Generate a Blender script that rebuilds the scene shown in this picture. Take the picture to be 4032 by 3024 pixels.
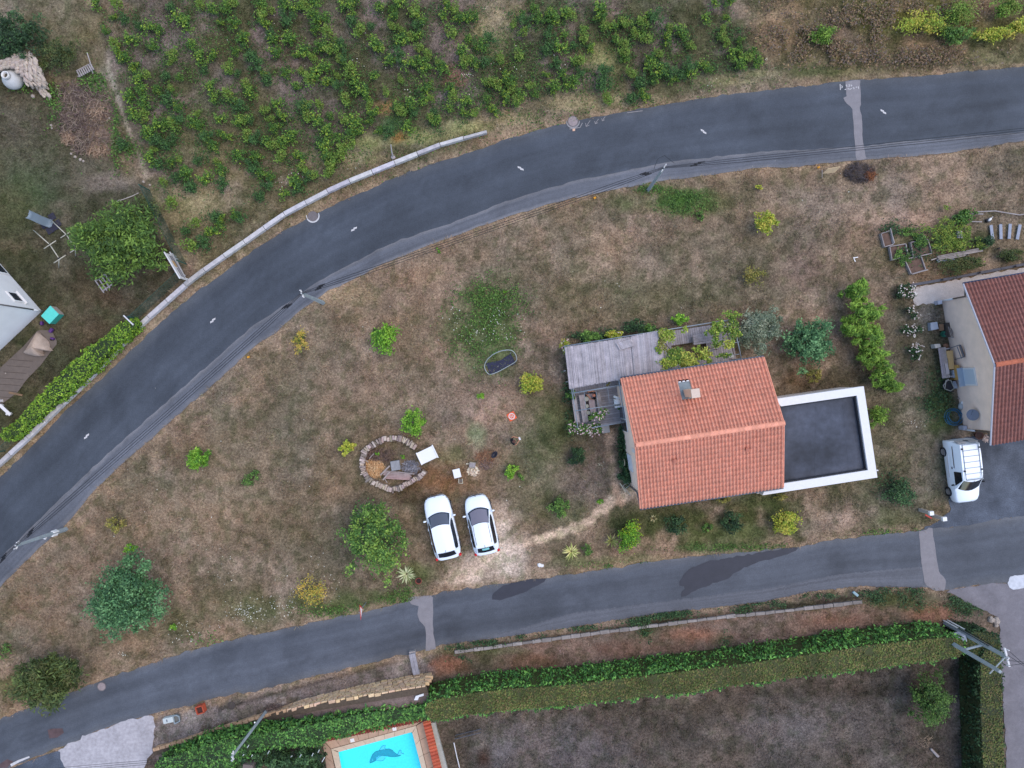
import bpy, math, random
import numpy as np
from mathutils import Vector, Matrix
random.seed(7); rng = np.random.default_rng(7)
S = bpy.context.scene; COL = S.collection
for o in list(bpy.data.objects): bpy.data.objects.remove(o)
# ---------------- camera, world, sun, exposure ----------------
H = 45.0; PX = 60.0                      # camera height (m); photograph pixels per metre on the ground
cd = bpy.data.cameras.new('camera'); cam = bpy.data.objects.new('camera', cd); COL.objects.link(cam)
cam.location = (0, 0, H); cam.rotation_euler = (0, 0, 0)
cd.sensor_fit = 'HORIZONTAL'; cd.sensor_width = 36.0
cd.lens = 36.0*(H*PX)/4032.0; cd.clip_end = 3000; cd.clip_start = 0.5
S.camera = cam
S.render.resolution_x, S.render.resolution_y = 1024, 768
wd = bpy.data.worlds.new('World'); S.world = wd; wd.use_nodes = True
nt = wd.node_tree; bg = nt.nodes['Background']
sky = nt.nodes.new('ShaderNodeTexSky'); sky.sky_type = 'NISHITA'; sky.sun_disc = False
SUN_EL, SUN_AZ = math.radians(64), math.radians(80)
sky.sun_elevation = SUN_EL; sky.sun_rotation = SUN_AZ
sky.air_density = 1.0; sky.dust_density = 0.4; sky.ozone_density = 1.0
nt.links.new(sky.outputs[0], bg.inputs[0]); bg.inputs[1].default_value = 0.15
sl = bpy.data.lights.new('sun', 'SUN'); so = bpy.data.objects.new('sun', sl); COL.objects.link(so)
sl.energy = 1.0; sl.angle = math.radians(60); sl.color = (1.0, .88, .73)
sd = Vector((math.sin(SUN_AZ)*math.cos(SUN_EL), math.cos(SUN_AZ)*math.cos(SUN_EL), math.sin(SUN_EL)))
so.rotation_euler = sd.to_track_quat('Z', 'Y').to_euler(); so.location = sd*60
S.view_settings.view_transform = 'Standard'; S.view_settings.look = 'None'
S.view_settings.exposure = 1.16; S.view_settings.gamma = 1.0; S.view_settings.use_curve_mapping = False
WB = np.array([1.09, 1.0, .90])          # the sky light is bluish: base colours are read off against it
KC = 1.35                                # how bright a white surface comes out, to turn seen colours into base colours
# ---------------- helpers ----------------
def W(px, py, z=0.0):
    k = (H-z)/(H*PX)
    return Vector(((px-2016)*k, (1512-py)*k, z))
def lin(c):
    c = np.asarray(c, float)/255.0
    return np.where(c <= .04045, c/12.92, ((c+.055)/1.055)**2.4)
def T(r, g, b, m=1.0):
    return tuple(float(min(.85, v*m/KC)) for v in lin((r, g, b))*WB)
ORG = {}
def org_of(o):
    while o is not None and o.name not in ORG: o = o.parent
    return ORG[o.name] if o is not None else Vector((0, 0, 0))
def tag(o, label=None, cat=None, group=None, kind=None):
    if label: o['label'] = label
    if cat: o['category'] = cat
    if group: o['group'] = group
    if kind: o['kind'] = kind
    return o
def thing(name, label, cat, loc, group=None, rz=None):
    o = bpy.data.objects.new(name, None); COL.objects.link(o)
    o.empty_display_size = .3; o.location = loc
    if rz is not None: o.rotation_euler = (0, 0, rz); ORG[o.name] = Vector((0, 0, 0))
    else: ORG[o.name] = Vector(loc)
    return tag(o, label, cat, group)
def np_mesh(name, V, F, C=None, smooth=False, uv=None):
    V = np.asarray(V, np.float32); F = np.asarray(F, np.int32)
    me = bpy.data.meshes.new(name); n = len(V); m, k = F.shape
    me.vertices.add(n); me.vertices.foreach_set('co', V.ravel())
    me.loops.add(m*k); me.loops.foreach_set('vertex_index', F.ravel())
    me.polygons.add(m); me.polygons.foreach_set('loop_start', np.arange(0, m*k, k, dtype=np.int32))
    me.polygons.foreach_set('loop_total', np.full(m, k, np.int32))
    if smooth: me.polygons.foreach_set('use_smooth', np.ones(m, bool))
    if C is None: C = np.ones((n, 3))
    a = me.color_attributes.new('Col', 'FLOAT_COLOR', 'POINT')
    a.data.foreach_set('color', np.hstack([np.asarray(C, np.float32), np.ones((n, 1), np.float32)]).ravel())
    me.update(calc_edges=True); me.validate()
    return me
def link_mesh(name, me, mat, parent=None, loc=None):
    if mat is not None and not me.materials: me.materials.append(mat)
    o = bpy.data.objects.new(name, me); COL.objects.link(o)
    if parent is not None: o.parent = parent
    if loc is not None: o.location = loc
    return o
class MB:
    def __init__(s, col=(1, 1, 1)): s.v = []; s.f = []; s.c = []; s.col = col
    def add(s, vs, fs, col=None):
        b = len(s.v); s.v += [tuple(v) for v in vs]; s.f += [tuple(i+b for i in f) for f in fs]
        s.c += [col or s.col]*len(vs); return s
    def box(s, c, size, rz=0.0, col=None, M=None):
        x, y, z = size[0]/2, size[1]/2, size[2]/2
        vs = [Vector((a*x, b*y, d*z)) for d in (-1, 1) for a, b in ((-1, -1), (1, -1), (1, 1), (-1, 1))]
        R = M if M is not None else Matrix.Rotation(rz, 3, 'Z')
        vs = [R @ v+Vector(c) for v in vs]
        return s.add(vs, [(3, 2, 1, 0), (4, 5, 6, 7), (0, 1, 5, 4), (1, 2, 6, 5), (2, 3, 7, 6), (3, 0, 4, 7)], col)
    def prism(s, poly, z0, z1, col=None):
        """poly: list of (x, y) or Vectors; z0/z1 numbers or lists per vertex"""
        n = len(poly); a = sum(poly[i][0]*poly[(i+1) % n][1]-poly[(i+1) % n][0]*poly[i][1] for i in range(n))
        idx = list(range(n)) if a > 0 else list(range(n))[::-1]
        z0l = z0 if isinstance(z0, (list, tuple)) else [z0]*n; z1l = z1 if isinstance(z1, (list, tuple)) else [z1]*n
        vs = [(poly[i][0], poly[i][1], z0l[i]) for i in idx]+[(poly[i][0], poly[i][1], z1l[i]) for i in idx]
        fs = [tuple(range(n))[::-1], tuple(range(n, 2*n))]+[(i, (i+1) % n, (i+1) % n+n, i+n) for i in range(n)]
        return s.add(vs, fs, col)
    def tube(s, pts, r, n=6, col=None, cap=True):
        pts = [Vector(p) for p in pts]; m = len(pts); rs = r if isinstance(r, (list, tuple)) else [r]*m
        vs = []
        for i, p in enumerate(pts):
            d = (pts[min(i+1, m-1)]-pts[max(i-1, 0)]).normalized()
            u = d.cross(Vector((0, 0, 1)) if abs(d.z) < .9 else Vector((1, 0, 0))).normalized(); w = d.cross(u)
            vs += [p+(u*math.cos(t)+w*math.sin(t))*rs[i] for t in [2*math.pi*j/n for j in range(n)]]
        fs = [(i*n+j, i*n+(j+1) % n, (i+1)*n+(j+1) % n, (i+1)*n+j) for i in range(m-1) for j in range(n)]
        if cap: fs += [tuple(range(n))[::-1], tuple(range((m-1)*n, m*n))]
        return s.add(vs, fs, col)
    def lathe(s, prof, n=20, c=(0, 0, 0), col=None):
        vs = []; m = len(prof)
        for r, z in prof: vs += [(c[0]+r*math.cos(2*math.pi*j/n), c[1]+r*math.sin(2*math.pi*j/n), c[2]+z) for j in range(n)]
        fs = [(i*n+j, i*n+(j+1) % n, (i+1)*n+(j+1) % n, (i+1)*n+j) for i in range(m-1) for j in range(n)]
        fs += [tuple(range(n))[::-1], tuple(range((m-1)*n, m*n))]
        return s.add(vs, fs, col)
    def grid(s, rows, col=None):
        n = len(rows[0]); vs = [p for r in rows for p in r]
        return s.add(vs, [(i*n+j, i*n+j+1, (i+1)*n+j+1, (i+1)*n+j) for i in range(len(rows)-1) for j in range(n-1)], col)
    def rock(s, c, r, col=None, seed=None, sx=1, sy=1, sz=.6, rz=0.):
        q = random.Random(seed if seed is not None else random.random())
        R = Matrix.Rotation(rz, 3, 'Z'); vs = []
        rings = [(-.95, .45), (-.35, .95), (.4, .85), (.9, .4)]
        n = 7
        for zz, rr in rings:
            for j in range(n):
                t = 2*math.pi*j/n; k = q.uniform(.82, 1.15)
                vs.append(R @ Vector((math.cos(t)*rr*k*r*sx, math.sin(t)*rr*k*r*sy, zz*r*sz))+Vector(c))
        fs = [(i*n+j, i*n+(j+1) % n, (i+1)*n+(j+1) % n, (i+1)*n+j) for i in range(3) for j in range(n)]
        fs += [tuple(range(n))[::-1], tuple(range(3*n, 4*n))]
        return s.add(vs, fs, col)
    def build(s, name, mat, parent=None, local=False, smooth=False, bevel=0, kind=None):
        loc = None
        if parent is not None: off = Vector((0, 0, 0)) if local else org_of(parent)
        elif local: off = Vector((0, 0, 0))
        else:
            a = np.array(s.v); off = Vector(((a[:, 0].min()+a[:, 0].max())/2, (a[:, 1].min()+a[:, 1].max())/2, a[:, 2].min())); loc = off
        me = bpy.data.meshes.new(name)
        me.from_pydata([tuple(Vector(v)-off) for v in s.v], [], s.f)
        a = me.color_attributes.new('Col', 'FLOAT_COLOR', 'POINT')
        a.data.foreach_set('color', np.array([tuple(c)+(1.,) for c in s.c], np.float32).ravel())
        if smooth: me.polygons.foreach_set('use_smooth', np.ones(len(me.polygons), bool))
        o = link_mesh(name, me, mat, parent, loc)
        if parent is None and not local: ORG[o.name] = Vector(loc)
        if bevel:
            b = o.modifiers.new('bevel', 'BEVEL'); b.width = bevel; b.segments = 2; b.limit_method = 'ANGLE'
        if kind: o['kind'] = kind
        return o
def mat(name, col=(1, 1, 1), rough=.8, metal=0., vc=False, noise=None, bump=None, spec=.3, objcol=False, coords='Object'):
    """noise: (scale, dark, light) multiplies colour; bump: (scale, strength, distance)"""
    m = bpy.data.materials.new(name); m.use_nodes = True; t = m.node_tree; N = t.nodes; L = t.links
    p = N['Principled BSDF']; p.inputs['Roughness'].default_value = rough; p.inputs['Metallic'].default_value = metal
    p.inputs['Specular IOR Level'].default_value = spec
    rgb = N.new('ShaderNodeRGB'); rgb.outputs[0].default_value = (*col, 1); cur = rgb.outputs[0]
    def mul(a, b):
        x = N.new('ShaderNodeMix'); x.data_type = 'RGBA'; x.blend_type = 'MULTIPLY'; x.inputs[0].default_value = 1
        L.new(a, x.inputs[6]); L.new(b, x.inputs[7]); return x.outputs[2]
    if vc:
        a = N.new('ShaderNodeAttribute'); a.attribute_name = 'Col'; cur = mul(cur, a.outputs['Color'])
    if objcol:
        a = N.new('ShaderNodeObjectInfo'); cur = mul(cur, a.outputs['Color'])
    tc = N.new('ShaderNodeNewGeometry') if coords == 'World' else N.new('ShaderNodeTexCoord')
    vec = tc.outputs['Position'] if coords == 'World' else tc.outputs[coords]
    ns = noise if isinstance(noise, list) else ([noise] if noise else [])
    for (sc, dk, lt) in ns:
        n = N.new('ShaderNodeTexNoise'); n.inputs['Scale'].default_value = sc; n.inputs['Detail'].default_value = 4
        L.new(vec, n.inputs['Vector'])
        r = N.new('ShaderNodeMapRange'); r.inputs[1].default_value = .3; r.inputs[2].default_value = .7
        r.inputs[3].default_value = dk; r.inputs[4].default_value = lt; L.new(n.outputs[0], r.inputs[0])
        cur = mul(cur, r.outputs[0])
    L.new(cur, p.inputs['Base Color'])
    if bump:
        n = N.new('ShaderNodeTexNoise'); n.inputs['Scale'].default_value = bump[0]; n.inputs['Detail'].default_value = 5
        L.new(vec, n.inputs['Vector']); b = N.new('ShaderNodeBump'); b.inputs['Strength'].default_value = bump[1]
        b.inputs['Distance'].default_value = bump[2]; L.new(n.outputs[0], b.inputs['Height']); L.new(b.outputs[0], p.inputs['Normal'])
    return m
# ---- value noise (numpy) ----
_lat = {}
def vnoise(x, y, scale, seed=0):
    if seed not in _lat: _lat[seed] = np.random.default_rng(100+seed).random((256, 256))
    g = _lat[seed]; x = np.asarray(x)/scale+1000.5; y = np.asarray(y)/scale+1000.5
    xi = np.floor(x).astype(int); yi = np.floor(y).astype(int); fx = x-xi; fy = y-yi
    fx = fx*fx*(3-2*fx); fy = fy*fy*(3-2*fy); a = xi & 255; b = yi & 255; a1 = (xi+1) & 255; b1 = (yi+1) & 255
    return (g[a, b]*(1-fx)+g[a1, b]*fx)*(1-fy)+(g[a, b1]*(1-fx)+g[a1, b1]*fx)*fy
def fbm(x, y, scale, seed=0, o=4):
    s = 0; w = 0
    for i in range(o):
        s = s+vnoise(x, y, scale/2**i, seed+i*7)*.6**i; w += .6**i
    return s/w
def in_poly(X, Y, poly):
    c = np.zeros(X.shape, bool); n = len(poly)
    for i in range(n):
        x1, y1 = poly[i]; x2, y2 = poly[(i+1) % n]
        if y1 == y2: continue
        c ^= ((y1 > Y) != (y2 > Y)) & (X < (x2-x1)*(Y-y1)/(y2-y1)+x1)
    return c
def dist_poly(X, Y, poly):
    d = np.full(X.shape, 1e9); n = len(poly)
    for i in range(n):
        x1, y1 = poly[i]; x2, y2 = poly[(i+1) % n]; dx, dy = x2-x1, y2-y1; q = dx*dx+dy*dy+1e-9
        t = np.clip(((X-x1)*dx+(Y-y1)*dy)/q, 0, 1); d = np.minimum(d, np.hypot(X-x1-t*dx, Y-y1-t*dy))
    return d
def soft(X, Y, poly, f):
    d = dist_poly(X, Y, poly); i = in_poly(X, Y, poly)
    s = np.where(i, d, -d); return np.clip(s/f*.5+.5, 0, 1)
# ---------------- outlines read off the photograph (pixels) ----------------
UR_N = [(-700,2480),(-400,2230),(0,1880),(120,1765),(259,1615),(392,1500),(530,1368),(651,1253),(772,1151),(874,1078),(1000,985),(1108,916),(1205,862),(1337,796),(1458,741),(1603,681),(1753,630),(1892,585),(2000,546),(2120,512),(2229,485),(2422,446),(2603,416),(2784,383),(3000,356),(3271,325),(3374,313),(3542,307),(3723,289),(4000,265),(4400,232),(5200,160)]
UR_S = [(-700,2950),(-400,2700),(0,2313),(36,2277),(151,2163),(289,2036),(356,1946),(458,1850),(579,1741),(681,1651),(844,1512),(1000,1365),(1096,1301),(1181,1223),(1295,1145),(1392,1102),(1512,1036),(1610,997),(1723,952),(1874,898),(2000,853),(2211,790),(2392,750),(2512,729),(2603,711),(2723,699),(2844,681),(3000,660),(3120,660),(3241,645),(3392,630),(3542,618),(3723,603),(4000,560),(4400,505),(5200,400)]
UR_M = [(-700,2850),(-400,2590),(0,2200),(211,1988),(422,1790),(633,1603),(844,1416),(1000,1280),(1090,1223),(1241,1115),(1452,1000),(1573,946),(1753,886),(2000,790),(2241,717),(2512,663),(2663,633),(2844,615),(3000,596),(3362,579),(3663,548),(4000,524),(4400,470),(5200,365)]
LR_N = [(-800,3080),(-400,2960),(0,2835),(139,2777),(301,2717),(410,2675),(542,2633),(693,2579),(844,2536),(1000,2497),(1151,2470),(1271,2443),(1434,2410),(1603,2368),(1711,2337),(2000,2295),(2151,2274),(2362,2244),(2603,2205),(2814,2184),(3000,2166),(3145,2151),(3301,2120),(3603,2090),(3700,2080),(3850,2060),(4032,2028),(4400,1970),(5200,1850)]
LR_S = [(-800,3300),(-400,3180),(0,3040),(241,2940),(452,2850),(603,2814),(844,2747),(1000,2723),(1181,2675),(1362,2633),(1542,2590),(1711,2552),(1723,2542),(2000,2503),(2241,2470),(2422,2440),(2603,2410),(2784,2393),(3000,2368),(3211,2325),(3392,2307),(3633,2313),(3730,2320),(3862,2300),(4032,2290),(4400,2240),(5200,2110)]
LR_M = [(1900,2518),(2241,2416),(2512,2380),(3000,2319),(3300,2262),(3633,2230)]
def pts(pl): return [tuple(W(*p)[:2]) for p in pl]
def resample(pl, step):
    P = np.array(pl, float); d = np.r_[0, np.cumsum(np.hypot(*np.diff(P, axis=0).T))]
    n = max(2, int(d[-1]/step)); t = np.linspace(0, d[-1], n)
    return np.c_[np.interp(t, d, P[:, 0]), np.interp(t, d, P[:, 1])]
def resample_n(pl, n):
    P = np.array(pl, float); d = np.r_[0, np.cumsum(np.hypot(*np.diff(P, axis=0).T))]
    t = np.linspace(0, d[-1], n); return np.c_[np.interp(t, d, P[:, 0]), np.interp(t, d, P[:, 1])]
ROAD1 = pts(UR_N)+pts(UR_S)[::-1]; ROAD2 = pts(LR_N)+pts(LR_S)[::-1]
DRIVE = [(3745,1730),(3900,1712),(4100,1690),(5200,1600),(5200,1900),(4032,2034),(3850,2066),(3640,2090),(3636,2076),(3700,2050),(3745,2010),(3735,1960)]
LANE = [(3723,2325),(3862,2302),(4032,2292),(5200,2120),(5200,2500),(4300,2700),(4300,3600),(3990,3600),(3964,3024),(3945,2700),(3940,2566),(3934,2434),(3862,2398)]
CONC = [(241,2944),(340,2895),(452,2852),(540,2828),(603,2816),(612,2860),(604,2920),(600,2960),(570,3010),(555,3060),(560,3200),(60,3200),(150,3024),(215,2975)]
CONC2 = [(0,3045),(115,2995),(235,2952),(240,2990),(290,3080),(300,3200),(-100,3200)]
GRAVEL = [(3600,1133),(3700,1112),(4032,1052),(4600,960),(4600,1200),(3850,1200),(3700,1190),(3650,1200),(3602,1204),(3590,1170)]
PARK = [(1750,2275),(1800,2255),(1850,2180),(1940,2020),(1990,2020),(2010,2060),(2000,2110),(2060,2130),(2085,2220),(2070,2262),(1900,2290),(1770,2320)]
POOLT = [(1268,2912),(1690,2820),(1790,3090),(1860,3300),(1370,3400)]
TERR_L = [(-300,1640),(0,1450),(95,1362),(150,1300),(205,1300),(228,1350),(160,1440),(110,1490),(70,1545),(10,1590),(-300,1900)]
# ---------------- ground colour field ----------------
def L3(r, g, b): return np.array(lin((r, g, b)))*WB/KC*.93
FIELD = pts(UR_S)+pts(LR_N)[::-1]
NORTH = pts(UR_N)+[tuple(W(5200,-2000)[:2]), tuple(W(-900,-2000)[:2]), tuple(W(-900,2480)[:2])]
VINE = pts([(400,-300),(420,100),(500,420),(560,640),(700,760),(900,700),(1120,700),(1300,650),(1500,560),(1800,440),(2000,380),(2300,340),(2600,330),(3000,270),(2960,100),(2900,-300)])
LEFTY = pts([(-900,-200),(60,200),(210,400),(380,600),(560,730),(640,900),(740,1080),(520,1290),(0,1750),(-900,2400)])
SCRUB = pts([(2960,-300),(3000,60),(3050,270),(4400,200),(4400,-300)])
SOUTH = pts(LR_S)+pts([(5200,4200),(-900,4200)])
LAWN = pts([(1780,2830),(2000,2800),(2362,2768),(3000,2686),(3400,2642),(3790,2590),(3810,3300),(1900,3400)])
REDS = pts([(1700,2640),(1800,2580),(2000,2545),(2603,2465),(3000,2418),(3400,2375),(3700,2340),(3860,2400),(3930,2440),(3935,2540),(3633,2500),(3000,2560),(2362,2640),(2000,2680),(1720,2760)])
VERGE = pts([(603,2816),(1000,2727),(1542,2592),(1700,2560),(1700,2650),(1200,2760),(610,2945)])
YARDR = pts([(3480,1150),(3600,1190),(3700,1195),(3790,1690),(3750,1730),(3720,1960),(3640,2070),(3440,2095),(3330,1980),(3440,1700)])
def P4(x0, y0): return tuple(W(x0, y0)[:2])
BLOB = [ # px, py, rx, ry, colour, strength
 (1900,1270,150,190,(92,100,66),.9),(1960,1350,120,100,(96,104,70),.8),(1700,1080,200,60,(150,128,108),.45),(2300,1000,260,120,(135,118,98),.4),(2650,800,260,50,(98,104,66),.8),
 (2690,790,110,50,(70,105,50),.8),(2560,750,90,30,(110,115,70),.6),(2400,1150,300,120,(112,104,82),.6),(2700,1150,260,90,(104,98,76),.6),(3000,1060,150,200,(108,98,78),.5),
 (3250,800,320,110,(140,124,110),.6),(3550,860,160,50,(165,140,125),.6),(3750,760,300,90,(138,122,108),.5),(3150,1050,120,120,(130,108,98),.5),(3200,1180,90,60,(160,142,128),.5),
 (3600,980,150,70,(105,100,80),.7),(3700,1110,170,60,(135,110,88),.6),(1300,1150,160,60,(168,148,118),.5),(1250,1250,150,80,(125,112,95),.4),(1100,1350,90,50,(150,130,110),.4),
 (1400,1500,200,160,(138,118,102),.5),(1750,1650,200,90,(150,125,106),.5),(1950,1600,110,80,(162,136,120),.7),(1600,1620,120,60,(140,126,108),.5),(1745,1640,80,55,(110,98,86),.6),
 (1880,1720,40,45,(135,138,110),.8),(1780,1790,70,45,(105,102,72),.7),(1720,1900,130,70,(128,94,66),.7),(1650,1960,90,40,(85,70,52),.6),(2100,1800,120,170,(105,104,78),.6),
 (2200,1650,110,190,(82,90,58),.7),(2150,1450,110,90,(120,105,88),.5),(2120,1990,110,70,(108,104,80),.5),(2300,1900,90,140,(135,118,106),.6),(2250,2010,120,70,(95,98,68),.5),
 (1250,1950,230,110,(118,102,84),.5),(1200,2150,260,150,(106,96,78),.6),(900,1900,250,160,(138,122,104),.35),(700,2050,230,130,(146,124,104),.5),(400,2250,170,120,(136,112,90),.5),
 (900,2300,200,130,(100,92,72),.6),(700,2450,170,70,(100,96,68),.6),(1000,2400,200,70,(96,98,66),.6),(1300,2380,200,60,(84,94,58),.7),(560,2530,120,40,(150,130,110),.4),
 (250,2560,170,100,(120,108,96),.5),(80,2700,150,60,(92,96,56),.6),(150,2400,140,80,(140,116,96),.4),(1640,2260,70,45,(96,100,66),.8),(1560,2350,120,30,(88,100,60),.7),
 (1750,2180,40,90,(100,92,74),.6),(2650,2035,300,60,(70,78,50),.8),(2600,2060,260,80,(78,86,54),.75),(3060,2010,80,60,(74,84,50),.7),(2250,1880,60,120,(104,94,84),.5),(2900,2090,300,70,(86,94,58),.75),(3000,1980,180,60,(80,88,54),.7),(3300,2040,110,60,(160,140,126),.8),
 (3500,2050,120,45,(98,98,70),.7),(2450,2210,300,28,(104,112,76),.6),(2900,2160,260,22,(82,104,60),.6),(3280,1860,60,200,(70,74,50),.5),(3480,1750,80,200,(96,92,74),.5),
 (3560,1330,60,180,(92,88,72),.5),(3690,1600,80,140,(74,86,52),.8),(3620,1500,60,80,(110,102,88),.5),(3600,1640,70,60,(135,125,108),.5),(3650,1240,50,60,(140,132,124),.6),
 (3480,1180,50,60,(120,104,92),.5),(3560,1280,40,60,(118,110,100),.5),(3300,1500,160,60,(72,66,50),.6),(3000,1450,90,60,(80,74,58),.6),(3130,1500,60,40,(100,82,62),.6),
 (480,90,60,80,(130,118,106),.5),(460,30,60,30,(150,128,110),.5),(330,110,140,60,(120,110,88),.5),(560,480,60,100,(120,112,104),.5),(800,560,200,140,(124,118,92),.5),
 (760,780,150,90,(156,144,112),.75),(900,700,100,40,(140,130,100),.6),(1150,640,90,60,(140,128,110),.4),(1350,620,130,40,(150,146,108),.7),(1450,560,80,30,(150,150,105),.7),
 (1640,540,110,35,(150,148,100),.8),(1850,500,120,30,(150,150,105),.7),(2000,470,140,35,(160,150,118),.6),(2300,400,160,40,(158,146,112),.6),(2500,390,120,25,(150,140,112),.5),
 (2900,320,150,25,(150,140,105),.6),(3000,290,100,20,(168,158,120),.5),(1960,60,110,90,(158,142,112),.8),(1900,180,90,80,(142,136,92),.6),(2350,240,110,50,(142,142,100),.6),
 (2200,90,120,70,(120,112,92),.4),(1530,420,50,30,(172,136,92),.5),(1570,540,30,22,(158,116,66),.6),(1560,480,40,25,(90,120,80),.7),(1800,300,50,60,(140,100,82),.5),
 (1100,350,90,60,(132,120,110),.4),(1250,330,80,40,(134,120,112),.4),(1300,120,90,80,(130,118,112),.35),(680,180,100,70,(128,116,112),.35),(860,330,90,80,(130,118,112),.35),
 (3050,120,100,110,(146,122,98),.6),(3300,130,120,90,(108,94,84),.6),(3550,60,220,80,(110,112,56),.7),(3850,120,180,60,(104,104,56),.6),(3500,250,400,50,(126,116,86),.5),
 (3850,240,200,40,(120,114,84),.5),(3200,280,150,40,(92,100,66),.6),(60,620,220,240,(96,92,74),.5),(120,780,160,120,(74,88,60),.5),(60,470,130,120,(98,90,80),.5),
 (330,700,130,80,(106,98,84),.5),(450,720,140,40,(126,116,108),.6),(430,440,90,90,(110,98,92),.6),(400,560,90,60,(120,104,92),.5),(200,1100,120,120,(70,68,50),.5),
 (330,1150,120,120,(84,74,60),.5),(350,1300,130,80,(88,76,62),.6),(450,1180,80,50,(92,78,64),.6),(700,700,60,60,(112,98,92),.6),(750,1050,40,60,(128,112,102),.7),
 (120,1480,110,90,(74,68,54),.5),(200,1560,80,60,(76,74,56),.4),(620,1300,60,40,(120,108,84),.4),(1000,2690,500,14,(150,140,132),.2),(150,1650,50,50,(80,82,56),.4),
 (2050,2900,200,90,(120,112,110),.45),(2200,2960,300,110,(112,104,106),.4),(3100,2850,260,120,(118,110,108),.4),(2800,3000,200,60,(112,98,88),.4),(1780,2950,70,90,(76,68,58),.5),
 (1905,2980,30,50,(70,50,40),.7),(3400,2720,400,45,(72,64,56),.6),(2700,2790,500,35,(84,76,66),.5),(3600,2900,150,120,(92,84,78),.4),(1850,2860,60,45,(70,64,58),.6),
 (1760,2620,80,40,(150,100,78),.6),(2100,2610,120,40,(124,92,72),.5),(2480,2560,160,40,(132,98,84),.5),(2760,2500,130,30,(150,106,86),.5),(3300,2440,160,40,(140,102,84),.5),
 (3680,2420,110,40,(150,110,92),.6),(3500,2360,170,40,(92,98,66),.7),(3150,2390,120,22,(84,88,58),.6),(2650,2440,60,30,(90,90,60),.6),(2840,2520,40,40,(96,92,66),.6),
 (2540,2490,45,40,(70,84,48),.7),(1900,2590,60,30,(90,84,62),.6),(3800,2370,60,40,(70,92,50),.7),(1850,2560,220,16,(96,100,66),.6),
 (3840,950,60,40,(62,80,44),.6),(3960,870,80,40,(112,102,90),.5),(3600,1050,120,40,(130,108,86),.5),(3500,1020,60,60,(96,92,70),.5),(3950,1010,60,30,(120,112,98),.5)]
def ground_color(X, Y):
    n1 = fbm(X, Y, 5.0, 1); n2 = fbm(X, Y, 1.6, 11); n3 = fbm(X, Y, .5, 23, 3)
    def mix(a, b, t): return a+(b-a)*np.clip(t, 0, 1)[..., None]
    def cst(c): return np.broadcast_to(L3(*c), X.shape+(3,))
    def pal(a, b, c, k=4.0):
        return mix(mix(cst(a), cst(b), (n1-.42)*k+.5), cst(c), (n2-.52)*k)
    C = pal((130,112,96), (112,101,84), (146,127,110), 3.2)
    def over(C, poly, col, f=1.2, s=1.0):
        w = soft(X+(n2-.5)*2.2, Y+(n3-.5)*2.2, poly, f)[..., None]*s
        return C*(1-w)+col*w
    C = over(C, NORTH, pal((122,110,96), (104,98,76), (134,124,104)))
    C = over(C, VINE, pal((106,95,89), (84,84,62), (122,109,104), 5), 1.5)
    C = over(C, SCRUB, pal((122,104,84), (100,92,66), (140,118,94)), 1.5)
    C = over(C, LEFTY, pal((82,77,64), (72,74,56), (96,89,74)), .6)
    C = over(C, SOUTH, pal((112,98,90), (98,88,78), (124,110,100)), .3)
    C = over(C, VERGE, pal((128,120,118), (114,105,103), (142,134,130)), .2)
    C = over(C, REDS, pal((118,99,90), (104,92,80), (136,114,102)), .4)
    C = over(C, LAWN, pal((90,82,76), (78,72,66), (106,97,90)), .6)
    C = over(C, YARDR, pal((112,104,90), (92,90,72), (126,116,102)), .8)
    for (px, py, rx, ry, col, st) in BLOB:
        cx, cy = P4(px, py); a, b = rx/PX, ry/PX
        m = (np.abs(X-cx) < a*1.9) & (np.abs(Y-cy) < b*1.9+.5)
        if not m.any(): continue
        d = np.hypot((X[m]-cx)/a, (Y[m]-cy)/b)+(n2[m]-.5)*1.3+(n3[m]-.5)*.8
        w = (np.clip(1.25-d, 0, 1)*min(.95, st*1.22))[..., None]
        C[m] = C[m]*(1-w)+L3(*col)*w
    # worn paths and bare parking soil
    C = over(C, pts(PARK), mix(cst((210,190,174)), cst((168,150,136)), (n3-.5)*3.2), .7, .97)
    def line(C, pl, w, col, s=.9):
        P = pts(pl); d = np.full(X.shape, 1e9)
        for i in range(len(P)-1):
            (x1, y1), (x2, y2) = P[i], P[i+1]; dx, dy = x2-x1, y2-y1
            t = np.clip(((X-x1)*dx+(Y-y1)*dy)/(dx*dx+dy*dy), 0, 1); d = np.minimum(d, np.hypot(X-x1-t*dx, Y-y1-t*dy))
        q = (np.clip((w-d+(n3-.5)*w*1.4)/w*1.6, 0, 1)*s)[..., None]
        return C*(1-q)+L3(*col)*q
    C = line(C, [(2075,2130),(2150,2115),(2250,2085),(2330,2045),(2390,1990),(2420,1960),(2490,1935),(2530,1950)], .42, (194,170,148), .95)
    C = line(C, [(2400,1700),(2400,1780),(2412,1850),(2425,1930),(2440,1975)], .40, (178,148,124), .95)
    C = line(C, [(1800,2558),(2000,2530),(2362,2479),(2603,2447),(2844,2416),(3000,2400),(3241,2372),(3380,2352)], .2, (58,52,44), .9)
    C = line(C, [(860,2795),(1000,2752),(1200,2700),(1362,2656),(1560,2606)], .16, (70,64,62), .8)
    C = line(C, [(425,200),(430,280),(455,350),(480,440),(510,520),(540,590),(568,660),(575,700)], .16, (148,138,124), .8)
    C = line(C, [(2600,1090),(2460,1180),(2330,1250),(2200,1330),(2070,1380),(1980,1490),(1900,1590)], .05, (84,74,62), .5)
    C = line(C, [(1340,1740),(1420,1700),(1520,1670),(1600,1655)], .05, (84,74,62), .5)
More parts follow.
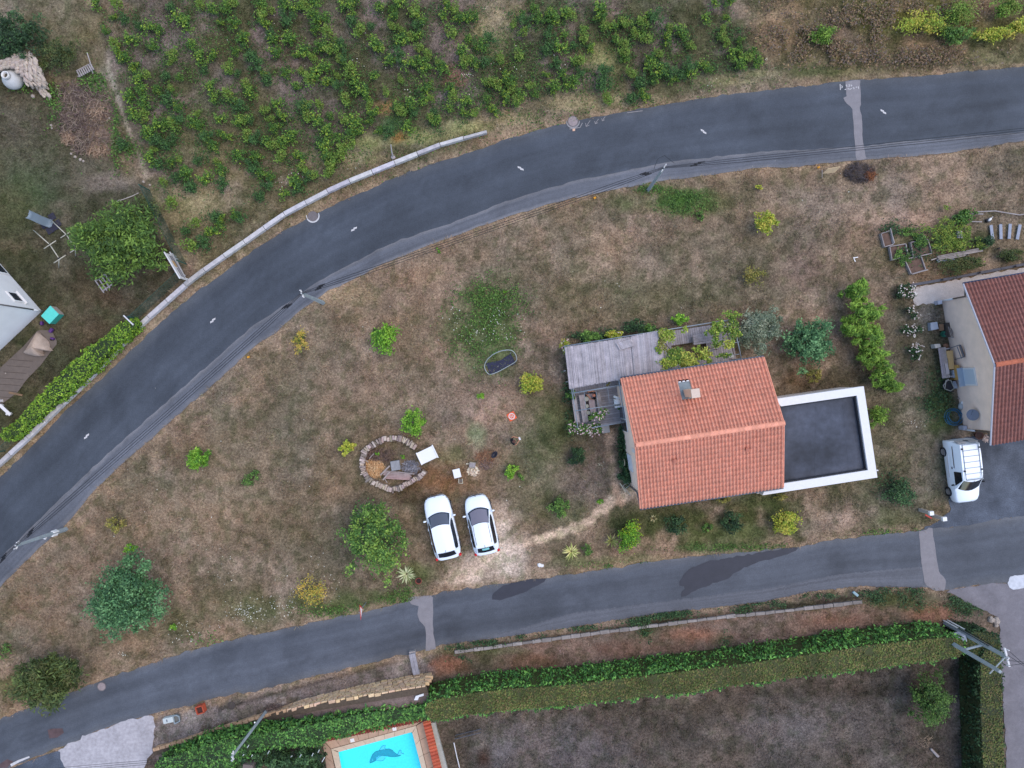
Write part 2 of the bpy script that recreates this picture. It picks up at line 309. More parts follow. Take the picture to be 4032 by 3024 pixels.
    for rd in (ROAD1, ROAD2):   # dusty tan rim along the asphalt
        d = dist_poly(X, Y, rd); w = (np.clip(1-np.abs(d-.1)/(.25+.5*n2), 0, 1)*.6)[..., None]
        C = C*(1-w)+L3(150,130,110)*w
    n4 = fbm(X, Y, .42, 31, 3); dk = np.clip((n4-.53)*9, 0, 1)[..., None]
    C = C*(1-dk)+C*np.array([.70, .76, .68])*dk
    hv = np.clip((fbm(X, Y, 2.6, 97, 3)-.5)*4, -1, 1)[..., None]; C = C*(1+hv*np.array([.05, .0, -.05]))*.95
    g = ((.66+.68*n3)*1.5)[..., None]
    return np.clip(C*g, .004, .8)
outer = np.r_[np.arange(31, 60, 1.), np.arange(60, 140, 4.), np.arange(140, 900, 30.)]
xs = np.r_[-outer[outer > 38.5][::-1], np.arange(-38, 38.01, .14), outer[outer > 38.5]]
ys = np.r_[-outer[::-1], np.arange(-30, 30.01, .14), outer]
GX, GY = np.meshgrid(xs, ys); GC = ground_color(GX, GY)
allpave = [ROAD1, ROAD2, pts(DRIVE), pts(LANE), pts(CONC), pts(CONC2), pts(GRAVEL), pts(POOLT)]
pav = np.zeros(GX.shape, bool)
for p in allpave: pav |= in_poly(GX, GY, p) | (dist_poly(GX, GY, p) < .15)
GZ = np.where(pav, -.02, -.02+.03*(fbm(GX, GY, .8, 40)-.5))
GZ = np.where(in_poly(GX, GY, pts([(1318,2956),(1632,2870),(1712,3185),(1376,3265)])), -1.6, GZ)
ny, nx = GX.shape; idx = np.arange(ny*nx).reshape(ny, nx)
F = np.stack([idx[:-1, :-1], idx[:-1, 1:], idx[1:, 1:], idx[1:, :-1]], -1).reshape(-1, 4)
M_ground = mat('soil and dry grass', rough=.95, vc=True, noise=[(7, .66, 1.36), (26, .5, 1.55), (1.3, .86, 1.12)], bump=(30, .9, .05), spec=.1, coords='World')
g = link_mesh('ground', np_mesh('ground', np.c_[GX.ravel(), GY.ravel(), GZ.ravel()], F, GC.reshape(-1, 3), True), M_ground); tag(g, kind='structure')
# ---------------- roads ----------------
def road_mat(name, col, streak=.25, dark=1.):
    m = mat(name, col, .75, vc=True, noise=[(60, .8, 1.22), (13, .88, 1.12), (.35, .86, 1.14), (3, .93, 1.06)], bump=(120, .5, .01), spec=.35, coords='World')
    t = m.node_tree; N = t.nodes; Lk = t.links; p = N['Principled BSDF']
    uv = N.new('ShaderNodeUVMap'); uv.uv_map = 'UV'; mp = N.new('ShaderNodeMapping'); mp.inputs['Scale'].default_value = (.05, 5, 1)
    Lk.new(uv.outputs[0], mp.inputs[0]); n = N.new('ShaderNodeTexNoise'); n.inputs['Scale'].default_value = 1; n.inputs['Detail'].default_value = 3
    Lk.new(mp.outputs[0], n.inputs['Vector']); r = N.new('ShaderNodeMapRange'); r.inputs[1].default_value = .3; r.inputs[2].default_value = .7
    r.inputs[3].default_value = 1-streak; r.inputs[4].default_value = 1+streak; Lk.new(n.outputs[0], r.inputs[0])
    x = N.new('ShaderNodeMix'); x.data_type = 'RGBA'; x.blend_type = 'MULTIPLY'; x.inputs[0].default_value = 1
    Lk.new(p.inputs['Base Color'].links[0].from_socket, x.inputs[6]); Lk.new(r.outputs[0], x.inputs[7]); Lk.new(x.outputs[2], p.inputs['Base Color'])
    return m
def strip(name, A, B, z, m, jit=.05, colf=None, n=260, k=14, kind='structure'):
    A = resample_n(pts(A), n); B = resample_n(pts(B), n)
    nn = np.random.default_rng(3)
    dA = (B-A)/np.linalg.norm(B-A, axis=1)[:, None]
    A = A+dA*(nn.normal(0, jit, n))[:, None]; B = B+dA*(nn.normal(0, jit, n))[:, None]
    t = np.linspace(0, 1, k); P = A[:, None]*(1-t[None, :, None])+B[:, None]*t[None, :, None]
    al = np.r_[0, np.cumsum(np.hypot(*np.diff((A+B)/2, axis=0).T))]
    V = np.dstack([P, np.full(P.shape[:2], z)]).reshape(-1, 3); id_ = np.arange(n*k).reshape(n, k)
    F = np.stack([id_[:-1, :-1], id_[:-1, 1:], id_[1:, 1:], id_[1:, :-1]], -1).reshape(-1, 4)
    tt = np.tile(t, n); aa = np.repeat(al, k)
    C = np.ones((n*k, 3)) if colf is None else colf(V[:, 0], V[:, 1], tt, aa)
    me = np_mesh(name, V, F[:, ::-1], C)
    uvl = me.uv_layers.new(name='UV'); li = np.empty(len(me.loops), np.int32); me.loops.foreach_get('vertex_index', li)
    uvl.data.foreach_set('uv', np.c_[aa[li], tt[li]].astype(np.float32).ravel())
    o = link_mesh(name, me, m); tag(o, kind=kind)
    # make sure it faces up
    if me.polygons[0].normal.z < 0: me.flip_normals()
    return o
M_asph = road_mat('worn asphalt', T(72, 79, 90), .2)
M_asph3 = road_mat('grey asphalt', T(88, 94, 105), .2)
M_asph2 = road_mat('pale asphalt shoulder', T(100, 104, 114), .2)
def edge_dust(X, Y, t, a):
    e = np.clip(1-np.minimum(t, 1-t)*8, 0, 1)*(.25+.7*fbm(X, Y, 1.2, 60))
    base = np.ones((len(t), 3)); dust = np.array([1.7, 1.55, 1.35])
    d = .76+.48*fbm(X, Y, 5, 77); dk = np.exp(-((t-.33)/.1)**2)+np.exp(-((t-.68)/.1)**2)
    d = d*(.9+.2*fbm(X, Y, .9, 83, 3)); d = np.where(fbm(X, Y, 1.7, 87, 3) > .66, d*.86, d)
    return (base*(1-e[:, None])+dust*e[:, None])*d[:, None]*(1-.05*dk[:, None])
strip('upper_road', UR_N, UR_S, .012, M_asph, .04, edge_dust)
strip('road_shoulder', UR_M, UR_S, .016, M_asph2, .03, edge_dust, k=5)
strip('lower_road', LR_N, LR_S, .012, M_asph3, .05, edge_dust)
strip('road_edge_patch', LR_M, [(1900,2519),(2241,2470),(2422,2440),(2603,2410),(2784,2393),(3000,2368),(3211,2325),(3392,2307),(3633,2313)], .016, M_asph2, .03, None, k=5)
def flat(name, poly, z, m, kind='structure', jit=0., label=None, cat=None, sub=None, parent=None, group=None):
    P = resample(pts(poly)+[pts(poly)[0]], sub or .25)[:-1]
    if len(P) < 12: P = np.array(pts(poly))
    if jit: P = P+np.random.default_rng(len(poly)).normal(0, jit, P.shape)
    b = MB(); b.add([(x, y, z) for x, y in P], [tuple(range(len(P)))])
    o = b.build(name, m, parent)
    if o.data.polygons[0].normal.z < 0: o.data.flip_normals()
    if parent is None: tag(o, label, cat, group, kind)
    return o
M_drive = mat('bluish asphalt drive', T(84, 92, 106), .8, noise=[(50, .7, 1.3), (.6, .62, 1.4), (12, .8, 1.2), (2.5, .9, 1.1)], bump=(90, .6, .012), coords='World')
M_lane = mat('old grey concrete lane', T(128, 126, 134), .85, noise=[(40, .8, 1.2), (1, .85, 1.12), (5, .93, 1.08)], bump=(60, .5, .012), coords='World')
M_conc = mat('pale patchy concrete', T(192, 190, 198), .85, noise=[(.8, .84, 1.1), (5, .8, 1.1), (50, .85, 1.12)], bump=(40, .5, .012), coords='World')
M_gravel = mat('pale gravel', T(214, 206, 202), .9, noise=[(50, .7, 1.25), (2, .88, 1.08)], bump=(70, .9, .02), coords='World')
M_strip = mat('pale asphalt patch', T(142, 140, 146), .85, noise=[(60, .82, 1.2), (3, .92, 1.08)], bump=(110, .5, .01), coords='World')
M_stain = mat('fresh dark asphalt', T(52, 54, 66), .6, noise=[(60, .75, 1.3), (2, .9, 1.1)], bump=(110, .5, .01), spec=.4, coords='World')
M_paint = mat('worn white road paint', T(212, 212, 216), .7, noise=[(14, .82, 1.1)], coords='World')
M_paintf = mat('faded road paint', T(160, 158, 162), .8, noise=[(25, .7, 1.15)], coords='World')
flat('driveway', DRIVE, .008, M_drive, jit=.06); flat('side_lane', LANE, .008, M_lane, jit=.04)
flat('concrete_apron', CONC, .016, M_conc, jit=.05); flat('asphalt_apron', CONC2, .018, M_drive, jit=.03)
flat('gravel_path', GRAVEL, .006, M_gravel, jit=.05)
Z4 = lambda L: [(3000+x*.6028, y*.6028) for x, y in L]
flat('road_patch', Z4([(545,530),(640,522),(645,680),(648,690),(635,712),(650,750),(655,800),(655,900),(665,960),(684,1040),(615,1048),(608,940),(600,850),(590,705),(560,685),(527,640),(555,630),(548,590)]), .021, M_strip, jit=.015)
B2 = lambda L: [(1000+x*.6028, 2024+y*.6028) for x, y in L]
B3 = lambda L: [(2000+x*.6028, 2024+y*.6028) for x, y in L]
B4 = lambda L: [(3000+x*.6028, 2024+y*.6028) for x, y in L]
flat('road_patch', B2([(1000,545),(1080,535),(1168,530),(1168,640),(1172,780),(1192,880),(1120,898),(1125,800),(1118,735),(1085,700),(1065,660),(1078,600),(1030,592)]), .021, M_strip, jit=.015)
flat('road_patch', B4([(1024,112),(1062,110),(1085,85),(1112,90),(1135,250),(1155,380),(1198,420),(1200,460),(1190,502),(1120,498),(1060,455),(1040,300)]), .021, M_strip, jit=.012)
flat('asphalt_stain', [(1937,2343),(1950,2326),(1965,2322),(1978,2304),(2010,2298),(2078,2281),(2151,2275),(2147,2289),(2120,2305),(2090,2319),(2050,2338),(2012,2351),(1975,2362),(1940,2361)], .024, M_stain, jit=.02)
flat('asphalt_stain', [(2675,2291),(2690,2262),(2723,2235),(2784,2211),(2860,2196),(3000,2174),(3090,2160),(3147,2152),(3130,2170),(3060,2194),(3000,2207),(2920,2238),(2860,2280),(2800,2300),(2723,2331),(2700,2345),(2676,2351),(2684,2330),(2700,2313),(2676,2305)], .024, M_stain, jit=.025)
flat('road_line', [(40,3010),(75,2992),(115,2978),(117,2984),(80,2999),(45,3017)], .026, M_paint, jit=.02)
M_rust = mat('rusty stain', T(98, 80, 82), .85, noise=[(3, .8, 1.2)], coords='World')
flat('asphalt_stain', [(185,2880),(215,2868),(243,2872),(250,2890),(225,2905),(195,2903)], .024, M_rust, jit=.06)
flat('asphalt_stain', [(0,3005),(30,2990),(50,2998),(30,3020),(0,3028)], .024, M_rust, jit=.06)
# centre line studs: a pair of small white parallelograms each
for (px, py, a) in [(3478,440,-22),(2770,518,-22),(2050,663,-15),(1394,902,18),(838,1262,27),(341,1718,30)]:
    b = MB(); c = W(px, py, .02); ang = math.radians(-a)
    for s_ in (-1, 1):
        q = [(-.13, -.05), (.05, -.05), (.13, .05), (-.05, .05)]
        R = Matrix.Rotation(math.radians(a if a > 0 else a*1.0), 2)
        if a > 0: q = [(-.15, -.055), (.09, -.055), (.15, .055), (-.09, .055)]; o_ = Vector((.09*s_, .035*s_))
        else: q = [(-.15, .055), (.09, .055), (.15, -.055), (-.09, -.055)]; o_ = Vector((.09*s_, -.035*s_))
        vs = [R @ (Vector(v)*1.0+o_) for v in q]
        b.add([(c.x+v.x, c.y+v.y, .026+.004*s_) for v in vs], [(0, 1, 2, 3) if a > 0 else (3, 2, 1, 0)])
    o = b.build('road_marking', M_paint); tag(o, kind='structure')
# manholes with paint
M_iron = mat('grey iron cover', T(120, 114, 116), .6, noise=[(20, .8, 1.2)])
M_ironp = mat('pale pinkish cover', T(160, 148, 150), .7, noise=[(12, .85, 1.15)], bump=(40, .5, .01))
def manhole(px, py, r, m, label, ring=None):
    c = W(px, py, 0); t = thing('manhole_cover', label, 'manhole cover', c)
    MB().lathe([(r*1.0, .004), (r*1.0, .03), (r*.88, .032), (r*.86, .026)], 24, c).build('rim', M_iron, t)
    b = MB(); b.lathe([(r*.84, .004), (r*.84, .028), (.01, .03)], 20, c)
    for i in range(-2, 3): b.box(c+Vector((0, i*r*.28, .032)), (r*1.1*math.cos(i*.45), .012, .006))
    b.build('cover', m, t); return t
manhole(2256,478,.36,M_ironp,'round pinkish manhole cover with a painted ring and arrows at the upper road edge')
manhole(1232,852,.34,M_iron,'round manhole cover with a thick white painted arc beside the upper road')
manhole(401,2703,.29,M_ironp,'pale round manhole cover in the lower road near the dark bush')
def arc(px, py, r0, r1, a0, a1, z, m):
    c = W(px, py, 0); n = 24; b = MB(); rows = []
    for i in range(n+1):
        t = math.radians(a0+(a1-a0)*i/n); w = 1-.55*abs(2*i/n-1)**2
        rm = (r0+r1)/2; h = (r1-r0)/2*w
        rows.append([(c.x+math.cos(t)*(rm-h), c.y+math.sin(t)*(rm-h), z), (c.x+math.cos(t)*(rm+h), c.y+math.sin(t)*(rm+h), z)])
    b.grid(rows); o = b.build('road_marking', m); o.data.flip_normals() if o.data.polygons[0].normal.z < 0 else None; tag(o, kind='structure')
arc(1232,850,.36,.46,175,385,.03,M_paint); arc(2256,478,.37,.47,178,362,.03,M_paintf)
def stroke(pl, w, m, z=.03, name='road_marking'):
    b = MB()
    for seg in pl:
        P = [W(x, y, z) for x, y in seg]
        for i in range(len(P)-1):
            d = (P[i+1]-P[i]).normalized(); n_ = Vector((-d.y, d.x, 0))*w/2
            b.add([P[i]-n_, P[i+1]-n_, P[i+1]+n_, P[i]+n_], [(0, 1, 2, 3)])
    o = b.build(name, m); tag(o, kind='structure'); return o
for (x, y, s_) in [(2313,490,1.1),(2348,481,.9),(2375,470,.8)]:
    stroke([[(x+10*s_,y-14*s_),(x-5*s_,y+7*s_)],[(x-7*s_,y-5*s_),(x-5*s_,y+8*s_),(x+7*s_,y+2*s_)]], .035, M_paintf)
stroke([[(2242,508),(2260,505),(2284,502),(2293,484)]], .05, M_paintf, .034)
flat('road_marking', [(2254,506),(2264,506),(2265,516),(2255,517)], .03, mat('peach paint', T(225,185,160), .8), jit=.01)
stroke([[(3308,331),(3309,354)],[(3313,337),(3318,342),(3313,347)],[(3335,334),(3330,336),(3336,340)],[(3341,334),(3346,334),(3346,339),(3341,340)],[(3350,335),(3355,335),(3352,340)]], .05, M_paint)
stroke([[(3326,353),(3332,351)],[(3337,351),(3343,348),(3344,353)],[(3348,352),(3353,347)],[(3358,345),(3364,346),(3361,351)],[(3369,344),(3376,342)],[(3380,340),(3381,350)]], .05, M_paint)
flat('road_marking', [(3966,2296),(3975,2270),(3990,2264),(4005,2266),(4032,2262),(4090,2262),(4095,2300),(4032,2312),(4010,2320),(3990,2322),(3972,2312)], .03, mat('white spilled lime', T(214, 220, 232), .9, noise=[(5, .85, 1.05)], coords='World'), jit=.02, sub=.15)
stroke([[(2470,444),(2500,440),(2530,436)]], .05, M_paintf)
# ---------------- grass tufts ----------------
def tufts(name, n, region, height, width, sd, gain=1.25, green=0., excl=True, colfix=None, kind='stuff', extra=None):
    R = np.random.default_rng(sd); x0, x1, y0, y1 = region
    X = R.uniform(x0, x1, n); Y = R.uniform(y0, y1, n)
    keep = np.ones(n, bool)
    if excl:
        for p in allpave: keep &= ~in_poly(X, Y, p)
        for p in BLD: keep &= ~in_poly(X, Y, p)
    keep &= (fbm(X, Y, .7, 91, 3)+R.normal(0, .1, n)) > .42
    if extra is not None: keep &= extra(X, Y, R)
    X, Y = X[keep], Y[keep]; m = len(X); nb = 3
    C = ground_color(X, Y)*gain if colfix is None else np.tile(colfix, (m, 1))
    C = C*R.uniform(.6, 1.45, (m, 1))*R.uniform(.93, 1.08, (m, 3))
    V = np.empty((m, nb, 3, 3)); hh = height*R.uniform(.5, 1.4, (m, nb)); a = R.uniform(0, 2*np.pi, (m, nb)); ln = R.uniform(.5, 1.4, (m, nb))
    bx = X[:, None]+R.normal(0, .035, (m, nb)); by = Y[:, None]+R.normal(0, .035, (m, nb)); w = width*R.uniform(.6, 1.4, (m, nb))
    V[:, :, 0] = np.stack([bx-np.sin(a)*w, by+np.cos(a)*w, np.full((m, nb), -.02)], -1)
    V[:, :, 1] = np.stack([bx+np.sin(a)*w, by-np.cos(a)*w, np.full((m, nb), -.02)], -1)
    V[:, :, 2] = np.stack([bx+np.cos(a)*hh*ln, by+np.sin(a)*hh*ln, hh], -1)
    Fc = np.arange(m*nb*3).reshape(-1, 3); Cc = np.repeat(C, nb*3, axis=0)
    o = link_mesh(name, np_mesh(name, V.reshape(-1, 3), Fc, np.clip(Cc, 0, .8)), M_grass); tag(o, kind=kind); return o
M_grass = mat('grass blades', rough=.9, vc=True, spec=.1)
# ---------------- foliage ----------------
M_leaf = mat('foliage', rough=.7, vc=True, spec=.25)
M_bark = mat('bark', T(95, 80, 68), .9, noise=[(20, .7, 1.3)], bump=(30, .6, .02))
M_twig = mat('dry twigs', rough=.9, vc=True)
def leaves(R, P, size, pal, upb=1.0, clump=None, asp=1.7, gain=1.45):
    """P: (n,3) leaf centres; returns V, F, C; four-cornered leaves with a bend"""
    n = len(P); nrm = R.normal(0, 1, (n, 3)); nrm[:, 2] = np.abs(nrm[:, 2])+upb; nrm /= np.linalg.norm(nrm, axis=1)[:, None]
    a = R.normal(0, 1, (n, 3)); u = np.cross(nrm, a); u /= np.linalg.norm(u, axis=1)[:, None]; v = np.cross(nrm, u)
    s = (size*R.uniform(.6, 1.35, n))[:, None]
    V = np.stack([P-u*s*asp*.5, P+v*s*.42+u*s*.05, P+u*s*asp*.5-nrm*s*.2, P-v*s*.42+u*s*.05], 1).reshape(-1, 3)
    F = np.arange(n*4).reshape(-1, 4)
    pl = np.array([lin(c)*WB/KC*gain for c in pal]); k = R.integers(0, len(pl), n)
    if clump is not None:
        cm = R.integers(0, len(pl), clump.max()+1); k = np.where(R.random(n) < .6, cm[clump], k)
    C = pl[k]*R.uniform(.7, 1.3, (n, 1))
    return V, F, np.repeat(np.clip(C, .003, .8), 4, axis=0)
def crown_pts(R, n, rx, ry, rz, zc, nclump, spread=.28, irr=.22, top=True):
    if n > 2000: nclump = int(nclump*1.5); spread *= .68; irr = max(irr, .28)
    cc = R.normal(0, 1, (nclump, 3)); cc /= np.linalg.norm(cc, axis=1)[:, None]; cc[:, 2] = np.abs(cc[:, 2])*.9-.12
    cc *= R.uniform(.45, 1.0, (nclump, 1))**.6*(1+R.normal(0, irr, (nclump, 1)))*(1-spread*.6)
    k = R.integers(0, nclump, n); P = cc[k]+R.normal(0, spread/1.7, (n, 3))*R.uniform(.5, 1.2, nclump)[k][:, None]
    return P*np.array([rx, ry, rz])+np.array([0, 0, zc]), k
PAL = dict(
 bright=[(104,150,44),(84,130,36),(130,168,60),(70,112,34)], yellow=[(138,154,54),(158,164,60),(112,136,48),(168,160,70)],
 mid=[(82,116,52),(66,98,42),(102,136,62),(58,84,40)], dark=[(50,76,46),(40,62,38),(62,90,54),(34,52,34)],
 blue=[(76,116,74),(62,100,64),(98,138,92),(50,82,54)], olive=[(118,128,108),(98,112,92),(138,146,126),(84,98,78)],
 dull=[(112,112,52),(132,126,60),(92,96,50),(146,134,76)], vine=[(76,112,46),(62,96,36),(98,134,50),(128,152,52),(52,82,34)],
 vinedk=[(60,94,46),(50,80,40),(76,110,56),(44,70,38)], vineye=[(98,130,50),(82,114,44),(116,140,58),(108,118,54)],
 bamboo=[(98,130,48),(82,114,42),(116,146,58),(70,98,38)], scrub=[(124,102,80),(104,86,72),(140,118,88),(98,96,60),(112,100,92)],
 autumn=[(176,150,56),(150,140,60),(190,160,80),(120,130,60)], hedge=[(68,110,50),(56,94,44),(92,134,62),(46,76,38)],
 hedgetop=[(90,98,50),(82,96,46),(104,102,56),(76,92,44),(104,94,60)], yhedge=[(104,140,42),(86,122,38),(128,158,52),(72,104,36)],
 darkolive=[(62,76,42),(52,66,38),(76,90,48),(84,86,50)], walnut=[(70,104,46),(56,88,42),(92,124,56),(120,150,66)])
def shrub(name, label, px, py, rpx, h, pal, n=900, leaf=.09, nclump=26, rypx=None, seed=None, cat='shrub', group=None, trunk=.04, zlow=.0, irr=.22, spread=.28, gain=1.45, upb=1.0, asp=1.7, rz=0.):
    R = np.random.default_rng(seed if seed is not None else int(px*7+py))
    leaf *= .86; n = int(n*1.3); zc = h*.42+zlow; c = W(px, py, zc*1.1); rx = rpx/PX*(1-zc/H); ry = (rypx or rpx)/PX*(1-zc/H)
    t = thing(name, label, cat, (c.x, c.y, 0), group)
    P, k = crown_pts(R, n, rx, ry, h*.58, zc, nclump, spread, irr)
    if rz: ca, sa = math.cos(rz), math.sin(rz); P = np.c_[P[:, 0]*ca-P[:, 1]*sa, P[:, 0]*sa+P[:, 1]*ca, P[:, 2]]
    P[:, 2] = np.maximum(P[:, 2], .03); V, F, C = leaves(R, P, leaf, PAL[pal] if isinstance(pal, str) else pal, upb, k, asp, gain)
    link_mesh('crown' if h > 1.6 else 'foliage', np_mesh(name+'_foliage', V, F, C), M_leaf, t)
    b = MB()
    for i in range(5 if h < 1.6 else 7):
        a = R.uniform(0, 6.28); r = R.uniform(.3, .7)
        b.tube([(R.normal(0, .02), R.normal(0, .02), 0), (math.cos(a)*rx*r*.35, math.sin(a)*ry*r*.35, zc*.7), (math.cos(a)*rx*r, math.sin(a)*ry*r, zc*1.05)], [trunk*(1 if i else 1.6), trunk*.7, trunk*.25], 5)
    b.build('trunk' if h > 1.6 else 'stems', M_bark, t, local=True)
    return t
# ---- vines of the vineyard ----
z1 = [(620,30),(770,20),(740,100),(820,130),(1120,50),(1160,110),(1040,200),(970,190),(910,160),(690,200),(750,290),(870,270),(820,380),(790,350),(1010,300),(1120,370),(1260,300),(1220,170),(1310,30),(1390,60),(1470,60),(1530,30),(1440,150),(1530,160),(1590,220),(1600,260),(1540,340),(1640,370),(1400,360),(1310,390),(1120,400),(880,450),(960,490),(910,540),(850,630),(930,600),(950,680),(870,740),(940,760),(1030,590),(1110,570),(1170,510),(1080,500),(1340,460),(1490,450),(1550,480),(1610,550),(1640,620),(1380,590),(1400,640),(1490,620),(1550,660),(1560,700),(1560,780),(1590,790),(1640,780),(1440,780),(1290,740),(1300,820),(1270,800),(1350,890),(1180,780),(1140,820),(1100,670),(1160,700),(1050,830),(1100,800),(980,880),(1030,910),(1130,910),(1080,950),(1000,970),(1000,1050),(1040,1080),(1110,1060),(1170,1040),(1200,1110),(1150,1160),(1220,1140),(1070,1190),(1370,900),(1400,960),(1500,890),(1440,870),(1290,1050),(1420,1050),(1450,1130),(1570,1020),(1360,1170),(1260,1220),(1460,1210),(1130,1330),(810,950),(1400,1420),(1440,1480),(1380,1520),(1580,1420),(1540,1400),(1280,1450),(1210,1510),(1340,1590),(1250,1610),(1450,1430),(1620,880),(1650,1090)]
z2 = [(40,30),(110,60),(60,90),(220,40),(280,60),(330,40),(400,20),(390,90),(600,30),(660,20),(630,100),(640,140),(820,50),(900,70),(960,30),(1050,80),(1090,120),(1070,170),(920,110),(1230,100),(1250,30),(1310,60),(1340,120),(1430,120),(1390,110),(1290,220),(1400,250),(1480,310),(1540,270),(80,160),(110,240),(130,260),(230,140),(420,150),(470,120),(400,200),(480,220),(560,290),(520,260),(240,260),(140,340),(440,310),(500,330),(330,340),(290,360),(380,370),(700,200),(760,170),(770,260),(830,310),(800,300),(900,170),(960,200),(960,260),(1020,230),(1080,230),(1080,310),(1140,350),(1080,400),(1370,350),(1380,400),(1450,420),(1520,410),(1600,390),(600,380),(560,390),(630,460),(470,450),(410,480),(540,500),(660,520),(790,490),(890,400),(940,370),(1000,420),(1120,450),(1210,430),(1240,460),(960,520),(30,440),(60,480),(90,530),(220,480),(310,460),(280,560),(370,520),(480,540),(560,570),(700,590),(740,650),(760,690),(600,640),(720,570),(870,600),(1150,560),(1120,600),(1160,640),(1100,660),(1290,580),(1300,640),(1540,540),(1590,550),(1640,500),(1520,640),(1640,640),(1560,720),(1270,700),(1380,660),(1380,740),(1440,740),(930,690),(1020,680),(1040,740),(960,740),(1180,740),(1190,790),(1160,770),(60,720),(160,680),(120,780),(190,760),(140,830),(340,690),(420,680),(350,760),(400,780),(330,700),(500,760),(590,780),(660,780),(760,790),(790,730),(640,850),(690,860),(820,850),(480,880),(440,920),(480,950),(550,900),(580,960),(640,930),(560,1020),(480,1020),(500,1060),(470,980),(230,890),(190,940),(140,960),(190,1020),(250,900),(30,910),(90,920),(20,1030),(290,1030),(320,1090),(60,1130),(110,1150),(100,1210),(270,1180),(280,1230),(350,1160),(380,1150),(200,1270),(40,1280),(510,1120),(1000,800),(1010,850),(880,870)]
z3 = [(170,50),(100,100),(200,120),(120,150),(100,200),(30,160),(270,60),(290,110),(280,90),(370,80),(410,100),(320,150),(270,230),(370,230),(490,200),(490,250),(600,120),(630,170),(600,60),(740,130),(770,160),(700,170),(870,150),(930,100),(960,120),(830,210),(880,200),(700,250),(760,290),(760,350),(770,380),(910,270),(1040,250),(1060,180),(1120,210),(1150,230),(1200,300),(1290,130),(1420,120),(1400,180),(1400,230),(1440,290),(1520,260),(1520,320),(1460,350),(1600,350),(1520,420),(1630,410),(1570,390),(1440,10),(1350,20),(350,320),(430,300),(260,330),(540,320),(70,360),(980,360),(930,400),(1000,440),(930,440),(980,490),(1040,480),(1020,460),(1190,430),(1260,420),(1310,450),(1200,480),(1130,500),(1080,520),(950,530),(860,550),(630,480),(620,540),(620,570),(470,410),(470,470),(430,530),(310,420),(350,490),(250,490),(310,570),(300,600),(400,560),(140,560),(180,610),(20,600),(70,620),(50,660),(20,550),(800,490),(800,640),(890,640),(640,650)]
VP = [(x*.6028, y*.6028) for x, y in z1]+[(1000+x*.6028, y*.6028) for x, y in z2]+[(2000+x*.6028, y*.6028) for x, y in z3]
variants = []
for i in range(9):
    R = np.random.default_rng(500+i); el = R.uniform(.55, .9)
    P, k = crown_pts(R, 330, .54, .40*el+.12, .55, .38, 15, .34, .34)
    P[:, 2] = np.maximum(P[:, 2], .04)
    V, F, C = leaves(R, P, .078, PAL[['vine', 'vinedk', 'vine', 'vineye', 'vine', 'vinedk', 'vine', 'vineye', 'vine'][i]], 1.2, k, 1.3, 1.2)
    b = MB(tuple(T(88, 72, 60))); b.tube([(0, 0, 0), (.03, .02, .25), (0, .05, .5)], [.03, .025, .02], 5)
    for q in range(3): b.tube([(0, .03, .4), (R.normal(0, .3), R.normal(0, .3), .55)], [.015, .006], 4)
    bv = np.array(b.v); bf = []
    for f in b.f:
        if len(f) == 4: bf.append(f)
    V2 = np.vstack([V, bv]); F2 = np.vstack([F, np.array(bf)+len(V)]); C2 = np.vstack([C, np.array(b.c)])
    variants.append(np_mesh('vine', V2, F2, C2)); variants[-1].materials.append(M_leaf)
VS = []
for i, (x, y) in enumerate(VP):
    q = random.Random(i); VS.append((x+q.uniform(-4, 4), y+q.uniform(-4, 4), q.uniform(.68, 1.16), q.uniform(0, 6.28), q.randrange(9)))
VS.sort(key=lambda v: -v[2]); n_ind = min(298, len(VS))
bulk = MB()
for i, (x, y, s_, a, k) in enumerate(VS):
    c = W(x, y, .35)
    if i < n_ind:
        o = bpy.data.objects.new('vine', variants[k]); COL.objects.link(o)
        o.location = (c.x, c.y, 0); o.rotation_euler = (0, 0, a); o.scale = (s_, s_*1.1, s_)
        tag(o, 'low bushy green vine growing among the others in the vineyard', 'vine', 'vines of the hillside vineyard')
allV, allF, allC, base = [], [], [], 0
for (x, y, s_, a, k) in VS[n_ind:]:
    me = variants[k]; n = len(me.vertices); co = np.empty(n*3, np.float32); me.vertices.foreach_get('co', co); co = co.reshape(-1, 3)*s_
    ca, sa = math.cos(a), math.sin(a); c = W(x, y, .35)
    co = np.c_[co[:, 0]*ca-co[:, 1]*sa+c.x, co[:, 0]*sa+co[:, 1]*ca+c.y, co[:, 2]]
    f = np.empty(len(me.loops), np.int32); me.loops.foreach_get('vertex_index', f); f = f.reshape(-1, 4)
    cc = np.empty(n*4, np.float32); me.color_attributes['Col'].data.foreach_get('color', cc)
    allV.append(co); allF.append(f+base); allC.append(cc.reshape(-1, 4)[:, :3]); base += n
if allV: tag(link_mesh('vine_patch', np_mesh('vine_patch', np.vstack(allV), np.vstack(allF), np.vstack(allC)), M_leaf), kind='stuff')
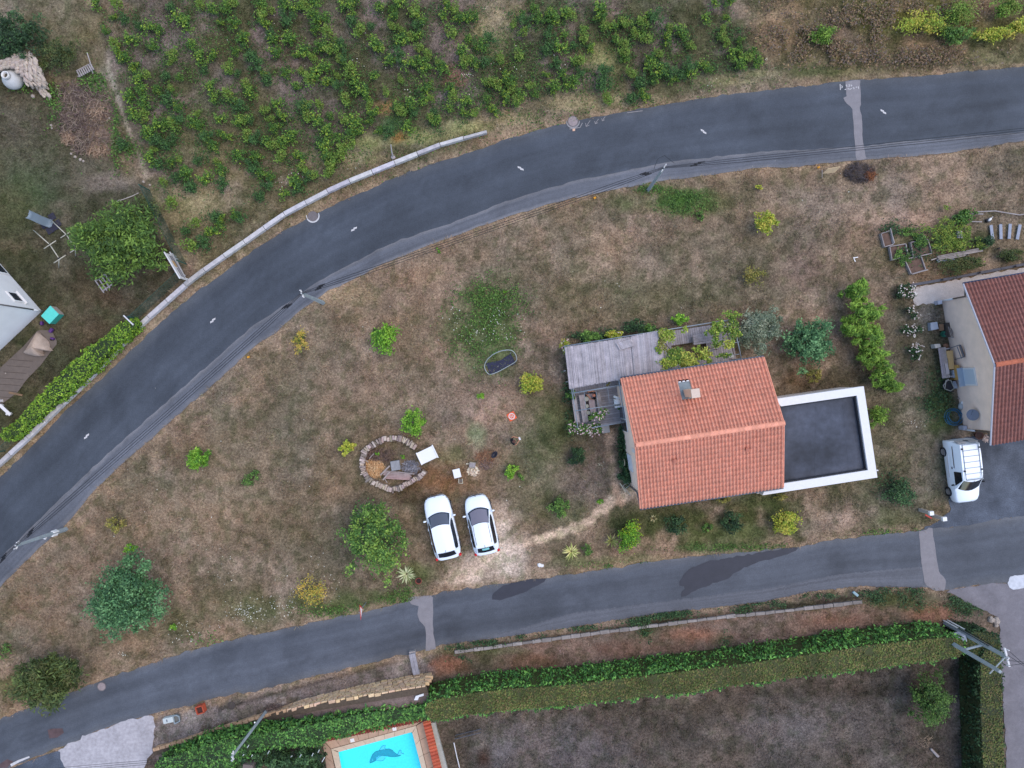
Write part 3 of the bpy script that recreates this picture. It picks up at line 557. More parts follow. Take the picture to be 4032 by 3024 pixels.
# ---- weeds between the vines, tall green patches ----
def weedpatch(name, polys, n, leaf, pal, zmax, seed, gain=1.2):
    R = np.random.default_rng(seed); Ps = []
    for (px, py, rx, ry, w) in polys:
        m = int(n*w); a = R.uniform(0, 6.28, m); r = np.sqrt(R.random(m))*(1+R.normal(0, .3, m)); c = W(px, py, 0)
        Ps.append(np.c_[c.x+np.cos(a)*r*rx/PX, c.y+np.sin(a)*r*ry/PX, R.uniform(.02, zmax, m)])
    P = np.vstack(Ps)
    for pv in allpave: P = P[~in_poly(P[:, 0], P[:, 1], pv)]
    P = P[fbm(P[:, 0], P[:, 1], .9, 55, 3)+R.normal(0, .08, len(P)) > .47]
    V, F, C = leaves(R, P, leaf, PAL[pal], 1.2, None, 1.8, gain)
    return tag(link_mesh(name, np_mesh(name, V, F, C), M_leaf), kind='stuff')
weedpatch('low_weeds', [(1900,1280,140,180,1.6),(1940,1180,120,70,.7),(2690,800,100,45,.5),(2660,770,40,20,.2),(2560,745,50,20,.2)], 2600, .07, 'mid', .22, 1)
weedpatch('roadside_weeds', [(1290,2410,90,25,.3),(1560,2360,60,18,.3),(1600,2330,60,30,.3),(2900,2155,260,18,.6),(2450,2225,150,16,.3),(3500,2100,140,20,.3),(1320,2390,160,30,.3)], 1800, .06, 'mid', .15, 2)
weedpatch('ditch_grass', [(1800,2542,60,14,.3),(1900,2528,110,14,.5),(2050,2505,90,12,.5),(2280,2470,110,14,.5),(2500,2445,60,18,.4),(2560,2432,60,14,.4),(2620,2420,60,14,.4),(2700,2412,60,14,.4),(2900,2392,70,20,.6),(3020,2375,80,16,.5),(3200,2345,100,14,.5),(3450,2335,100,34,1.2),(3600,2330,60,30,.6),(3560,2370,120,30,.6),(3740,2360,40,30,.5),(3810,2395,60,30,.8),(2540,2495,30,40,.5),(1800,2600,45,22,.4),(2850,2530,25,50,.2),(3290,2560,60,20,.1)], 1000, .07, 'dark', .3, 3, 1.7)
weedpatch('vineyard_weeds', [(1300,400,900,330,8),(2300,260,600,240,5),(700,300,250,300,2.5)], 1500, .07, 'mid', .12, 4, 1.05)
weedpatch('garden_weeds', [(3600,1000,60,50,.5),(3530,900,60,30,.4),(3650,960,40,40,.5),(3760,1550,60,60,.0),(3680,1560,60,90,.8),(3500,1900,60,60,.3),(2450,1750,18,80,.8),(2462,1860,16,50,.5),(2250,1560,30,110,.9),(2290,1700,60,30,.4),(2560,1290,100,20,.4),(2300,1330,60,20,.4),(2380,1315,60,22,.4)], 1300, .08, 'dark', .35, 5, 1.6)
weedpatch('garden_weeds', [(800,2515,60,30,.1),(1180,1340,20,16,.1),(1480,1300,10,10,.05),(90,310,60,60,.3),(215,430,30,90,.6),(370,330,60,50,.5),(460,520,20,160,.5),(500,590,60,40,.3),(100,2720,60,30,.5),(20,2560,30,30,.3)], 1300, .08, 'mid', .25, 6, 1.3)
# tall dry scrub NE
weedpatch('dry_scrub', [(3100,100,130,120,3),(3350,120,160,110,4),(3600,60,200,70,3),(3250,220,200,50,2),(3600,230,300,40,3)], 1100, .085, 'scrub', .5, 7, 1.25)
# ---- wild flowers (white dots) ----
def flowers(name, spots, size, cols, seed, z=.25):
    R = np.random.default_rng(seed); Ps = []
    for (px, py, rx, ry, n) in spots:
        Ps.append(np.c_[W(px, py).x+R.normal(0, rx/PX/2, n), W(px, py).y+R.normal(0, ry/PX/2, n), R.uniform(z*.7, z*1.1, n)])
    P = np.vstack(Ps); V, F, C = leaves(R, P, size, cols, 3.0, None, 1.1, 1.1)
    return tag(link_mesh(name, np_mesh(name, V, F, C), M_leaf), kind='stuff')
R = np.random.default_rng(321); SP = [(x+R.normal(0, 16), y+R.normal(0, 16), 42, 34, .12) for (x, y) in VP]
weedpatch('vine_shoots', SP, 760, .07, 'vinedk', .3, 8, 1.3)
flowers('wild_flowers', [(1900,1310,110,60,50),(1960,1250,40,60,26),(1800,1240,30,60,12),(2050,1280,20,60,14),(2010,1330,20,30,8),(1030,2395,160,50,110),(960,2400,60,30,60),(1130,2360,60,120,30),(760,2480,120,40,50),(490,2570,20,14,12),(1300,2320,60,60,25),(900,2260,80,100,14),(1250,2230,60,60,10),(830,2200,60,100,8),
  (1100,150,300,120,18),(1500,200,300,150,20),(1900,280,200,100,18),(1180,680,30,20,14),(1100,720,40,40,14),(1400,250,30,20,8),(1840,300,30,20,16),(1610,370,20,20,8),(1410,660,60,60,8),(2200,250,200,100,8),(2800,350,60,20,6),(3015,240,10,8,6),(760,1520,900,10,0),(1700,1400,300,300,12),(2400,1150,400,200,12),(3200,800,300,200,10),(700,1900,300,300,10),(600,2150,300,200,8),(1250,1850,200,200,5),(2000,1950,150,100,6),(3600,1665,50,20,16),(2365,1832,18,14,8)],
  .055, [(225,225,215),(240,238,230),(210,205,180)], 9)
# ---- single shrubs and young trees ----
shrub('young_tree', 'bright green round young tree alone in the dry field, left of the wild flower patch', 1515,1335,56,1.9,'bright',1300,.1,30)
shrub('shrub', 'yellow and green shrub with reddish twigs below the collapsed oval trampoline', 2090,1507,56,1.1,'yellow',1100,.085,34,rypx=38)
shrub('young_tree', 'dense green round young tree just above the stone ring', 1627,1662,50,1.7,'bright',1300,.09,30)
shrub('shrub', 'small lime yellow shrub left of the stone ring', 1367,1765,34,1.0,'yellow',600,.1,16,rypx=28)
shrub('shrub', 'feathery bright green bush standing alone in the left of the dry field', 778,1806,43,1.1,'bright',900,.09,24,asp=2.6)
shrub('shrub', 'thin pale yellow bush near the left utility pole and the upper road', 1188,1342,40,1.0,'autumn',420,.07,20,rypx=48)
shrub('shrub', 'faint grey green low bush right of the feathery green bush', 992,1882,42,.6,'mid',300,.08,18)
shrub('large_bush', 'largest blue green bushy tree near the lower left corner of the field', 498,2350,138,3.6,'blue',11000,.115,110,rypx=140,cat='tree',trunk=.07)
shrub('conifer_bush', 'dark feathery tamarisk bush overhanging the lower road at the left', 182,2683,125,3.0,[(66,82,44),(54,70,38),(84,98,52),(76,80,46)],5600,.11,70,rypx=108,cat='tree',asp=3.0,trunk=.06)
shrub('fruit_tree', 'open crowned green fruit tree left of the two white cars', 1480,2112,122,3.4,'walnut',4300,.12,64,rypx=148,cat='tree',irr=.3,trunk=.06)
shrub('shrub', 'yellow and orange autumn shrub near the lower road, left of the fruit tree', 1228,2325,72,1.5,'autumn',800,.07,40,rypx=62,irr=.35)
shrub('shrub', 'dull yellow green spindly bush above the bright tuft in the lower left field', 455,2072,36,.9,'dull',420,.08,16)
shrub('shrub', 'small bright leaning tuft just above the largest blue green tree', 516,2160,28,.6,'bright',300,.09,8,rypx=18)
shrub('shrub', 'tiny bright round tuft right of the largest blue green tree', 681,2467,17,.4,'bright',160,.08,6)
shrub('shrub', 'bright green bush right of the wood chips, below the dry branches', 2012,1856,30,1.0,'bright',520,.09,14)
shrub('shrub', 'small dark green tuft right behind the bright bush by the wood chips', 2050,1880,18,.4,'mid',160,.07,6)
shrub('shrub', 'dark bluish rounded bush between the lawn and the house path', 2273,1798,40,1.1,'dark',800,.08,20)
shrub('shrub', 'light green loose shrub on the grass below the path fork', 2208,1995,42,1.1,'mid',620,.09,20)
shrub('shrub', 'little green shrub beside the bend of the worn path', 2362,1972,14,.5,'bright',140,.07,6)
shrub('young_tree', 'rounded green and yellow flecked shrub by the lower road below the path bend', 2474,2118,48,1.9,['x'] and PAL['bright'][:2]+[(150,170,40),(60,96,34)],1500,.085,30,rypx=56)
shrub('shrub', 'pale green soft plant left of the variegated yucca by the lower road', 2313,2167,28,.6,'mid',320,.07,10)
shrub('shrub', 'dark round bush below the middle of the main house', 2664,2068,45,1.2,'dark',800,.085,20)
shrub('shrub', 'dark round bush below the right end of the main tiled roof', 2882,2055,48,1.2,'dark',850,.085,22)
shrub('shrub', 'small light green bush between the two dark bushes below the house', 2787,2076,22,.7,'mid',260,.08,9)
shrub('young_tree', 'yellow green rounded tree below the flat roofed garage', 3092,2052,56,1.9,'yellow',1500,.095,30,rypx=54)
shrub('shrub', 'yellowish spray of foliage poking out under the house eaves', 2855,1968,28,.9,'dull',200,.08,9,rypx=16)
shrub('shrub', 'dull green bush under the left corner of the white parapet', 3065,1955,32,.8,'dull',240,.08,10,rypx=18)
shrub('olive_tree', 'silvery grey green olive tree beside the vine pergola', 2983,1292,84,2.6,'olive',3600,.085,50,cat='tree',asp=2.8,rypx=88)
shrub('round_tree', 'dense round dark green tree between the olive tree and the lime bamboo', 3186,1346,94,2.8,'blue',4200,.11,60,cat='tree')
shrub('shrub', 'low olive yellow shrub just below the dense round tree', 3203,1472,36,.8,'dull',480,.08,14)
for i, (x, y, r, ry, h, lb) in enumerate([(3370,1150,42,54,2.2,'topmost'),(3400,1230,66,52,2.4,'second from the top'),(3362,1300,50,40,2.2,'leftmost leaning'),(3425,1330,58,60,2.4,'middle dense'),(3440,1410,58,46,2.2,'fourth from the top'),(3470,1480,44,44,2.0,'second from the bottom'),(3508,1522,42,20,1.5,'lowest and smallest')]):
    shrub('bamboo_clump', f'{lb} clump of the lime bamboo row beside the rose bushes', x, y, r, h, 'bamboo', 2000, .085, 30, rypx=ry, cat='bamboo', gain=1.8, group='row of lime green bamboo clumps', asp=3.2)
shrub('shrub', 'yellow green bush touching the right side of the white garage parapet', 3460,1638,42,1.3,'bamboo',750,.09,20,asp=2.6)
shrub('shrub', 'dark green rounded bush left of the white van front', 3552,1942,62,1.4,'dark',1100,.09,26,rypx=54,gain=1.9)
shrub('young_tree', 'bright lime sapling in the dry field right of the green weeds', 3012,872,46,1.6,'yellow',900,.11,26,rypx=42,irr=.35)
shrub('shrub', 'tiny yellow sprout near the upper road above the lime sapling', 2987,738,16,.5,'yellow',120,.08,6,rypx=10)
shrub('shrub', 'small round light green plant below the bright roadside weeds', 2758,846,20,.5,'mid',200,.07,8)
shrub('shrub', 'faded yellow green bush in the field above the olive tree', 2972,1088,44,1.0,'dull',620,.08,22)
shrub('shrub', 'single green tuft beside the power cables over the field', 1728,985,11,.3,'bright',90,.07,4)
shrub('shrub', 'little green sprout at the edge of the wild flower patch', 1985,1148,9,.3,'bright',60,.07,3)
shrub('shrub', 'two leafy green weed tufts below the collapsed trampoline', 1898,1560,24,.35,'bright',200,.07,4,irr=.5)
shrub('apple_tree', 'large yellow green tree beside the green wire fence at the left', 478,955,158,3.8,[(84,112,48),(68,96,42),(104,132,58),(56,80,38)],7500,.115,84,rypx=146,cat='tree',trunk=.08,irr=.3,asp=2.7)
shrub('dark_thicket', 'dark thicket filling the upper left corner behind the stone wall', 60,140,120,2.2,'dark',3600,.11,60,rypx=95,cat='thicket')
shrub('heather_bush', 'brownish olive bush between the stone wall and the pallet bench', 222,212,88,1.4,'darkolive',2600,.08,50,rypx=72)
shrub('bush', 'dark brown green bush at the head of the wire fence', 580,830,60,1.6,'darkolive',900,.09,24,rypx=60)
shrub('shrub', 'small vivid green bush near the top right road verge', 3245,140,50,.9,'bamboo',900,.08,20,rypx=44,asp=2.5)
for (x, y, rx, ry, h, p, lb) in [(3640,90,90,46,1.6,'yellow','yellow green bush leftmost in the top right thicket'),(3780,60,80,60,1.7,'vineye','spreading yellow green bramble in the middle of the top right thicket'),(3760,140,60,34,1.2,'mid','dull green bramble below the middle of the top right thicket'),(3900,140,70,26,1.3,'yellow','brightest yellow bramble near the right edge of the top right thicket'),(3960,30,60,36,1.6,'vineye','yellow bramble in the extreme top right corner'),(4010,110,50,30,1.3,'yellow','yellow leafed bramble cut by the right edge of the picture')]:
    shrub('bramble', lb, x, y, rx, h, p, 1100, .095, 30, rypx=ry, irr=.35, group='brambles of the top right thicket')
shrub('shrub', 'low dark olive cushion shrub beside the gravel path, largest of two', 3785,1045,92,.8,'darkolive',2200,.07,44,rypx=36,rz=.08)
shrub('shrub', 'low dark olive cushion shrub near the right edge above the gravel path', 3985,1003,58,.7,'darkolive',1200,.07,28,rypx=26)
shrub('shrub', 'dark green herb bush under the grey planks of the vegetable garden', 3890,950,34,.7,'dark',520,.08,14,rypx=34)
shrub('garden_shrub', 'loose dull green tree standing on the dark lawn by the hedge corner', 3660,2750,88,3.0,'mid',2700,.1,46,rypx=104,cat='tree',gain=1.0,irr=.3)
# squashes and vegetables
shrub('squash_plants', 'low yellow green mat of squash leaves in the vegetable garden', 3762,935,96,.55,[(104,128,48),(86,112,44),(132,146,62),(66,92,40)],2600,.085,70,rypx=70,irr=.45)
shrub('large_leaf_plant', 'broad leaved green squash at the top of the vegetable garden', 3795,850,58,.6,'mid',360,.17,22,rypx=34,asp=1.1)
shrub('vegetable_plant', 'leafy green plant in the raised bed left of the squash mat', 3625,950,32,.5,'mid',420,.08,14)
shrub('vegetable_plant', 'green tomato bush below the left raised bed', 3545,1012,34,.6,'mid',420,.08,14)
shrub('vegetable_plant', 'green weeds along the top of the raised beds', 3570,915,44,.4,'mid',320,.07,16,rypx=16)
# yuccas / variegated plants
def yucca(label, px, py, r, n, cols, seed):
    R = random.Random(seed); c = W(px, py, .3); t = thing('yucca', label, 'yucca', (c.x, c.y, 0)); 
    for i in range(n):
        a = i*2.4+R.uniform(-.2, .2); L = r/PX*R.uniform(.75, 1.15); e = R.uniform(.2, .9); w = .035
        d = Vector((math.cos(a), math.sin(a), 0)); s_ = Vector((-d.y, d.x, 0))*w; b = MB(tuple(T(*R.choice(cols), 1.3)))
        p1 = d*L*.5+Vector((0, 0, .15+.35*e)); p2 = d*L+Vector((0, 0, .1+.45*e))
        b.add([s_*.6+Vector((0, 0, .1)), -s_*.6+Vector((0, 0, .1)), p1-s_, p2, p1+s_], [(0, 1, 2, 4), (4, 2, 3)]); b.build('leaf', M_leaf, t, local=True)
    MB(tuple(T(90, 80, 60))).tube([(0, 0, 0), (0, 0, .2)], [.06, .05], 7).build('stem', M_leaf, t, local=True)
yucca('spiky variegated yucca with pale leaves beside the lower road under the path', 2250,2172,36,30,[(190,190,120),(150,160,90),(210,205,140)],1)
yucca('spiky straw coloured yucca left of the rounded flecked shrub', 2408,2130,32,22,[(168,158,108),(150,150,90),(120,130,70)],2)
yucca('pale grey green spiky plant beside the terracotta pot at the lower road', 1600,2262,38,34,[(176,184,140),(196,200,160),(150,164,116)],3)
yucca('small pale spiky plant with flowers on the grass just below the house', 2572,2042,18,16,[(170,165,125),(130,120,80)],4)
# roses
def rose(label, spots, pal, nfl, fcols, seed, h=.9):
    R = np.random.default_rng(seed); c = W(spots[0][0], spots[0][1], h*.5); t = thing('rose_bush', label, 'rose bush', (c.x, c.y, 0)); Ps = []; Fl = []
    for (px, py, rx, ry, hh, zb) in spots:
        q = W(px, py, zb+hh*.5); P, _ = crown_pts(R, int(rx*ry*.36)+60, rx/PX, ry/PX, hh*.55, zb+hh*.42, 14, .3, .3)
        P[:, 2] = np.maximum(P[:, 2], zb); Ps.append(P+[q.x-c.x, q.y-c.y, 0])
        m = max(3, int(nfl*rx*ry/900)); a = R.uniform(0, 6.28, m); r = np.sqrt(R.random(m))
        Fl.append(np.c_[q.x-c.x+np.cos(a)*r*rx/PX, q.y-c.y+np.sin(a)*r*ry/PX, zb+hh*R.uniform(.75, 1.05, m)])
    V, F, C = leaves(R, np.vstack(Ps), .075, PAL[pal], 1, None); link_mesh('foliage', np_mesh('rose_leaves', V, F, C), M_leaf, t)
    P = np.repeat(np.vstack(Fl), 4, axis=0)+R.normal(0, .02, (len(np.vstack(Fl))*4, 3)); V, F, C = leaves(R, P, .06, fcols, 2.5, None, 1.05, 1.0)
    fo = link_mesh('flowers', np_mesh('rose_flowers', V, F, C), M_leaf, t); fo['kind'] = 'stuff'
    b = MB()
    for i in range(6): b.tube([(0, 0, 0), (R.normal(0, .2), R.normal(0, .2), h*.7)], [.015, .008], 4)
    b.build('stems', M_bark, t, local=True)
WHT = [(236,230,224),(245,240,236),(226,206,206)]; PNK = [(236,214,220),(240,236,228),(222,170,190),(228,190,196)]
rose('white flowering rose bush at the left end of the pale gravel path', [(3568,1142,34,34,.9,0),(3540,1160,18,12,.6,0),(3590,1162,18,14,.6,0)], 'dark', 26, WHT, 1)
rose('white rose bush second down the row right of the bamboo, with one big cluster', [(3582,1222,20,16,.8,0),(3600,1245,22,14,.6,0)], 'dark', 30, WHT, 2)
rose('white rose bush third down the row right of the bamboo', [(3585,1300,40,28,.8,0)], 'dark', 22, WHT, 3)
rose('lowest white rose bush of the row right of the bamboo', [(3598,1385,34,34,.8,0)], 'dark', 24, WHT, 4)
rose('pink and white climbing rose spilling over the lower corner of the wooden terrace', [(2262,1680,30,26,1.1,.2),(2300,1690,40,22,1.2,.6),(2340,1690,34,26,1.4,.6),(2350,1640,30,22,1.2,1.2),(2380,1622,18,12,.6,1.7)], 'mid', 26, PNK, 5, 1.5)
rose('rose bush with pale pink flowers at the upper left corner of the terrace', [(2228,1365,22,28,1.0,.7)], 'yellow', 22, PNK, 6, 1.4)
rose('yellow leafed rose behind the upper rail of the terrace', [(2412,1318,34,14,.9,.2)], 'yellow', 3, PNK, 7, 1.0)
# ---------------- hedges ----------------
def hedge(name, label, top_poly, ztop, body_pal, top_pal, n_side, n_top, leaf, seed, zbot=0., cat='hedge', gs=1.45, gt=1.2, jit=.06, inset=.12, core=(44, 60, 32)):
    R = np.random.default_rng(seed); P2 = [tuple(W(x, y, ztop)[:2]) for x, y in top_poly]
    cx = sum(p[0] for p in P2)/len(P2); cy = sum(p[1] for p in P2)/len(P2)
    t = thing(name, label, cat, (cx, cy, zbot)); O = np.array([cx, cy, zbot])
    b = MB(tuple(T(*core))); b.prism([(x+(cx-x)*.0, y) for x, y in P2], zbot, ztop-.06); b.build('inner_branches', M_leaf, t)
    Q = resample(P2+[P2[0]], .1); L = len(Q); i = R.integers(0, L-1, n_side); f = R.random(n_side)[:, None]
    q = Q[i]*(1-f)+Q[i+1]*f; d = Q[i+1]-Q[i]; nn = np.c_[d[:, 1], -d[:, 0]]/np.linalg.norm(d, axis=1)[:, None]
    a = sum(P2[j][0]*P2[(j+1) % len(P2)][1]-P2[(j+1) % len(P2)][0]*P2[j][1] for j in range(len(P2))); nn *= 1 if a > 0 else -1
    zz = zbot+(ztop-zbot)*R.random(n_side)**.8
    bul = fbm(q[:, 0]+zz*.5, q[:, 1]-zz*.4, .6, 33, 3)[:, None]
    P = np.c_[q+nn*(R.normal(.03, jit, (n_side, 1))+(bul-.45)*.5), zz]
    V, F, C = leaves(R, P, leaf, PAL[body_pal], .5, None, 1.9, gs)
    # each leaf on the side hangs outward, droop down
    link_mesh('side_foliage', np_mesh('hedge_side', V-O, F, C), M_leaf, t)
    x0, y0 = np.min(P2, 0); x1, y1 = np.max(P2, 0); X = R.uniform(x0-.1, x1+.1, n_top*4); Y = R.uniform(y0-.1, y1+.1, n_top*4)
    k = in_poly(X, Y, P2); area = k.mean(); X, Y = X[k][:n_top], Y[k][:n_top]
    P = np.c_[X, Y, ztop-.05+R.normal(0, .03, len(X))+.12*(fbm(X, Y, .7, 66, 3)-.5)]
    V, F, C = leaves(R, P, leaf*.85, PAL[top_pal], 2.2, None, 1.6, gt)
    m = np.repeat((.45+1.1*fbm(X, Y, 1.5, 12, 3))*(.7+.6*fbm(X, Y, .35, 19, 2)), 4)[:, None]; link_mesh('clipped_top', np_mesh('hedge_top', V-O, F, C*m), M_leaf, t)
    return t
hedge('clipped_hedge', 'long clipped hedge with a brown topped flat crest behind the red soil bank',
 [(1672,2790),(1690,2765),(1740,2752),(1850,2733),(2000,2715),(2250,2698),(2500,2668),(2750,2638),(3000,2606),(3200,2577),(3422,2543),(3600,2525),(3700,2512),(3790,2520),(3800,2560),(3780,2586),(3600,2612),(3400,2640),(3200,2660),(3000,2684),(2700,2728),(2500,2750),(2362,2766),(2150,2786),(2000,2799),(1850,2815),(1790,2826),(1740,2838),(1700,2836),(1675,2815)], 2.75, 'hedge', 'hedgetop', 16000, 15000, .11, 1, core=(70,76,42), gs=2.1)
hedge('clipped_hedge', 'clipped hedge running down beside the grey concrete lane at the right',
 [(3862,2600),(3880,2560),(3940,2570),(3945,2620),(3948,2800),(3955,3024),(3965,3400),(3880,3400),(3872,3024),(3864,2800)], 2.1, 'dark', 'hedgetop', 6000, 6500, .1, 2, gs=1.3, gt=1.1, core=(52,60,34))
hedge('hedge_mound', 'rounded dark green end of hedge beside the transformer poles', [(3800,2500),(3830,2488),(3880,2490),(3920,2505),(3940,2530),(3938,2575),(3900,2592),(3840,2580),(3800,2550)], 1.9, 'dark', 'hedgetop', 2600, 1300, .09, 3, gs=1.2, gt=.8)
hedge('laurel_hedge', 'dark green untrimmed laurel hedge between the stone wall and the swimming pool',
 [(1676,2775),(1560,2795),(1400,2815),(1250,2850),(1100,2880),(1000,2895),(850,2925),(720,2965),(640,2995),(610,3024),(600,3100),(780,3100),(900,3030),(1000,2950),(1100,2935),(1230,2935),(1290,2905),(1400,2878),(1550,2848),(1676,2822)], 2.0, 'hedge', 'hedge', 9000, 7000, .13, 4, gt=1.5, gs=1.7, jit=.1)
hedge('forsythia_hedge', 'yellow green leafy hedge along the inner side of the roadside kerb wall',
 [(0,1712),(48,1676),(108,1608),(186,1532),(266,1454),(336,1386),(408,1328),(470,1282),(520,1258),(538,1272),(500,1312),(450,1358),(410,1400),(350,1462),(285,1522),(215,1582),(145,1642),(85,1698),(50,1722),(20,1734)], 1.1, 'yhedge', 'yhedge', 4500, 6500, .1, 5, gt=1.3, jit=.05)
for i, (x, y, rx, ry, h, lb) in enumerate([(900,3000,70,60,2.2,'dark rounded bush at the bottom edge just right of the driveway hedge'),(1020,2975,60,50,2.4,'dark bush below the pool side pole'),(1120,2990,60,55,2.2,'dark bush left of the swimming pool, third from the left'),(1210,2985,58,60,2.3,'dark glossy bush touching the left edge of the pool terrace'),(760,3020,70,40,1.8,'dark bush at the bottom edge under the laurel hedge'),(1240,3040,50,50,2.0,'dark bush at the lower corner of the pool terrace')]):
    shrub('laurel_bush', lb, x, y, rx, h, 'dark', 1900, .12, 40, rypx=ry, group='dark bushes left of the swimming pool', gain=1.75)
# ---------------- kerb wall along upper road, stones ----------------
M_concw = mat('weathered pale concrete', T(208, 208, 214), .85, noise=[(3, .8, 1.12), (22, .85, 1.1)], bump=(30, .5, .01), objcol=True)
KW = [(-300,2110),(0,1832),(120,1723),(241,1603),(362,1488),(434,1416),(543,1295),(651,1199),(760,1102),(904,1000),(1000,934),(1108,856),(1241,784),(1337,735),(1543,651),(1747,570),(1850,543),(1918,524)]
kw = thing('kerb_wall', 'low pale concrete block wall following the curve of the upper road', 'low wall', W(904, 1000))
K = resample([tuple(W(x, y)[:2]) for x, y in KW], 1.5)
for i in range(len(K)-1):
    a, b_ = Vector((*K[i], 0)), Vector((*K[i+1], 0)); d = b_-a; q = random.Random(i); tpr = min(1, (len(K)-1-i)/8+.5)
    nrm = Vector((-d.y, d.x, 0)).normalized()
    o = MB().box((a+b_)/2+Vector((0, 0, .17))+nrm*q.uniform(-.01, .01), (d.length-.03, .27*tpr, .36), math.atan2(d.y, d.x)).build('block', M_concw, kw, bevel=.015)
    k = q.uniform(.82, 1.1); o.color = (k, k*q.uniform(.96, 1), k*q.uniform(.94, 1.02), 1)
# lower: sloped stone retaining wall
M_stone = mat('yellow limestone', T(228, 198, 164), .9, noise=[(12, .8, 1.2)], bump=(25, .6, .02), objcol=True)
M_mort = mat('wall core mortar', T(96, 84, 72), .95, noise=[(8, .8, 1.2)], bump=(25, .6, .02))
sw = thing('stone_wall', 'yellow stone retaining wall rising between the roadside verge and the laurel hedge', 'stone wall', W(1450, 2700))
F0 = [(610,2940),(700,2915),(816,2876),(925,2843),(1010,2815),(1060,2800),(1200,2752),(1300,2727),(1400,2703),(1500,2681),(1600,2663),(1695,2648)]
HH = [.35,.35,.35,.35,.38,.4,1.15,1.4,1.65,1.95,2.05,2.0]
FP = [tuple(W(x, y)[:2]) for x, y in F0]
fd = np.r_[0, np.cumsum(np.hypot(*np.diff(np.array(FP), axis=0).T))]
def fat(s): 
    return Vector((np.interp(s, fd, [p[0] for p in FP]), np.interp(s, fd, [p[1] for p in FP]), 0)), float(np.interp(s, fd, HH))
core = MB()
N_ = 60; rowsF = []; rowsT = []
for i in range(N_+1):
    p, h = fat(fd[-1]*i/N_); p2, _ = fat(min(fd[-1], fd[-1]*i/N_+.05)); p1, _ = fat(max(0, fd[-1]*i/N_-.05)); d = (p2-p1).normalized(); n_ = Vector((d.y, -d.x, 0))
    if n_.y > 0: n_ = -n_
    rowsF.append((p+n_*.05, p+n_*.07+Vector((0, 0, h-.03)), p+n_*.45+Vector((0, 0, h-.03)), p+n_*.45)); 
core.grid([[r[0], r[1], r[2], r[3]] for r in rowsF]); core.build('core', M_mort, sw)
stn = 0; s_ = 0; q = random.Random(5); stuffw = MB()
zrow = 0.0
while zrow < 2.1 and stn < 900:
    rh = q.uniform(.17, .26); s_ = q.uniform(0, .2)
    while s_ < fd[-1]-.1:
        L_ = q.uniform(.24, .55); p, h = fat(s_+L_/2)
        if zrow+rh*.5 < h or (zrow == 0):
            p2, _ = fat(s_+L_/2+.1); d = (p2-p).normalized(); n_ = Vector((d.y, -d.x, 0)); n_ = n_ if n_.y < 0 else -n_
            hh = min(rh, h-zrow+.03) if h > zrow else rh
            tgt = MB() if stn < 300 and p.x > W(1150, 0).x else stuffw
            c = p+n_*.07+Vector((0, 0, zrow+hh/2)); k = q.uniform(.78, 1.2); cc = (k, k*q.uniform(.93, 1.03), k*q.uniform(.85, 1.05))
            tgt.box(c+n_*q.uniform(-.03, .02), (L_-.045, .2, hh-.04), math.atan2(d.y, d.x)+q.uniform(-.03, .03))
            if tgt is not stuffw:
                o = tgt.build('stone', M_stone, sw, bevel=.02); o.color = (*cc, 1); stn += 1
        s_ += L_
    zrow += rh
M_stone_s = mat('yellow limestone joined', T(206, 172, 140), .9, noise=[(4, .7, 1.25)], bump=(25, .6, .02))
if stuffw.v: stuffw.build('stone_courses', M_stone_s, sw, kind='stuff')
# coping stones on wall top
for i in range(0):
    s0 = fd[-1]*.44+i*.34
    if s0 > fd[-1]-.2: break
    p, h = fat(s0); p2, _ = fat(s0+.1); d = (p2-p).normalized(); n_ = Vector((d.y, -d.x, 0)); n_ = n_ if n_.y < 0 else -n_
    o = MB().rock(p+n_*.2+Vector((0, 0, h+.0)), .19, seed=i, sy=.9, sz=.35, rz=math.atan2(d.y, d.x)).build('stone', M_stone, sw); k = q.uniform(.75, 1.1); o.color = (k, k*.97, k*.92, 1)
# soil bank behind the wall
bank = MB(); rows = []
for i in range(N_+1):
    r = rowsF[i]; n_ = (r[2]-r[1]).normalized(); p = r[2]; h = r[1].z
    rows.append([p+Vector((0, 0, -.12)), p+n_*.5+Vector((0, 0, -.15)), p+n_*1.0+Vector((0, 0, -.2)), p+n_*1.6+Vector((0, 0, -h*.4)), p+n_*2.2+Vector((0, 0, -h-.1))])
bank.grid(rows); bo = bank.build('soil_bank', mat('grey brown soil', T(132, 116, 110), .95, noise=[(4, .75, 1.2), (20, .75, 1.25)], bump=(20, .8, .04), coords='World'), smooth=True); tag(bo, kind='structure')
if bo.data.polygons[10].normal.z < 0: bo.data.flip_normals()
# low pale wall behind the ditch
lw = thing('ditch_wall', 'low crumbling pale stone edging between the ditch and the red soil bank', 'low wall', W(2600, 2458))
KL = resample([tuple(W(x, y)[:2]) for x, y in [(1790,2566),(1900,2552),(2000,2538),(2362,2489),(2603,2458),(2844,2428),(3000,2413),(3241,2386),(3392,2368)]], .62)
for i in range(len(KL)-1):
    a, b_ = Vector((*KL[i], 0)), Vector((*KL[i+1], 0)); d = b_-a; qq = random.Random(i+50)
    k = qq.uniform(.42, .66); o = MB().box((a+b_)/2+Vector((0, 0, .05+qq.uniform(-.02, .03))), (d.length-.015, qq.uniform(.16, .26), .2), math.atan2(d.y, d.x)+qq.uniform(-.05, .05)).build('stone', M_concw, lw, bevel=.03); o.color = (k, k*.93, k*.86, 1)
# ditch pipe hole
c = W(912, 2778); t = thing('drain_pipe', 'dark oval mouth of a drain pipe in the verge', 'drain', c)
MB().lathe([(.26, 0), (.26, .04), (.2, .045), (.2, .02)], 18, c).build('rim', mat('dark concrete', T(84, 78, 76), .9), t)
MB().lathe([(.2, .005), (.01, .012)], 18, c).build('opening', mat('black hole', (.01, .01, .01), .9), t)
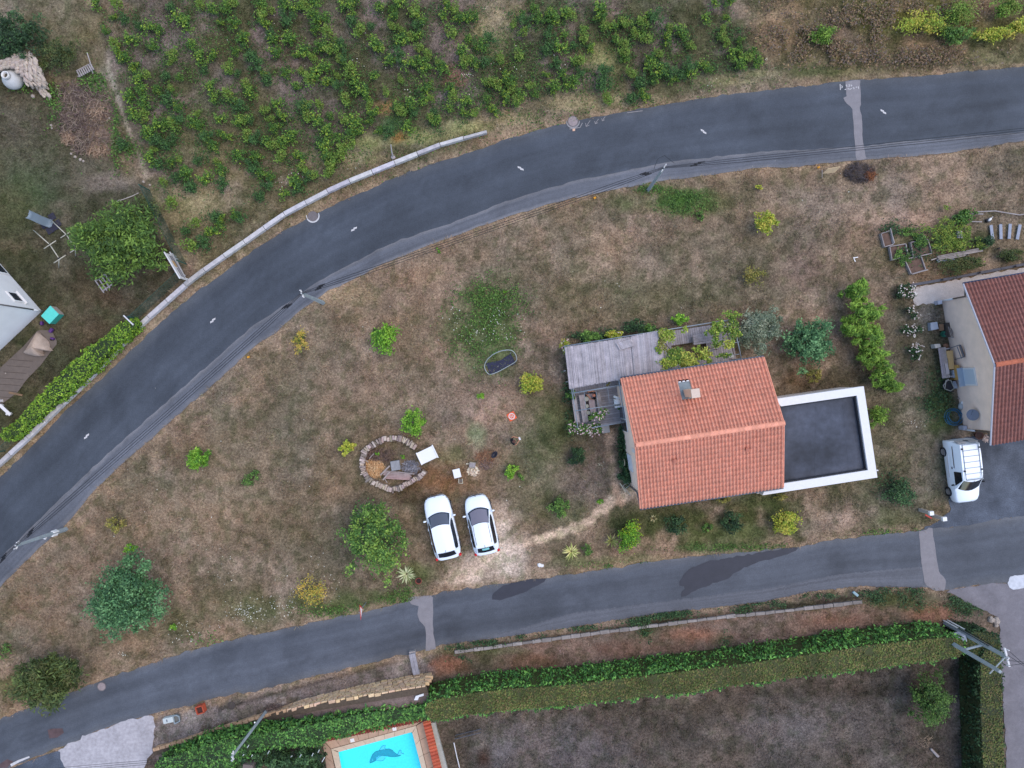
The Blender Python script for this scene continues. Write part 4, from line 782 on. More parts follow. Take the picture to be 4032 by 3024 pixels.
# three pale rocks at lane corner
M_rock = mat('pale rock', T(178, 168, 160), .9, noise=[(6, .8, 1.15)], bump=(18, .7, .03), objcol=True)
for (x, y, r, rz, lb) in [(3903,2440,.23,.3,'pale boulder leftmost of three at the lane corner'),(3924,2446,.26,0,'largest pale boulder of three at the lane corner'),(3922,2463,.16,1,'smallest pale boulder below the other two at the lane corner')]:
    tag(MB().rock(W(x, y, .08), r, seed=x, sz=.7, rz=rz).build('boulder', M_rock, smooth=False), lb, 'rock', 'three pale boulders at the lane corner')
# ---------------- stone heap wall + urn (upper left) ----------------
Z3f = lambda x, y: (x*.2411, 150+y*.2411)
hw = thing('dry_stone_wall', 'pale dry stone wall of big rounded stones narrowing to a point behind the urn', 'stone wall', W(130, 290))
q = random.Random(11)
poly = [Z3f(*p) for p in [(-60,400),(100,340),(290,255),(330,240),(540,260),(610,380),(700,600),(780,850),(860,1030),(780,1000),(690,930),(580,800),(430,740),(370,620),(200,480),(0,520),(-60,520)]]
PA = np.array(poly); cnt = 0
for lay in range(3):
    zl = [.2, .55, .95][lay]
    for ty in range(23):
        for tx in range(14):
            x = tx*17+q.uniform(-4, 4)-8-lay*4; y = 195+ty*9.5+(tx % 2)*5+q.uniform(-3, 3)-lay*2
            if not in_poly(np.array([float(x)]), np.array([float(y)]), poly)[0]: continue
            taper = 1-.75*max(0, min(1, (y-300)/100))
            if zl*1.0 > 1.3*taper and lay > 0: continue
            if lay == 0 and q.random() < .25: continue
            a = -.98 if x > 95 else .45
            c = W(x, y, zl*taper)
            o = MB().rock(c, .2, seed=cnt, sx=q.uniform(1.0, 1.5), sy=q.uniform(.5, .75), sz=.5, rz=a+q.uniform(-.25, .25)).build('stone', M_rock, hw)
            k = q.uniform(.8, 1.2); k *= 1.2; o.color = (k, k*q.uniform(.95, 1), k*q.uniform(.9, .98), 1); cnt += 1
M_urn = mat('glazed white clay', T(200, 204, 208), .45, noise=[(4, .9, 1.05)])
c = W(58, 318, .25); t = thing('garden_urn', 'big round whitish urn with short open neck in front of the dry stone wall', 'urn', (c.x, c.y, 0)); c = Vector((c.x, c.y, 0))
MB().lathe([(.35, 0), (.55, .15), (.64, .4), (.58, .62), (.4, .8), (.24, .88)], 28, c).build('body', M_urn, t, smooth=True)
MB().lathe([(.23, .86), (.2, 1.0), (.25, 1.14), (.19, 1.15), (.16, 1.0), (.15, .9)], 24, c).build('neck', mat('white glaze', T(228, 228, 228), .4), t, smooth=True)
MB().lathe([(.15, .96), (.01, .965)], 18, c).build('dark_opening', mat('inside of urn', T(90, 88, 80), .9), t)
M_wood = mat('grey weathered wood', T(176, 170, 172), .85, noise=[(3, .8, 1.15), (30, .85, 1.12)], bump=(30, .5, .01), objcol=True)
M_woodb = mat('brown wood', T(140, 116, 92), .8, noise=[(3, .8, 1.15), (30, .85, 1.12)], bump=(30, .5, .01), objcol=True)
# pallet bench
t = thing('pallet_bench', 'old slatted wooden pallet propped on the grass near the thicket', 'pallet', W(330, 285))
for i in range(8):
    x = 306+i*7.6; y = 288-i*4.1
    MB().box(W(x+4, y+4, .3+.02*i), (.075, .42, .03), .5).build('slat', M_wood, t)
for s_ in (-1, 1): MB().box(W(332+s_*3, 276+s_*11, .25), (1.05, .05, .07), .48).build('rail', M_wood, t)
t = tag(MB().tube([W(343, 208, .5), W(356, 250, .4), W(366, 290, .2)], [.03, .035, .03], 6).build('wooden_post', M_wood), 'crooked grey stick leaning on the slatted pallet', 'stick')
# ---------------- brush heaps ----------------
def twigs(name, label, cat, spots, n, cols, seed, L=.7, zmax=.5, r=.012, kind=None, group=None, parent=None):
    R = random.Random(seed); b = MB()
    for (px, py, rx, ry, w, *cc) in spots:
        for i in range(int(n*w)):
            a = R.uniform(0, 6.28); rr = math.sqrt(R.random()); c = W(px+math.cos(a)*rr*rx, py+math.sin(a)*rr*ry, R.uniform(.02, zmax)*(1.05-rr))
            d = Vector((R.gauss(0, 1), R.gauss(0, 1), R.gauss(0, .25))).normalized()*L*R.uniform(.3, 1)
            col = tuple(T(*R.choice(cc[0] if cc else cols), R.uniform(1.0, 1.6)))
            m_ = c+Vector((R.gauss(0, .06), R.gauss(0, .06), R.gauss(0, .03)))
            p0, p2 = c-d/2, c+d/2; p0.z = max(.01, p0.z); p2.z = max(.01, p2.z)
            b.tube([p0, m_, p2], [r, r*.9, r*.4], 3, col, cap=False)
    o = b.build(name, M_twig, parent)
    return tag(o, label, cat, group, kind)
TW = [(118,102,98),(100,84,84),(140,124,112),(88,74,72),(160,144,128)]
TW2 = [(166,140,118),(150,124,104),(178,156,134)]
twigs('brush_heap', 'long heap of dry grey brown prunings behind the dry stone wall', 'brush heap', [(300,360,90,45,1.0),(340,430,110,90,1.8),(290,490,70,60,1.0),(380,440,50,40,.5,TW2),(268,545,24,22,.35,TW2),(385,590,50,24,.5,TW2),(330,560,60,50,.7),(430,560,60,50,.4)], 330, TW, 1)
twigs('brush_heap', 'round heap of dark dry branches with a rusty end beside the upper road', 'brush heap', [(3385,680,62,38,1.6,[(84,76,78),(64,58,60),(104,96,98)]),(3425,690,20,18,.4,[(150,96,60),(130,84,56)])], 260, TW, 2, .6, .7)
twigs('brush_heap', 'loose pile of reddish brown dead branches left of the drone pilot', 'brush heap', [(1912,1800,40,26,1.0,[(150,110,84),(126,88,70),(168,130,100)]),(1915,1830,26,18,.5,[(104,88,92),(140,120,112)])], 130, TW, 3, .5, .25)
twigs('straw_heap', 'tan heap of dry clippings inside the left half of the stone ring', 'compost heap', [(1470,1845,42,36,1.0)], 1100, [(224,186,140),(208,166,120),(232,200,158),(180,140,104)], 4, .22, .55, .014)
twigs('branch_heap', 'tangle of thin grey brown branches inside the top left of the stone ring', 'brush heap', [(1490,1800,60,26,.7),(1450,1790,30,20,.3),(1510,1785,50,22,.3)], 280, [(110,92,86),(86,72,70),(134,112,100)], 5, .6, .3)
twigs('palm_fronds', 'bunch of grey dead palm fronds in the right half of the stone ring', 'dead fronds', [(1616,1842,34,26,1.0)], 260, [(140,142,156),(120,122,134),(164,166,178)], 6, .5, .35, .014)
twigs('wood_chips', 'small heap of fresh white wood chips right of the white table', 'wood chips', [(1862,1854,22,18,1.0)], 190, [(222,206,188),(200,182,164),(236,224,208)], 7, .14, .18, .03)
twigs('dead_branch', 'thin dead bleached branch lying on the dark lawn at lower right', 'branch', [(3640,2915,26,22,.5)], 60, [(168,150,130),(140,124,108)], 8, .6, .2)
twigs('dry_stalks', 'dry brown stalks leaning over the top of the stone wall near the pool side pole', 'dry stalks', [(1090,2795,50,22,1.0)], 300, [(112,96,92),(92,78,74)], 9, .4, .5, .012)
tag(MB().tube([W(3665, 2948, .08), W(3694, 2978, .08)], [.07, .09], 8).build('log', M_wood), 'short grey log at the end of the dead bleached branch', 'log')
# ---------------- tiled roofs and houses ----------------
def tile_mesh(name, w, l):
    """barrel tile: x across, y down the slope (0 at upper end), z out of the roof"""
    rows = []
    prof = [(-.5, .012), (-.36, .012), (-.28, .04), (-.17, .092), (0, .115), (.17, .092), (.28, .04), (.36, .012), (.5, .012)]
    V = []; F = []
    for (y, lift, k) in [(-.02, 0, .95), (l, .008, 1.0), (l, -.01, 1.0)]:
        for (x, z) in prof: V.append((x*w*(k if abs(x) < .3 else 1), y, z*k+lift))
    n = len(prof)
    for r in range(2):
        for i in range(n-1): F.append((r*n+i, (r+1)*n+i, (r+1)*n+i+1, r*n+i+1))
    return V, F
def ridge_tile_mesh(w, l):
    V = []; F = []; n = 7
    for (x, k) in [(0, .92), (l, 1.0), (l, .9)]:
        for j in range(n+1):
            t = math.pi*j/n; V.append((x, math.cos(t)*w*k, math.sin(t)*w*.75*k))
    for r in range(2):
        for i in range(n): F.append((r*(n+1)+i, r*(n+1)+i+1, (r+1)*(n+1)+i+1, (r+1)*(n+1)+i))
    return V, F
def tiled_roof(root, ridge0, phi, L, halfN, halfS, drop, m, m_stuff, ncol, nrow, seed, skip=None, budget=300, ridge_m=None):
    """root: thing; ridge0: world Vector of west ridge end"""
    q = random.Random(seed)
    u = Vector((math.cos(phi), math.sin(phi), 0)); v = Vector((-math.sin(phi), math.cos(phi), 0))
    R0 = Vector(ridge0); off = ORG[root.name]
    def P(a, b, z): return R0+u*a+v*b+Vector((0, 0, z))
    deck = MB()
    for (hb, sg) in ((halfN, 1), (halfS, -1)):
        A, B, C_, D = P(.03, 0, -.02), P(L-.03, 0, -.02), P(L-.03, sg*(hb-.03), -drop-.02), P(.03, sg*(hb-.03), -drop-.02)
        dz = Vector((0, 0, -.1)); vs = [A, B, C_, D, A+dz, B+dz, C_+dz, D+dz]
        deck.add(vs, [(0, 1, 2, 3) if sg < 0 else (3, 2, 1, 0), (4, 5, 6, 7), (0, 4, 5, 1), (1, 5, 6, 2), (2, 6, 7, 3), (3, 7, 4, 0)])
    roof = deck.build('roof', mat('roof underlay', T(96, 52, 44), .9), root)
    w = L/ncol; slots = []
    for (hb, sg) in ((halfN, 1), (halfS, -1)):
        sl_ = math.hypot(hb, drop); lt = sl_/nrow; down = (v*sg*hb+Vector((0, 0, -drop))).normalized(); acr = u*(-sg)
        nrm = acr.cross(down); 
        if nrm.z < 0: acr = -acr; nrm = acr.cross(down)
        for r in range(nrow):
            for c in range(ncol):
                o = R0+u*(w*(c+.5))+down*(lt*r)+nrm*(.004+.0)
                if skip and skip(w*(c+.5), sg*(lt*(r+.5))*hb/sl_): continue
                M = Matrix.Translation(o-off) @ Matrix((acr, down, nrm)).transposed().to_4x4()
                vis = (Vector((o.x, o.y, 0))).length
                slots.append((vis, M, lt, o))
    slots.sort(key=lambda s_: s_[0])
    V, F = tile_mesh('tile', w, slots[0][2]*1.06)
    me = bpy.data.meshes.new('tile'); me.from_pydata(V, [], F); me.polygons.foreach_set('use_smooth', np.ones(len(F), bool)); me.materials.append(m)
    if me.polygons[3].normal.z < 0: me.flip_normals()
    allV = []; allF = []; allC = []; b = 0; Vn = np.c_[np.array(V), np.ones(len(V))]
    if np.cross(Vn[F[3][1]][:3]-Vn[F[3][0]][:3], Vn[F[3][2]][:3]-Vn[F[3][1]][:3])[2] < 0: F = [f[::-1] for f in F]
    for i, (d_, M, lt, o) in enumerate(slots):
        nz = float(fbm(np.array([o.x]), np.array([o.y]), 1.1, seed)[0])
        k = (.93+.14*q.random())*(.92+.16*nz); hue = q.uniform(-.035, .035)
        col = (k*(1+hue), k, k*(1-hue*.5))
        if i < budget:
            ob = bpy.data.objects.new('tile', me); COL.objects.link(ob); ob.parent = roof
            ob.matrix_local = M @ Matrix.Rotation(q.gauss(0, .006), 4, 'Z'); ob.color = (*col, 1)
        else:
            Mn = np.array(M); allV.append((Vn @ Mn.T)[:, :3]); allF.append(np.array(F)+b); b += len(V); allC.append(np.tile(col, (len(V), 1)))
    if allV:
        o2 = link_mesh('tile_courses', np_mesh('tile_courses', np.vstack(allV), np.vstack(allF), np.vstack(allC), True), m_stuff, roof); o2['kind'] = 'stuff'
    V, F = ridge_tile_mesh(.15, .44)
    me2 = bpy.data.meshes.new('ridge_tile'); me2.from_pydata(V, [], F); me2.polygons.foreach_set('use_smooth', np.ones(len(F), bool)); me2.materials.append(ridge_m or m)
    if me2.polygons[3].normal.z < 0: me2.flip_normals()
    nr = int(L/.41)
    for i in range(nr+1):
        ob = bpy.data.objects.new('ridge_tile', me2); COL.objects.link(ob); ob.parent = roof; k = q.uniform(.88, 1.12); ob.color = (k, k, k, 1)
        ob.matrix_local = Matrix.Translation(R0+u*(L/(nr+1)*i)+Vector((0, 0, .03))-off) @ Matrix.Rotation(phi, 4, 'Z')
    return roof, P, u, v
def tmat(name, c, s=1.0): return mat(name, c, .8, noise=[(5, .88, 1.1), (40, .88, 1.1)], bump=(40, .3, .006), objcol=True, spec=.25, coords='World')
def tmat2(name, c): return mat(name, c, .8, vc=True, noise=[(5, .88, 1.1), (40, .88, 1.1)], bump=(40, .3, .006), spec=.25, coords='World')
TC1 = T(236, 163, 140); TC2 = T(156, 106, 98)
M_gut = mat('grey blue zinc', T(98, 108, 126), .45, metal=.2)
M_wall = mat('cream render', (.85, .62, .485), .9, noise=[(2, .93, 1.05), (40, .94, 1.05)], bump=(60, .4, .01), coords='World')
M_white = mat('white paint', T(238, 240, 246), .6, noise=[(4, .96, 1.02)])
M_glass = mat('dark window glass', (.02, .025, .035), .12, spec=.6)
M_frame = mat('white frame', T(228, 230, 236), .5)
phi = math.radians(8.48)
R0 = Vector((7.2, -3.56, 5.0)); cH = R0+Vector((math.cos(phi)*4.4, math.sin(phi)*4.4, 0)); cH.z = 0
house = thing('house', 'cream house with salmon pink tiled gable roof in the middle of the plot', 'house', cH)
def skipch(a, b): return False
def skipch(a, b): return 3.24 < a < 3.98 and 2.15 < b < 3.2
roof, PH, u, v = tiled_roof(house, R0, phi, 8.75, 3.93, 4.03, 1.6, tmat('salmon roof tile', TC1), tmat2('salmon roof tiles', TC1), 42, 13, 3, skipch)
wl = MB(); q0 = [PH(.1, 3.48, 0), PH(.1, 0, 0), PH(.1, -3.08, 0), PH(8.65, -3.08, 0), PH(8.65, 0, 0), PH(8.65, 3.48, 0)]
tops = [R0.z-.16-3.48*.407, R0.z-.14, R0.z-.16-3.08*.397, R0.z-.16-3.08*.397, R0.z-.14, R0.z-.16-3.48*.407]
vs = [Vector((p.x, p.y, 0)) for p in q0]+[Vector((p.x, p.y, t_)) for p, t_ in zip(q0, tops)]
wl.add(vs, [(i, i+6, (i+1) % 6+6, (i+1) % 6) for i in range(6)]+[(6, 7, 10, 11), (7, 8, 9, 10)])
wl.build('wall', M_wall, house)
def rod(name, a, b, r, m, root, n=8): return MB().tube([a, b], r, n).build(name, m, root, smooth=True)
rod('gutter', PH(-.02, 3.99, -1.66), PH(8.77, 3.99, -1.66), .062, M_gut, house); rod('gutter', PH(-.02, -4.09, -1.66), PH(8.77, -4.09, -1.66), .062, M_gut, house)
p = PH(.02, -3.12, 0); MB().tube([Vector((p.x, p.y, 0)), Vector((p.x, p.y, 2.9)), PH(.02, -4.05, -1.75)], .045, 8).build('downpipe', M_gut, house, smooth=True)
bv = MB()
for sg, hb in ((1, 3.93), (-1, 4.03)):
    for a in (-.01, 8.76): bv.tube([PH(a, 0, 0), PH(a, sg*hb, -1.6)], .05, 6)
bv.build('verge_trim', tmat('verge tile', TC1), house)
# chimney, flashing, vents
def roofz(b): return R0.z-abs(b)*(1.6/3.93)
pc = W(2740, 1510, 4.05); a0, b0 = 3.62, 2.68
fl = MB(); fl.add([PH(3.24, 3.2, -3.2*.407+.05), PH(3.98, 3.2, -3.2*.407+.05), PH(3.98, 2.15, -2.15*.407+.05), PH(3.24, 2.15, -2.15*.407+.05)], [(3, 2, 1, 0)])
fl.tube([PH(3.24, 3.2, -1.27), PH(3.24, 2.15, -.84)], .03, 5); fl.tube([PH(3.98, 3.2, -1.27), PH(3.98, 2.15, -.84)], .03, 5)
fl.build('flashing', mat('zinc sheet', T(136, 146, 152), .5, metal=.3, noise=[(4, .85, 1.1)]), house)
fw = MB()
for i in range(3): fw.box(PH(3.4+i*.24, 3.22, -1.24), (.15, .07, .03), phi)
fw.build('flashing_tabs', M_white, house)
ch = MB(); pb = PH(3.66, 2.52, 0); ch.box(Vector((pb.x, pb.y, 4.75)), (.36, .44, 2.2), phi); cho = ch.build('chimney', mat('chimney render', T(226, 196, 172), .9, noise=[(6, .9, 1.05)]), house)
MB().box(Vector((pb.x, pb.y, 5.98)), (.5, .52, .06), phi).build('chimney_cap', mat('chimney slab', T(226, 206, 192), .85, noise=[(14, .93, 1.04)]), cho, bevel=.02)
pv = MB()
for dx, dy in ((-.13, -.16), (.13, -.16), (.13, .16), (-.13, .16)): pv.box(Vector((pb.x, pb.y, 5.9))+u*dx+v*dy, (.05, .05, .12), phi)
pv.build('cap_support', M_wall, cho)
for (px, py) in [(2655,1812),(2940,1767)]:
    c = W(px, py, 4.5); rel = c-R0; a = rel.dot(u); b = rel.dot(v); z = -abs(b)*.397
    w = MB(); w.box(PH(a, b-.05, z+.14), (.2, .22, .1), phi, M=Matrix.Rotation(phi, 3, 'Z') @ Matrix.Rotation(.37, 3, 'X')); w.tube([PH(a, b+.02, z), PH(a, b+.02, z+.2)], .09, 10); w.build('vent_tile', tmat('vent tile', T(192, 124, 106)), house)
# openings in the west wall, windows and doors
def wallbox(root, a0, b0_, b1, z0, z1, out, name, m, depth=.06, side='W'):
    b = MB(); 
    c = Vector(PH(a0-out, (b0_+b1)/2, 0)); c.z = (z0+z1)/2
    return b.box(c, (depth, abs(b1-b0_), z1-z0), phi).build(name, m, root, bevel=.008)
sh = wallbox(house, .1, -.9, -2.0, .9, 2.2, .03, 'shutter', M_frame)
for i in range(9): MB().box(Vector(PH(.035, -1.45, 0)).xy.to_3d()+Vector((0, 0, 1.0+i*.13)), (.02, 1.0, .03), phi).build('slat', M_frame, sh)
wallbox(house, .1, -.35, -.62, 3.0, 3.9, .02, 'shutter', M_frame, .04)
wf = wallbox(house, .1, 2.2, .55, .45, 2.5, .02, 'sliding_window', M_frame)
for s_ in (.95, 1.78):
    c = Vector(PH(.04, s_, 0)); c.z = 1.5; MB().box(c, (.02, .72, 1.85), phi).build('pane', M_glass, wf)
wf2 = MB(); 
for (a, b_) in ((1.9, 3.3), (5.2, 6.1)):
    c = Vector(PH((a+b_)/2, -3.12, 0)); c.z = 1.3; f = MB().box(c, (b_-a, .08, 1.5), phi).build('window_frame', M_frame, house); c2 = c-v*.045; MB().box(c2, (b_-a-.14, .02, 1.36), phi).build('pane', M_glass, f)
c = Vector(PH(2.6, -3.35, 0)); c.z = 1.02; MB().box(c, (1.6, .5, .05), phi).build('window_sill', M_frame, house)
# garage with flat roof
gar = thing('garage', 'flat roofed garage with bright white parapet and dark roofing felt joined to the house', 'garage', W(3260, 1740, 3))
GO = [(3052,1571),(3401,1521),(3455,1880),(3003,1950)]
GP = [W(x, y, 3.0) for x, y in GO]
# extend under the house roof edge, keep rectangular
gu = (GP[1]-GP[0]).normalized(); gv = (GP[2]-GP[1]).normalized()
def ring(outer, t_):  # inner offset of a quad (t_ per side: N, E, S, W)
    A, B, C_, D = outer; n = gv; e = gu
    return [A+n*t_[0]+e*t_[3], B+n*t_[0]-e*t_[1], C_-n*t_[2]-e*t_[1], D-n*t_[2]+e*t_[3]]
inn = ring(GP, (.50, .50, .52, .3))
for i in (0, 1, 2):
    j = (i+1) % 4; b = MB(); a1, a2, b1, b2 = GP[i], GP[j], inn[i], inn[j]
    dz = Vector((0, 0, -.42)); b.add([a1, a2, b2, b1, a1+dz, a2+dz, b2+dz, b1+dz], [(3, 2, 1, 0) if False else (0, 3, 2, 1), (4, 5, 6, 7), (0, 1, 5, 4), (1, 2, 6, 5), (2, 3, 7, 6), (3, 0, 4, 7)])
    b.build('parapet_coping', M_white, gar)
b = MB(); ins = [p for p in ring(GP, (.06, .06, .06, -.2))]
b.prism([(p.x, p.y) for p in ins], 0, 2.64); b.build('wall', mat('pale pinkish render', T(236, 226, 220), .9, noise=[(2, .93, 1.04)], coords='World'), gar)
M_felt = mat('dark roofing felt', T(64, 70, 84), .7, noise=[(.55, .5, 1.7), (3, .8, 1.18), (40, .88, 1.12)], bump=(50, .4, .01), spec=.4, coords='World')
felt = MB(); rr = ring(GP, (.46, .46, .48, .2)); nst = 6
for i in range(nst):
    t0, t1 = i/nst, (i+1)/nst; A, B, C_, D = rr
    a1, a2 = A.lerp(B, t0), A.lerp(B, t1)+gu*.03; d1, d2 = D.lerp(C_, t0), D.lerp(C_, t1)+gu*.03
    z = 2.66+.004*(i % 2); fs = MB(); fs.prism([(a1.x, a1.y), (a2.x, a2.y), (d2.x, d2.y), (d1.x, d1.y)], z-.03, z)
    fs.build('roofing_sheet', M_felt, gar)
up = MB()
for (x, y) in ((inn[1], inn[2]), (inn[0], inn[1]), (inn[3], inn[2])):
    d = (y-x); c = (x+y)/2; c.z = 2.76; n_ = Vector((-d.y, d.x, 0)).normalized(); s_ = 1 if (sum(rr, Vector())/4-c).dot(n_) > 0 else -1
    up.box(c+n_*s_*.05, (d.length-.02, .07, .2), math.atan2(d.y, d.x))
up.build('upstand', mat('black felt edge', T(46, 50, 60), .7), gar)
dc = W(3413, 1812, 2.67); MB().lathe([(.12, 0), (.12, .03), (.03, .035)], 14, dc).build('drain', mat('drain dark', T(30, 32, 38)), gar)
MB().box(W(3454, 1852, 2.9), (.1, .07, .08)).build('overflow_spout', M_white, gar)
# ---------------- right hand house ----------------
phi2 = math.radians(9.6); R2 = Vector((28.59, 1.13, 4.4)); c2 = R2+Vector((4, .6, -4.4))
h2 = thing('house', 'cream house with brownish red tiled gable roof cut by the right picture edge', 'house', c2)
roof2, P2, u2, v2 = tiled_roof(h2, R2, phi2, 8.6, 5.07, 4.92, 1.5, tmat('brown red roof tile', TC2), tmat2('brown red roof tiles', TC2), 39, 15, 8, ridge_m=tmat('orange ridge tile', T(178, 104, 80)))
b = MB(); q0 = [P2(.35, 4.25, 0), P2(.35, 0, 0), P2(.35, -4.15, 0), P2(8.3, -4.15, 0), P2(8.3, 0, 0), P2(8.3, 4.25, 0)]; sN = 1.5/5.07; sS = 1.5/4.92
tops = [R2.z-.14-4.25*sN, R2.z-.13, R2.z-.14-4.15*sS, R2.z-.14-4.15*sS, R2.z-.13, R2.z-.14-4.25*sN]
vs = [Vector((p.x, p.y, 0)) for p in q0]+[Vector((p.x, p.y, t_)) for p, t_ in zip(q0, tops)]
b.add(vs, [(i, i+6, (i+1) % 6+6, (i+1) % 6) for i in range(6)]+[(6, 7, 10, 11), (7, 8, 9, 10)]); b.build('wall', M_wall, h2)
M_paleg = mat('pale grey blue trim', T(186, 190, 206), .6)
b = MB(); b.tube([P2(-.02, 5.1, -1.53), P2(-.02, 0, .0), P2(-.02, -4.95, -1.53)], .055, 6); b.build('bargeboard', M_paleg, h2)
rod('gutter', P2(0, 5.13, -1.56), P2(8.6, 5.13, -1.56), .06, mat('dark blue gutter', T(70, 78, 110), .5), h2); rod('gutter', P2(-.05, -4.98, -1.56), P2(8.6, -4.98, -1.56), .06, M_gut, h2)
def w2(b0_, b1, z0, z1, out, name, m, depth=.05, root=None):
    c = Vector(P2(.35-out, (b0_+b1)/2, 0)); c.z = (z0+z1)/2; return MB().box(c, (depth, abs(b1-b0_), z1-z0), phi2).build(name, m, root or h2, bevel=.008)
M_shut = mat('pale blue shutter', T(170, 184, 200), .7, noise=[(3, .92, 1.05)])
wn = w2(-.15, -1.3, .9, 2.1, .03, 'window_frame', M_frame, .07)
c = Vector(P2(.29, -.72, 0)); c.z = 1.5; MB().box(c, (.02, .95, 1.05), phi2).build('pane', mat('pale blind', T(196, 210, 226), .4), wn)
c = Vector(P2(.14, -.72, 0)); c.z = .98; MB().box(c, (.4, 1.2, .06), phi2).build('window_sill', M_shut, h2)
for sg, zt in ((4.32, 2.9), (-4.22, 2.9)):
    p = P2(.28, sg, 0); b = MB(); b.tube([Vector((p.x, p.y, 0)), Vector((p.x, p.y, 1.25))], .06, 8); b.build('downpipe', M_frame, h2, smooth=True)
    b = MB(); b.tube([Vector((p.x, p.y, 1.25)), Vector((p.x, p.y, 2.4)), Vector(P2(.1, sg*1.14, -1.55))], .05, 8); b.build('downpipe', mat('brown pipe', T(110, 100, 92), .6), h2, smooth=True)
# dish
c = Vector(P2(.12, -3.15, 0)); c.z = 1.55; dz = thing('satellite_dish', 'grey round satellite dish on the end wall of the right hand house', 'satellite dish', c)
d = MB(); R_ = Matrix.Rotation(-.9, 3, 'Y') @ Matrix.Rotation(0, 3, 'X'); rows = []
for i in range(6):
    r = .36*i/5; rows.append([c+R_ @ Vector((math.cos(a)*r, math.sin(a)*r, .25*r*r*3)) for a in [2*math.pi*j/20 for j in range(21)]])
d.grid(rows); d.build('dish', mat('grey dish', T(128, 134, 152), .5), dz, smooth=True)
MB().tube([c+R_ @ Vector((0, .3, .1)), c+R_ @ Vector((0, 0, .4))], .015, 5).build('feed_arm', M_gut, dz)
MB().tube([c, Vector((P2(.35, -3.15, 0).x, c.y, 1.4))], .025, 6).build('bracket', M_gut, dz)
# ---------------- left white house ----------------
C0 = W(165, 1225); dA = Vector((-.66, .751, 0)).normalized(); dB = Vector((-.729, -.685, 0)).normalized()
h3 = thing('house', 'white rendered house corner with small dark window at the left edge', 'house', C0+dA*4+dB*4)
M_white2 = mat('bright white render', T(242, 244, 250), .9, noise=[(1.5, .94, 1.02)], coords='World')
b = MB(); b.prism([tuple(p[:2]) for p in (C0, C0+dA*9, C0+dA*9+dB*9, C0+dB*9)], 0, 5.2); b.build('wall', M_white2, h3)
nA = dB*-1; 
def hw3(d0, d1, z0, z1, out, name, m, depth=.06, root=h3):
    c = C0+dA*((d0+d1)/2)+nA*out; c.z = (z0+z1)/2; return MB().box(c, (abs(d1-d0), depth, z1-z0), math.atan2(dA.y, dA.x)).build(name, m, root, bevel=.006)
f = hw3(.5, 1.35, 1.15, 2.05, .02, 'window_frame', M_white2, .1); hw3(.6, 1.25, 1.27, 1.95, .07, 'pane', M_glass, .02, f)
hw3(.42, 1.43, 1.05, 1.15, .08, 'window_sill', M_white2, .2)
f = hw3(3.1, 4.3, .15, 1.1, .02, 'window_frame', M_white2, .08); hw3(3.2, 4.2, .25, 1.0, .06, 'pane', M_glass, .02, f)
p = C0+(dA+dB).normalized()*-.07
MB().tube([p, p+Vector((0, 0, .9))], .05, 8).build('downpipe', M_frame, h3, smooth=True); MB().tube([p+Vector((0, 0, .9)), p+Vector((0, 0, 5.2))], .045, 8).build('downpipe', mat('grey pipe', T(110, 108, 110), .5), h3, smooth=True)
b = MB(); A_, B_, C_, D_ = [C0+dA*a+dB*c_ for a, c_ in ((-.4, -.4), (9.4, -.4), (9.4, 9.4), (-.4, 9.4))]; z = Vector((0, 0, 5.22)); pk = C0+dA*4.5+dB*4.5+Vector((0, 0, 7.0))
b.add([A_+z, B_+z, C_+z, D_+z, pk], [(0, 1, 4), (1, 2, 4), (2, 3, 4), (3, 0, 4), (3, 2, 1, 0)]); b.build('roof', tmat('red roof', T(170, 104, 84)), h3)
M_tt = mat('brown terrace tile', T(114, 105, 100), .7, noise=[(3, .9, 1.1), (30, .9, 1.1)], coords='World')
flat('tiled_terrace', TERR_L, .03, M_tt)
b = MB()
for i in range(9):
    y = 1420+i*24; x0 = 110-i*13; b.tube([W(x0-70, y-4, .036), W(x0+20, y+2, .036)], .012, 3)
tag(b.build('tile_joints', mat('dark joint', T(70, 62, 58))), kind='structure')
BLD = [[tuple(p[:2]) for p in (C0, C0+dA*9, C0+dA*9+dB*9, C0+dB*9)], [(PH(a, b_, 0).x, PH(a, b_, 0).y) for a, b_ in ((0, 3.5), (8.7, 3.5), (8.7, -3.1), (0, -3.1))], [(p.x, p.y) for p in ins], pts(TERR_L),
       [(P2(a, b_, 0).x, P2(a, b_, 0).y) for a, b_ in ((.3, 4.3), (8.3, 4.3), (8.3, -4.2), (.3, -4.2))]]
# ---------------- wooden terrace and pergola ----------------
Z_D = .45; OD = W(2221, 1366, Z_D)
ter = thing('wooden_terrace', 'raised grey weathered board terrace wrapping the upper left corner of the house', 'terrace', OD+u*3-v*2)
def PT(a, b_, z=Z_D): return Vector((OD.x, OD.y, 0))+u*a-v*b_+Vector((0, 0, z))
BLD.append([(PT(a, b_).x, PT(a, b_).y) for a, b_ in ((0, 0), (11, 0), (11, 2.4), (3.2, 2.4), (3.2, 5.4), (0, 5.4))])
q = random.Random(2)
for i in range(73):
    a = .075+i*.15; ln = 3.0 if a < 3.3 else 2.9
    if 6.9 < a < 9.2: segs = [(0, .95), (2.15, 2.9)]
    else: segs = [(0, ln)]
    for (s0, s1) in segs:
        o = MB().box(PT(a, (s0+s1)/2, Z_D-.015), (.136, s1-s0-.01, .03), phi).build('board', M_wood, ter); k = q.uniform(.78, 1.12); o.color = (k, k, k*1.04, 1)
for i in range(16):
    o = MB().box(PT(1.58, 3.09+i*.15, Z_D-.015), (3.16, .136, .03), phi).build('board', M_wood, ter); k = q.uniform(.8, 1.12); o.color = (k, k, k*1.03, 1)
b = MB()
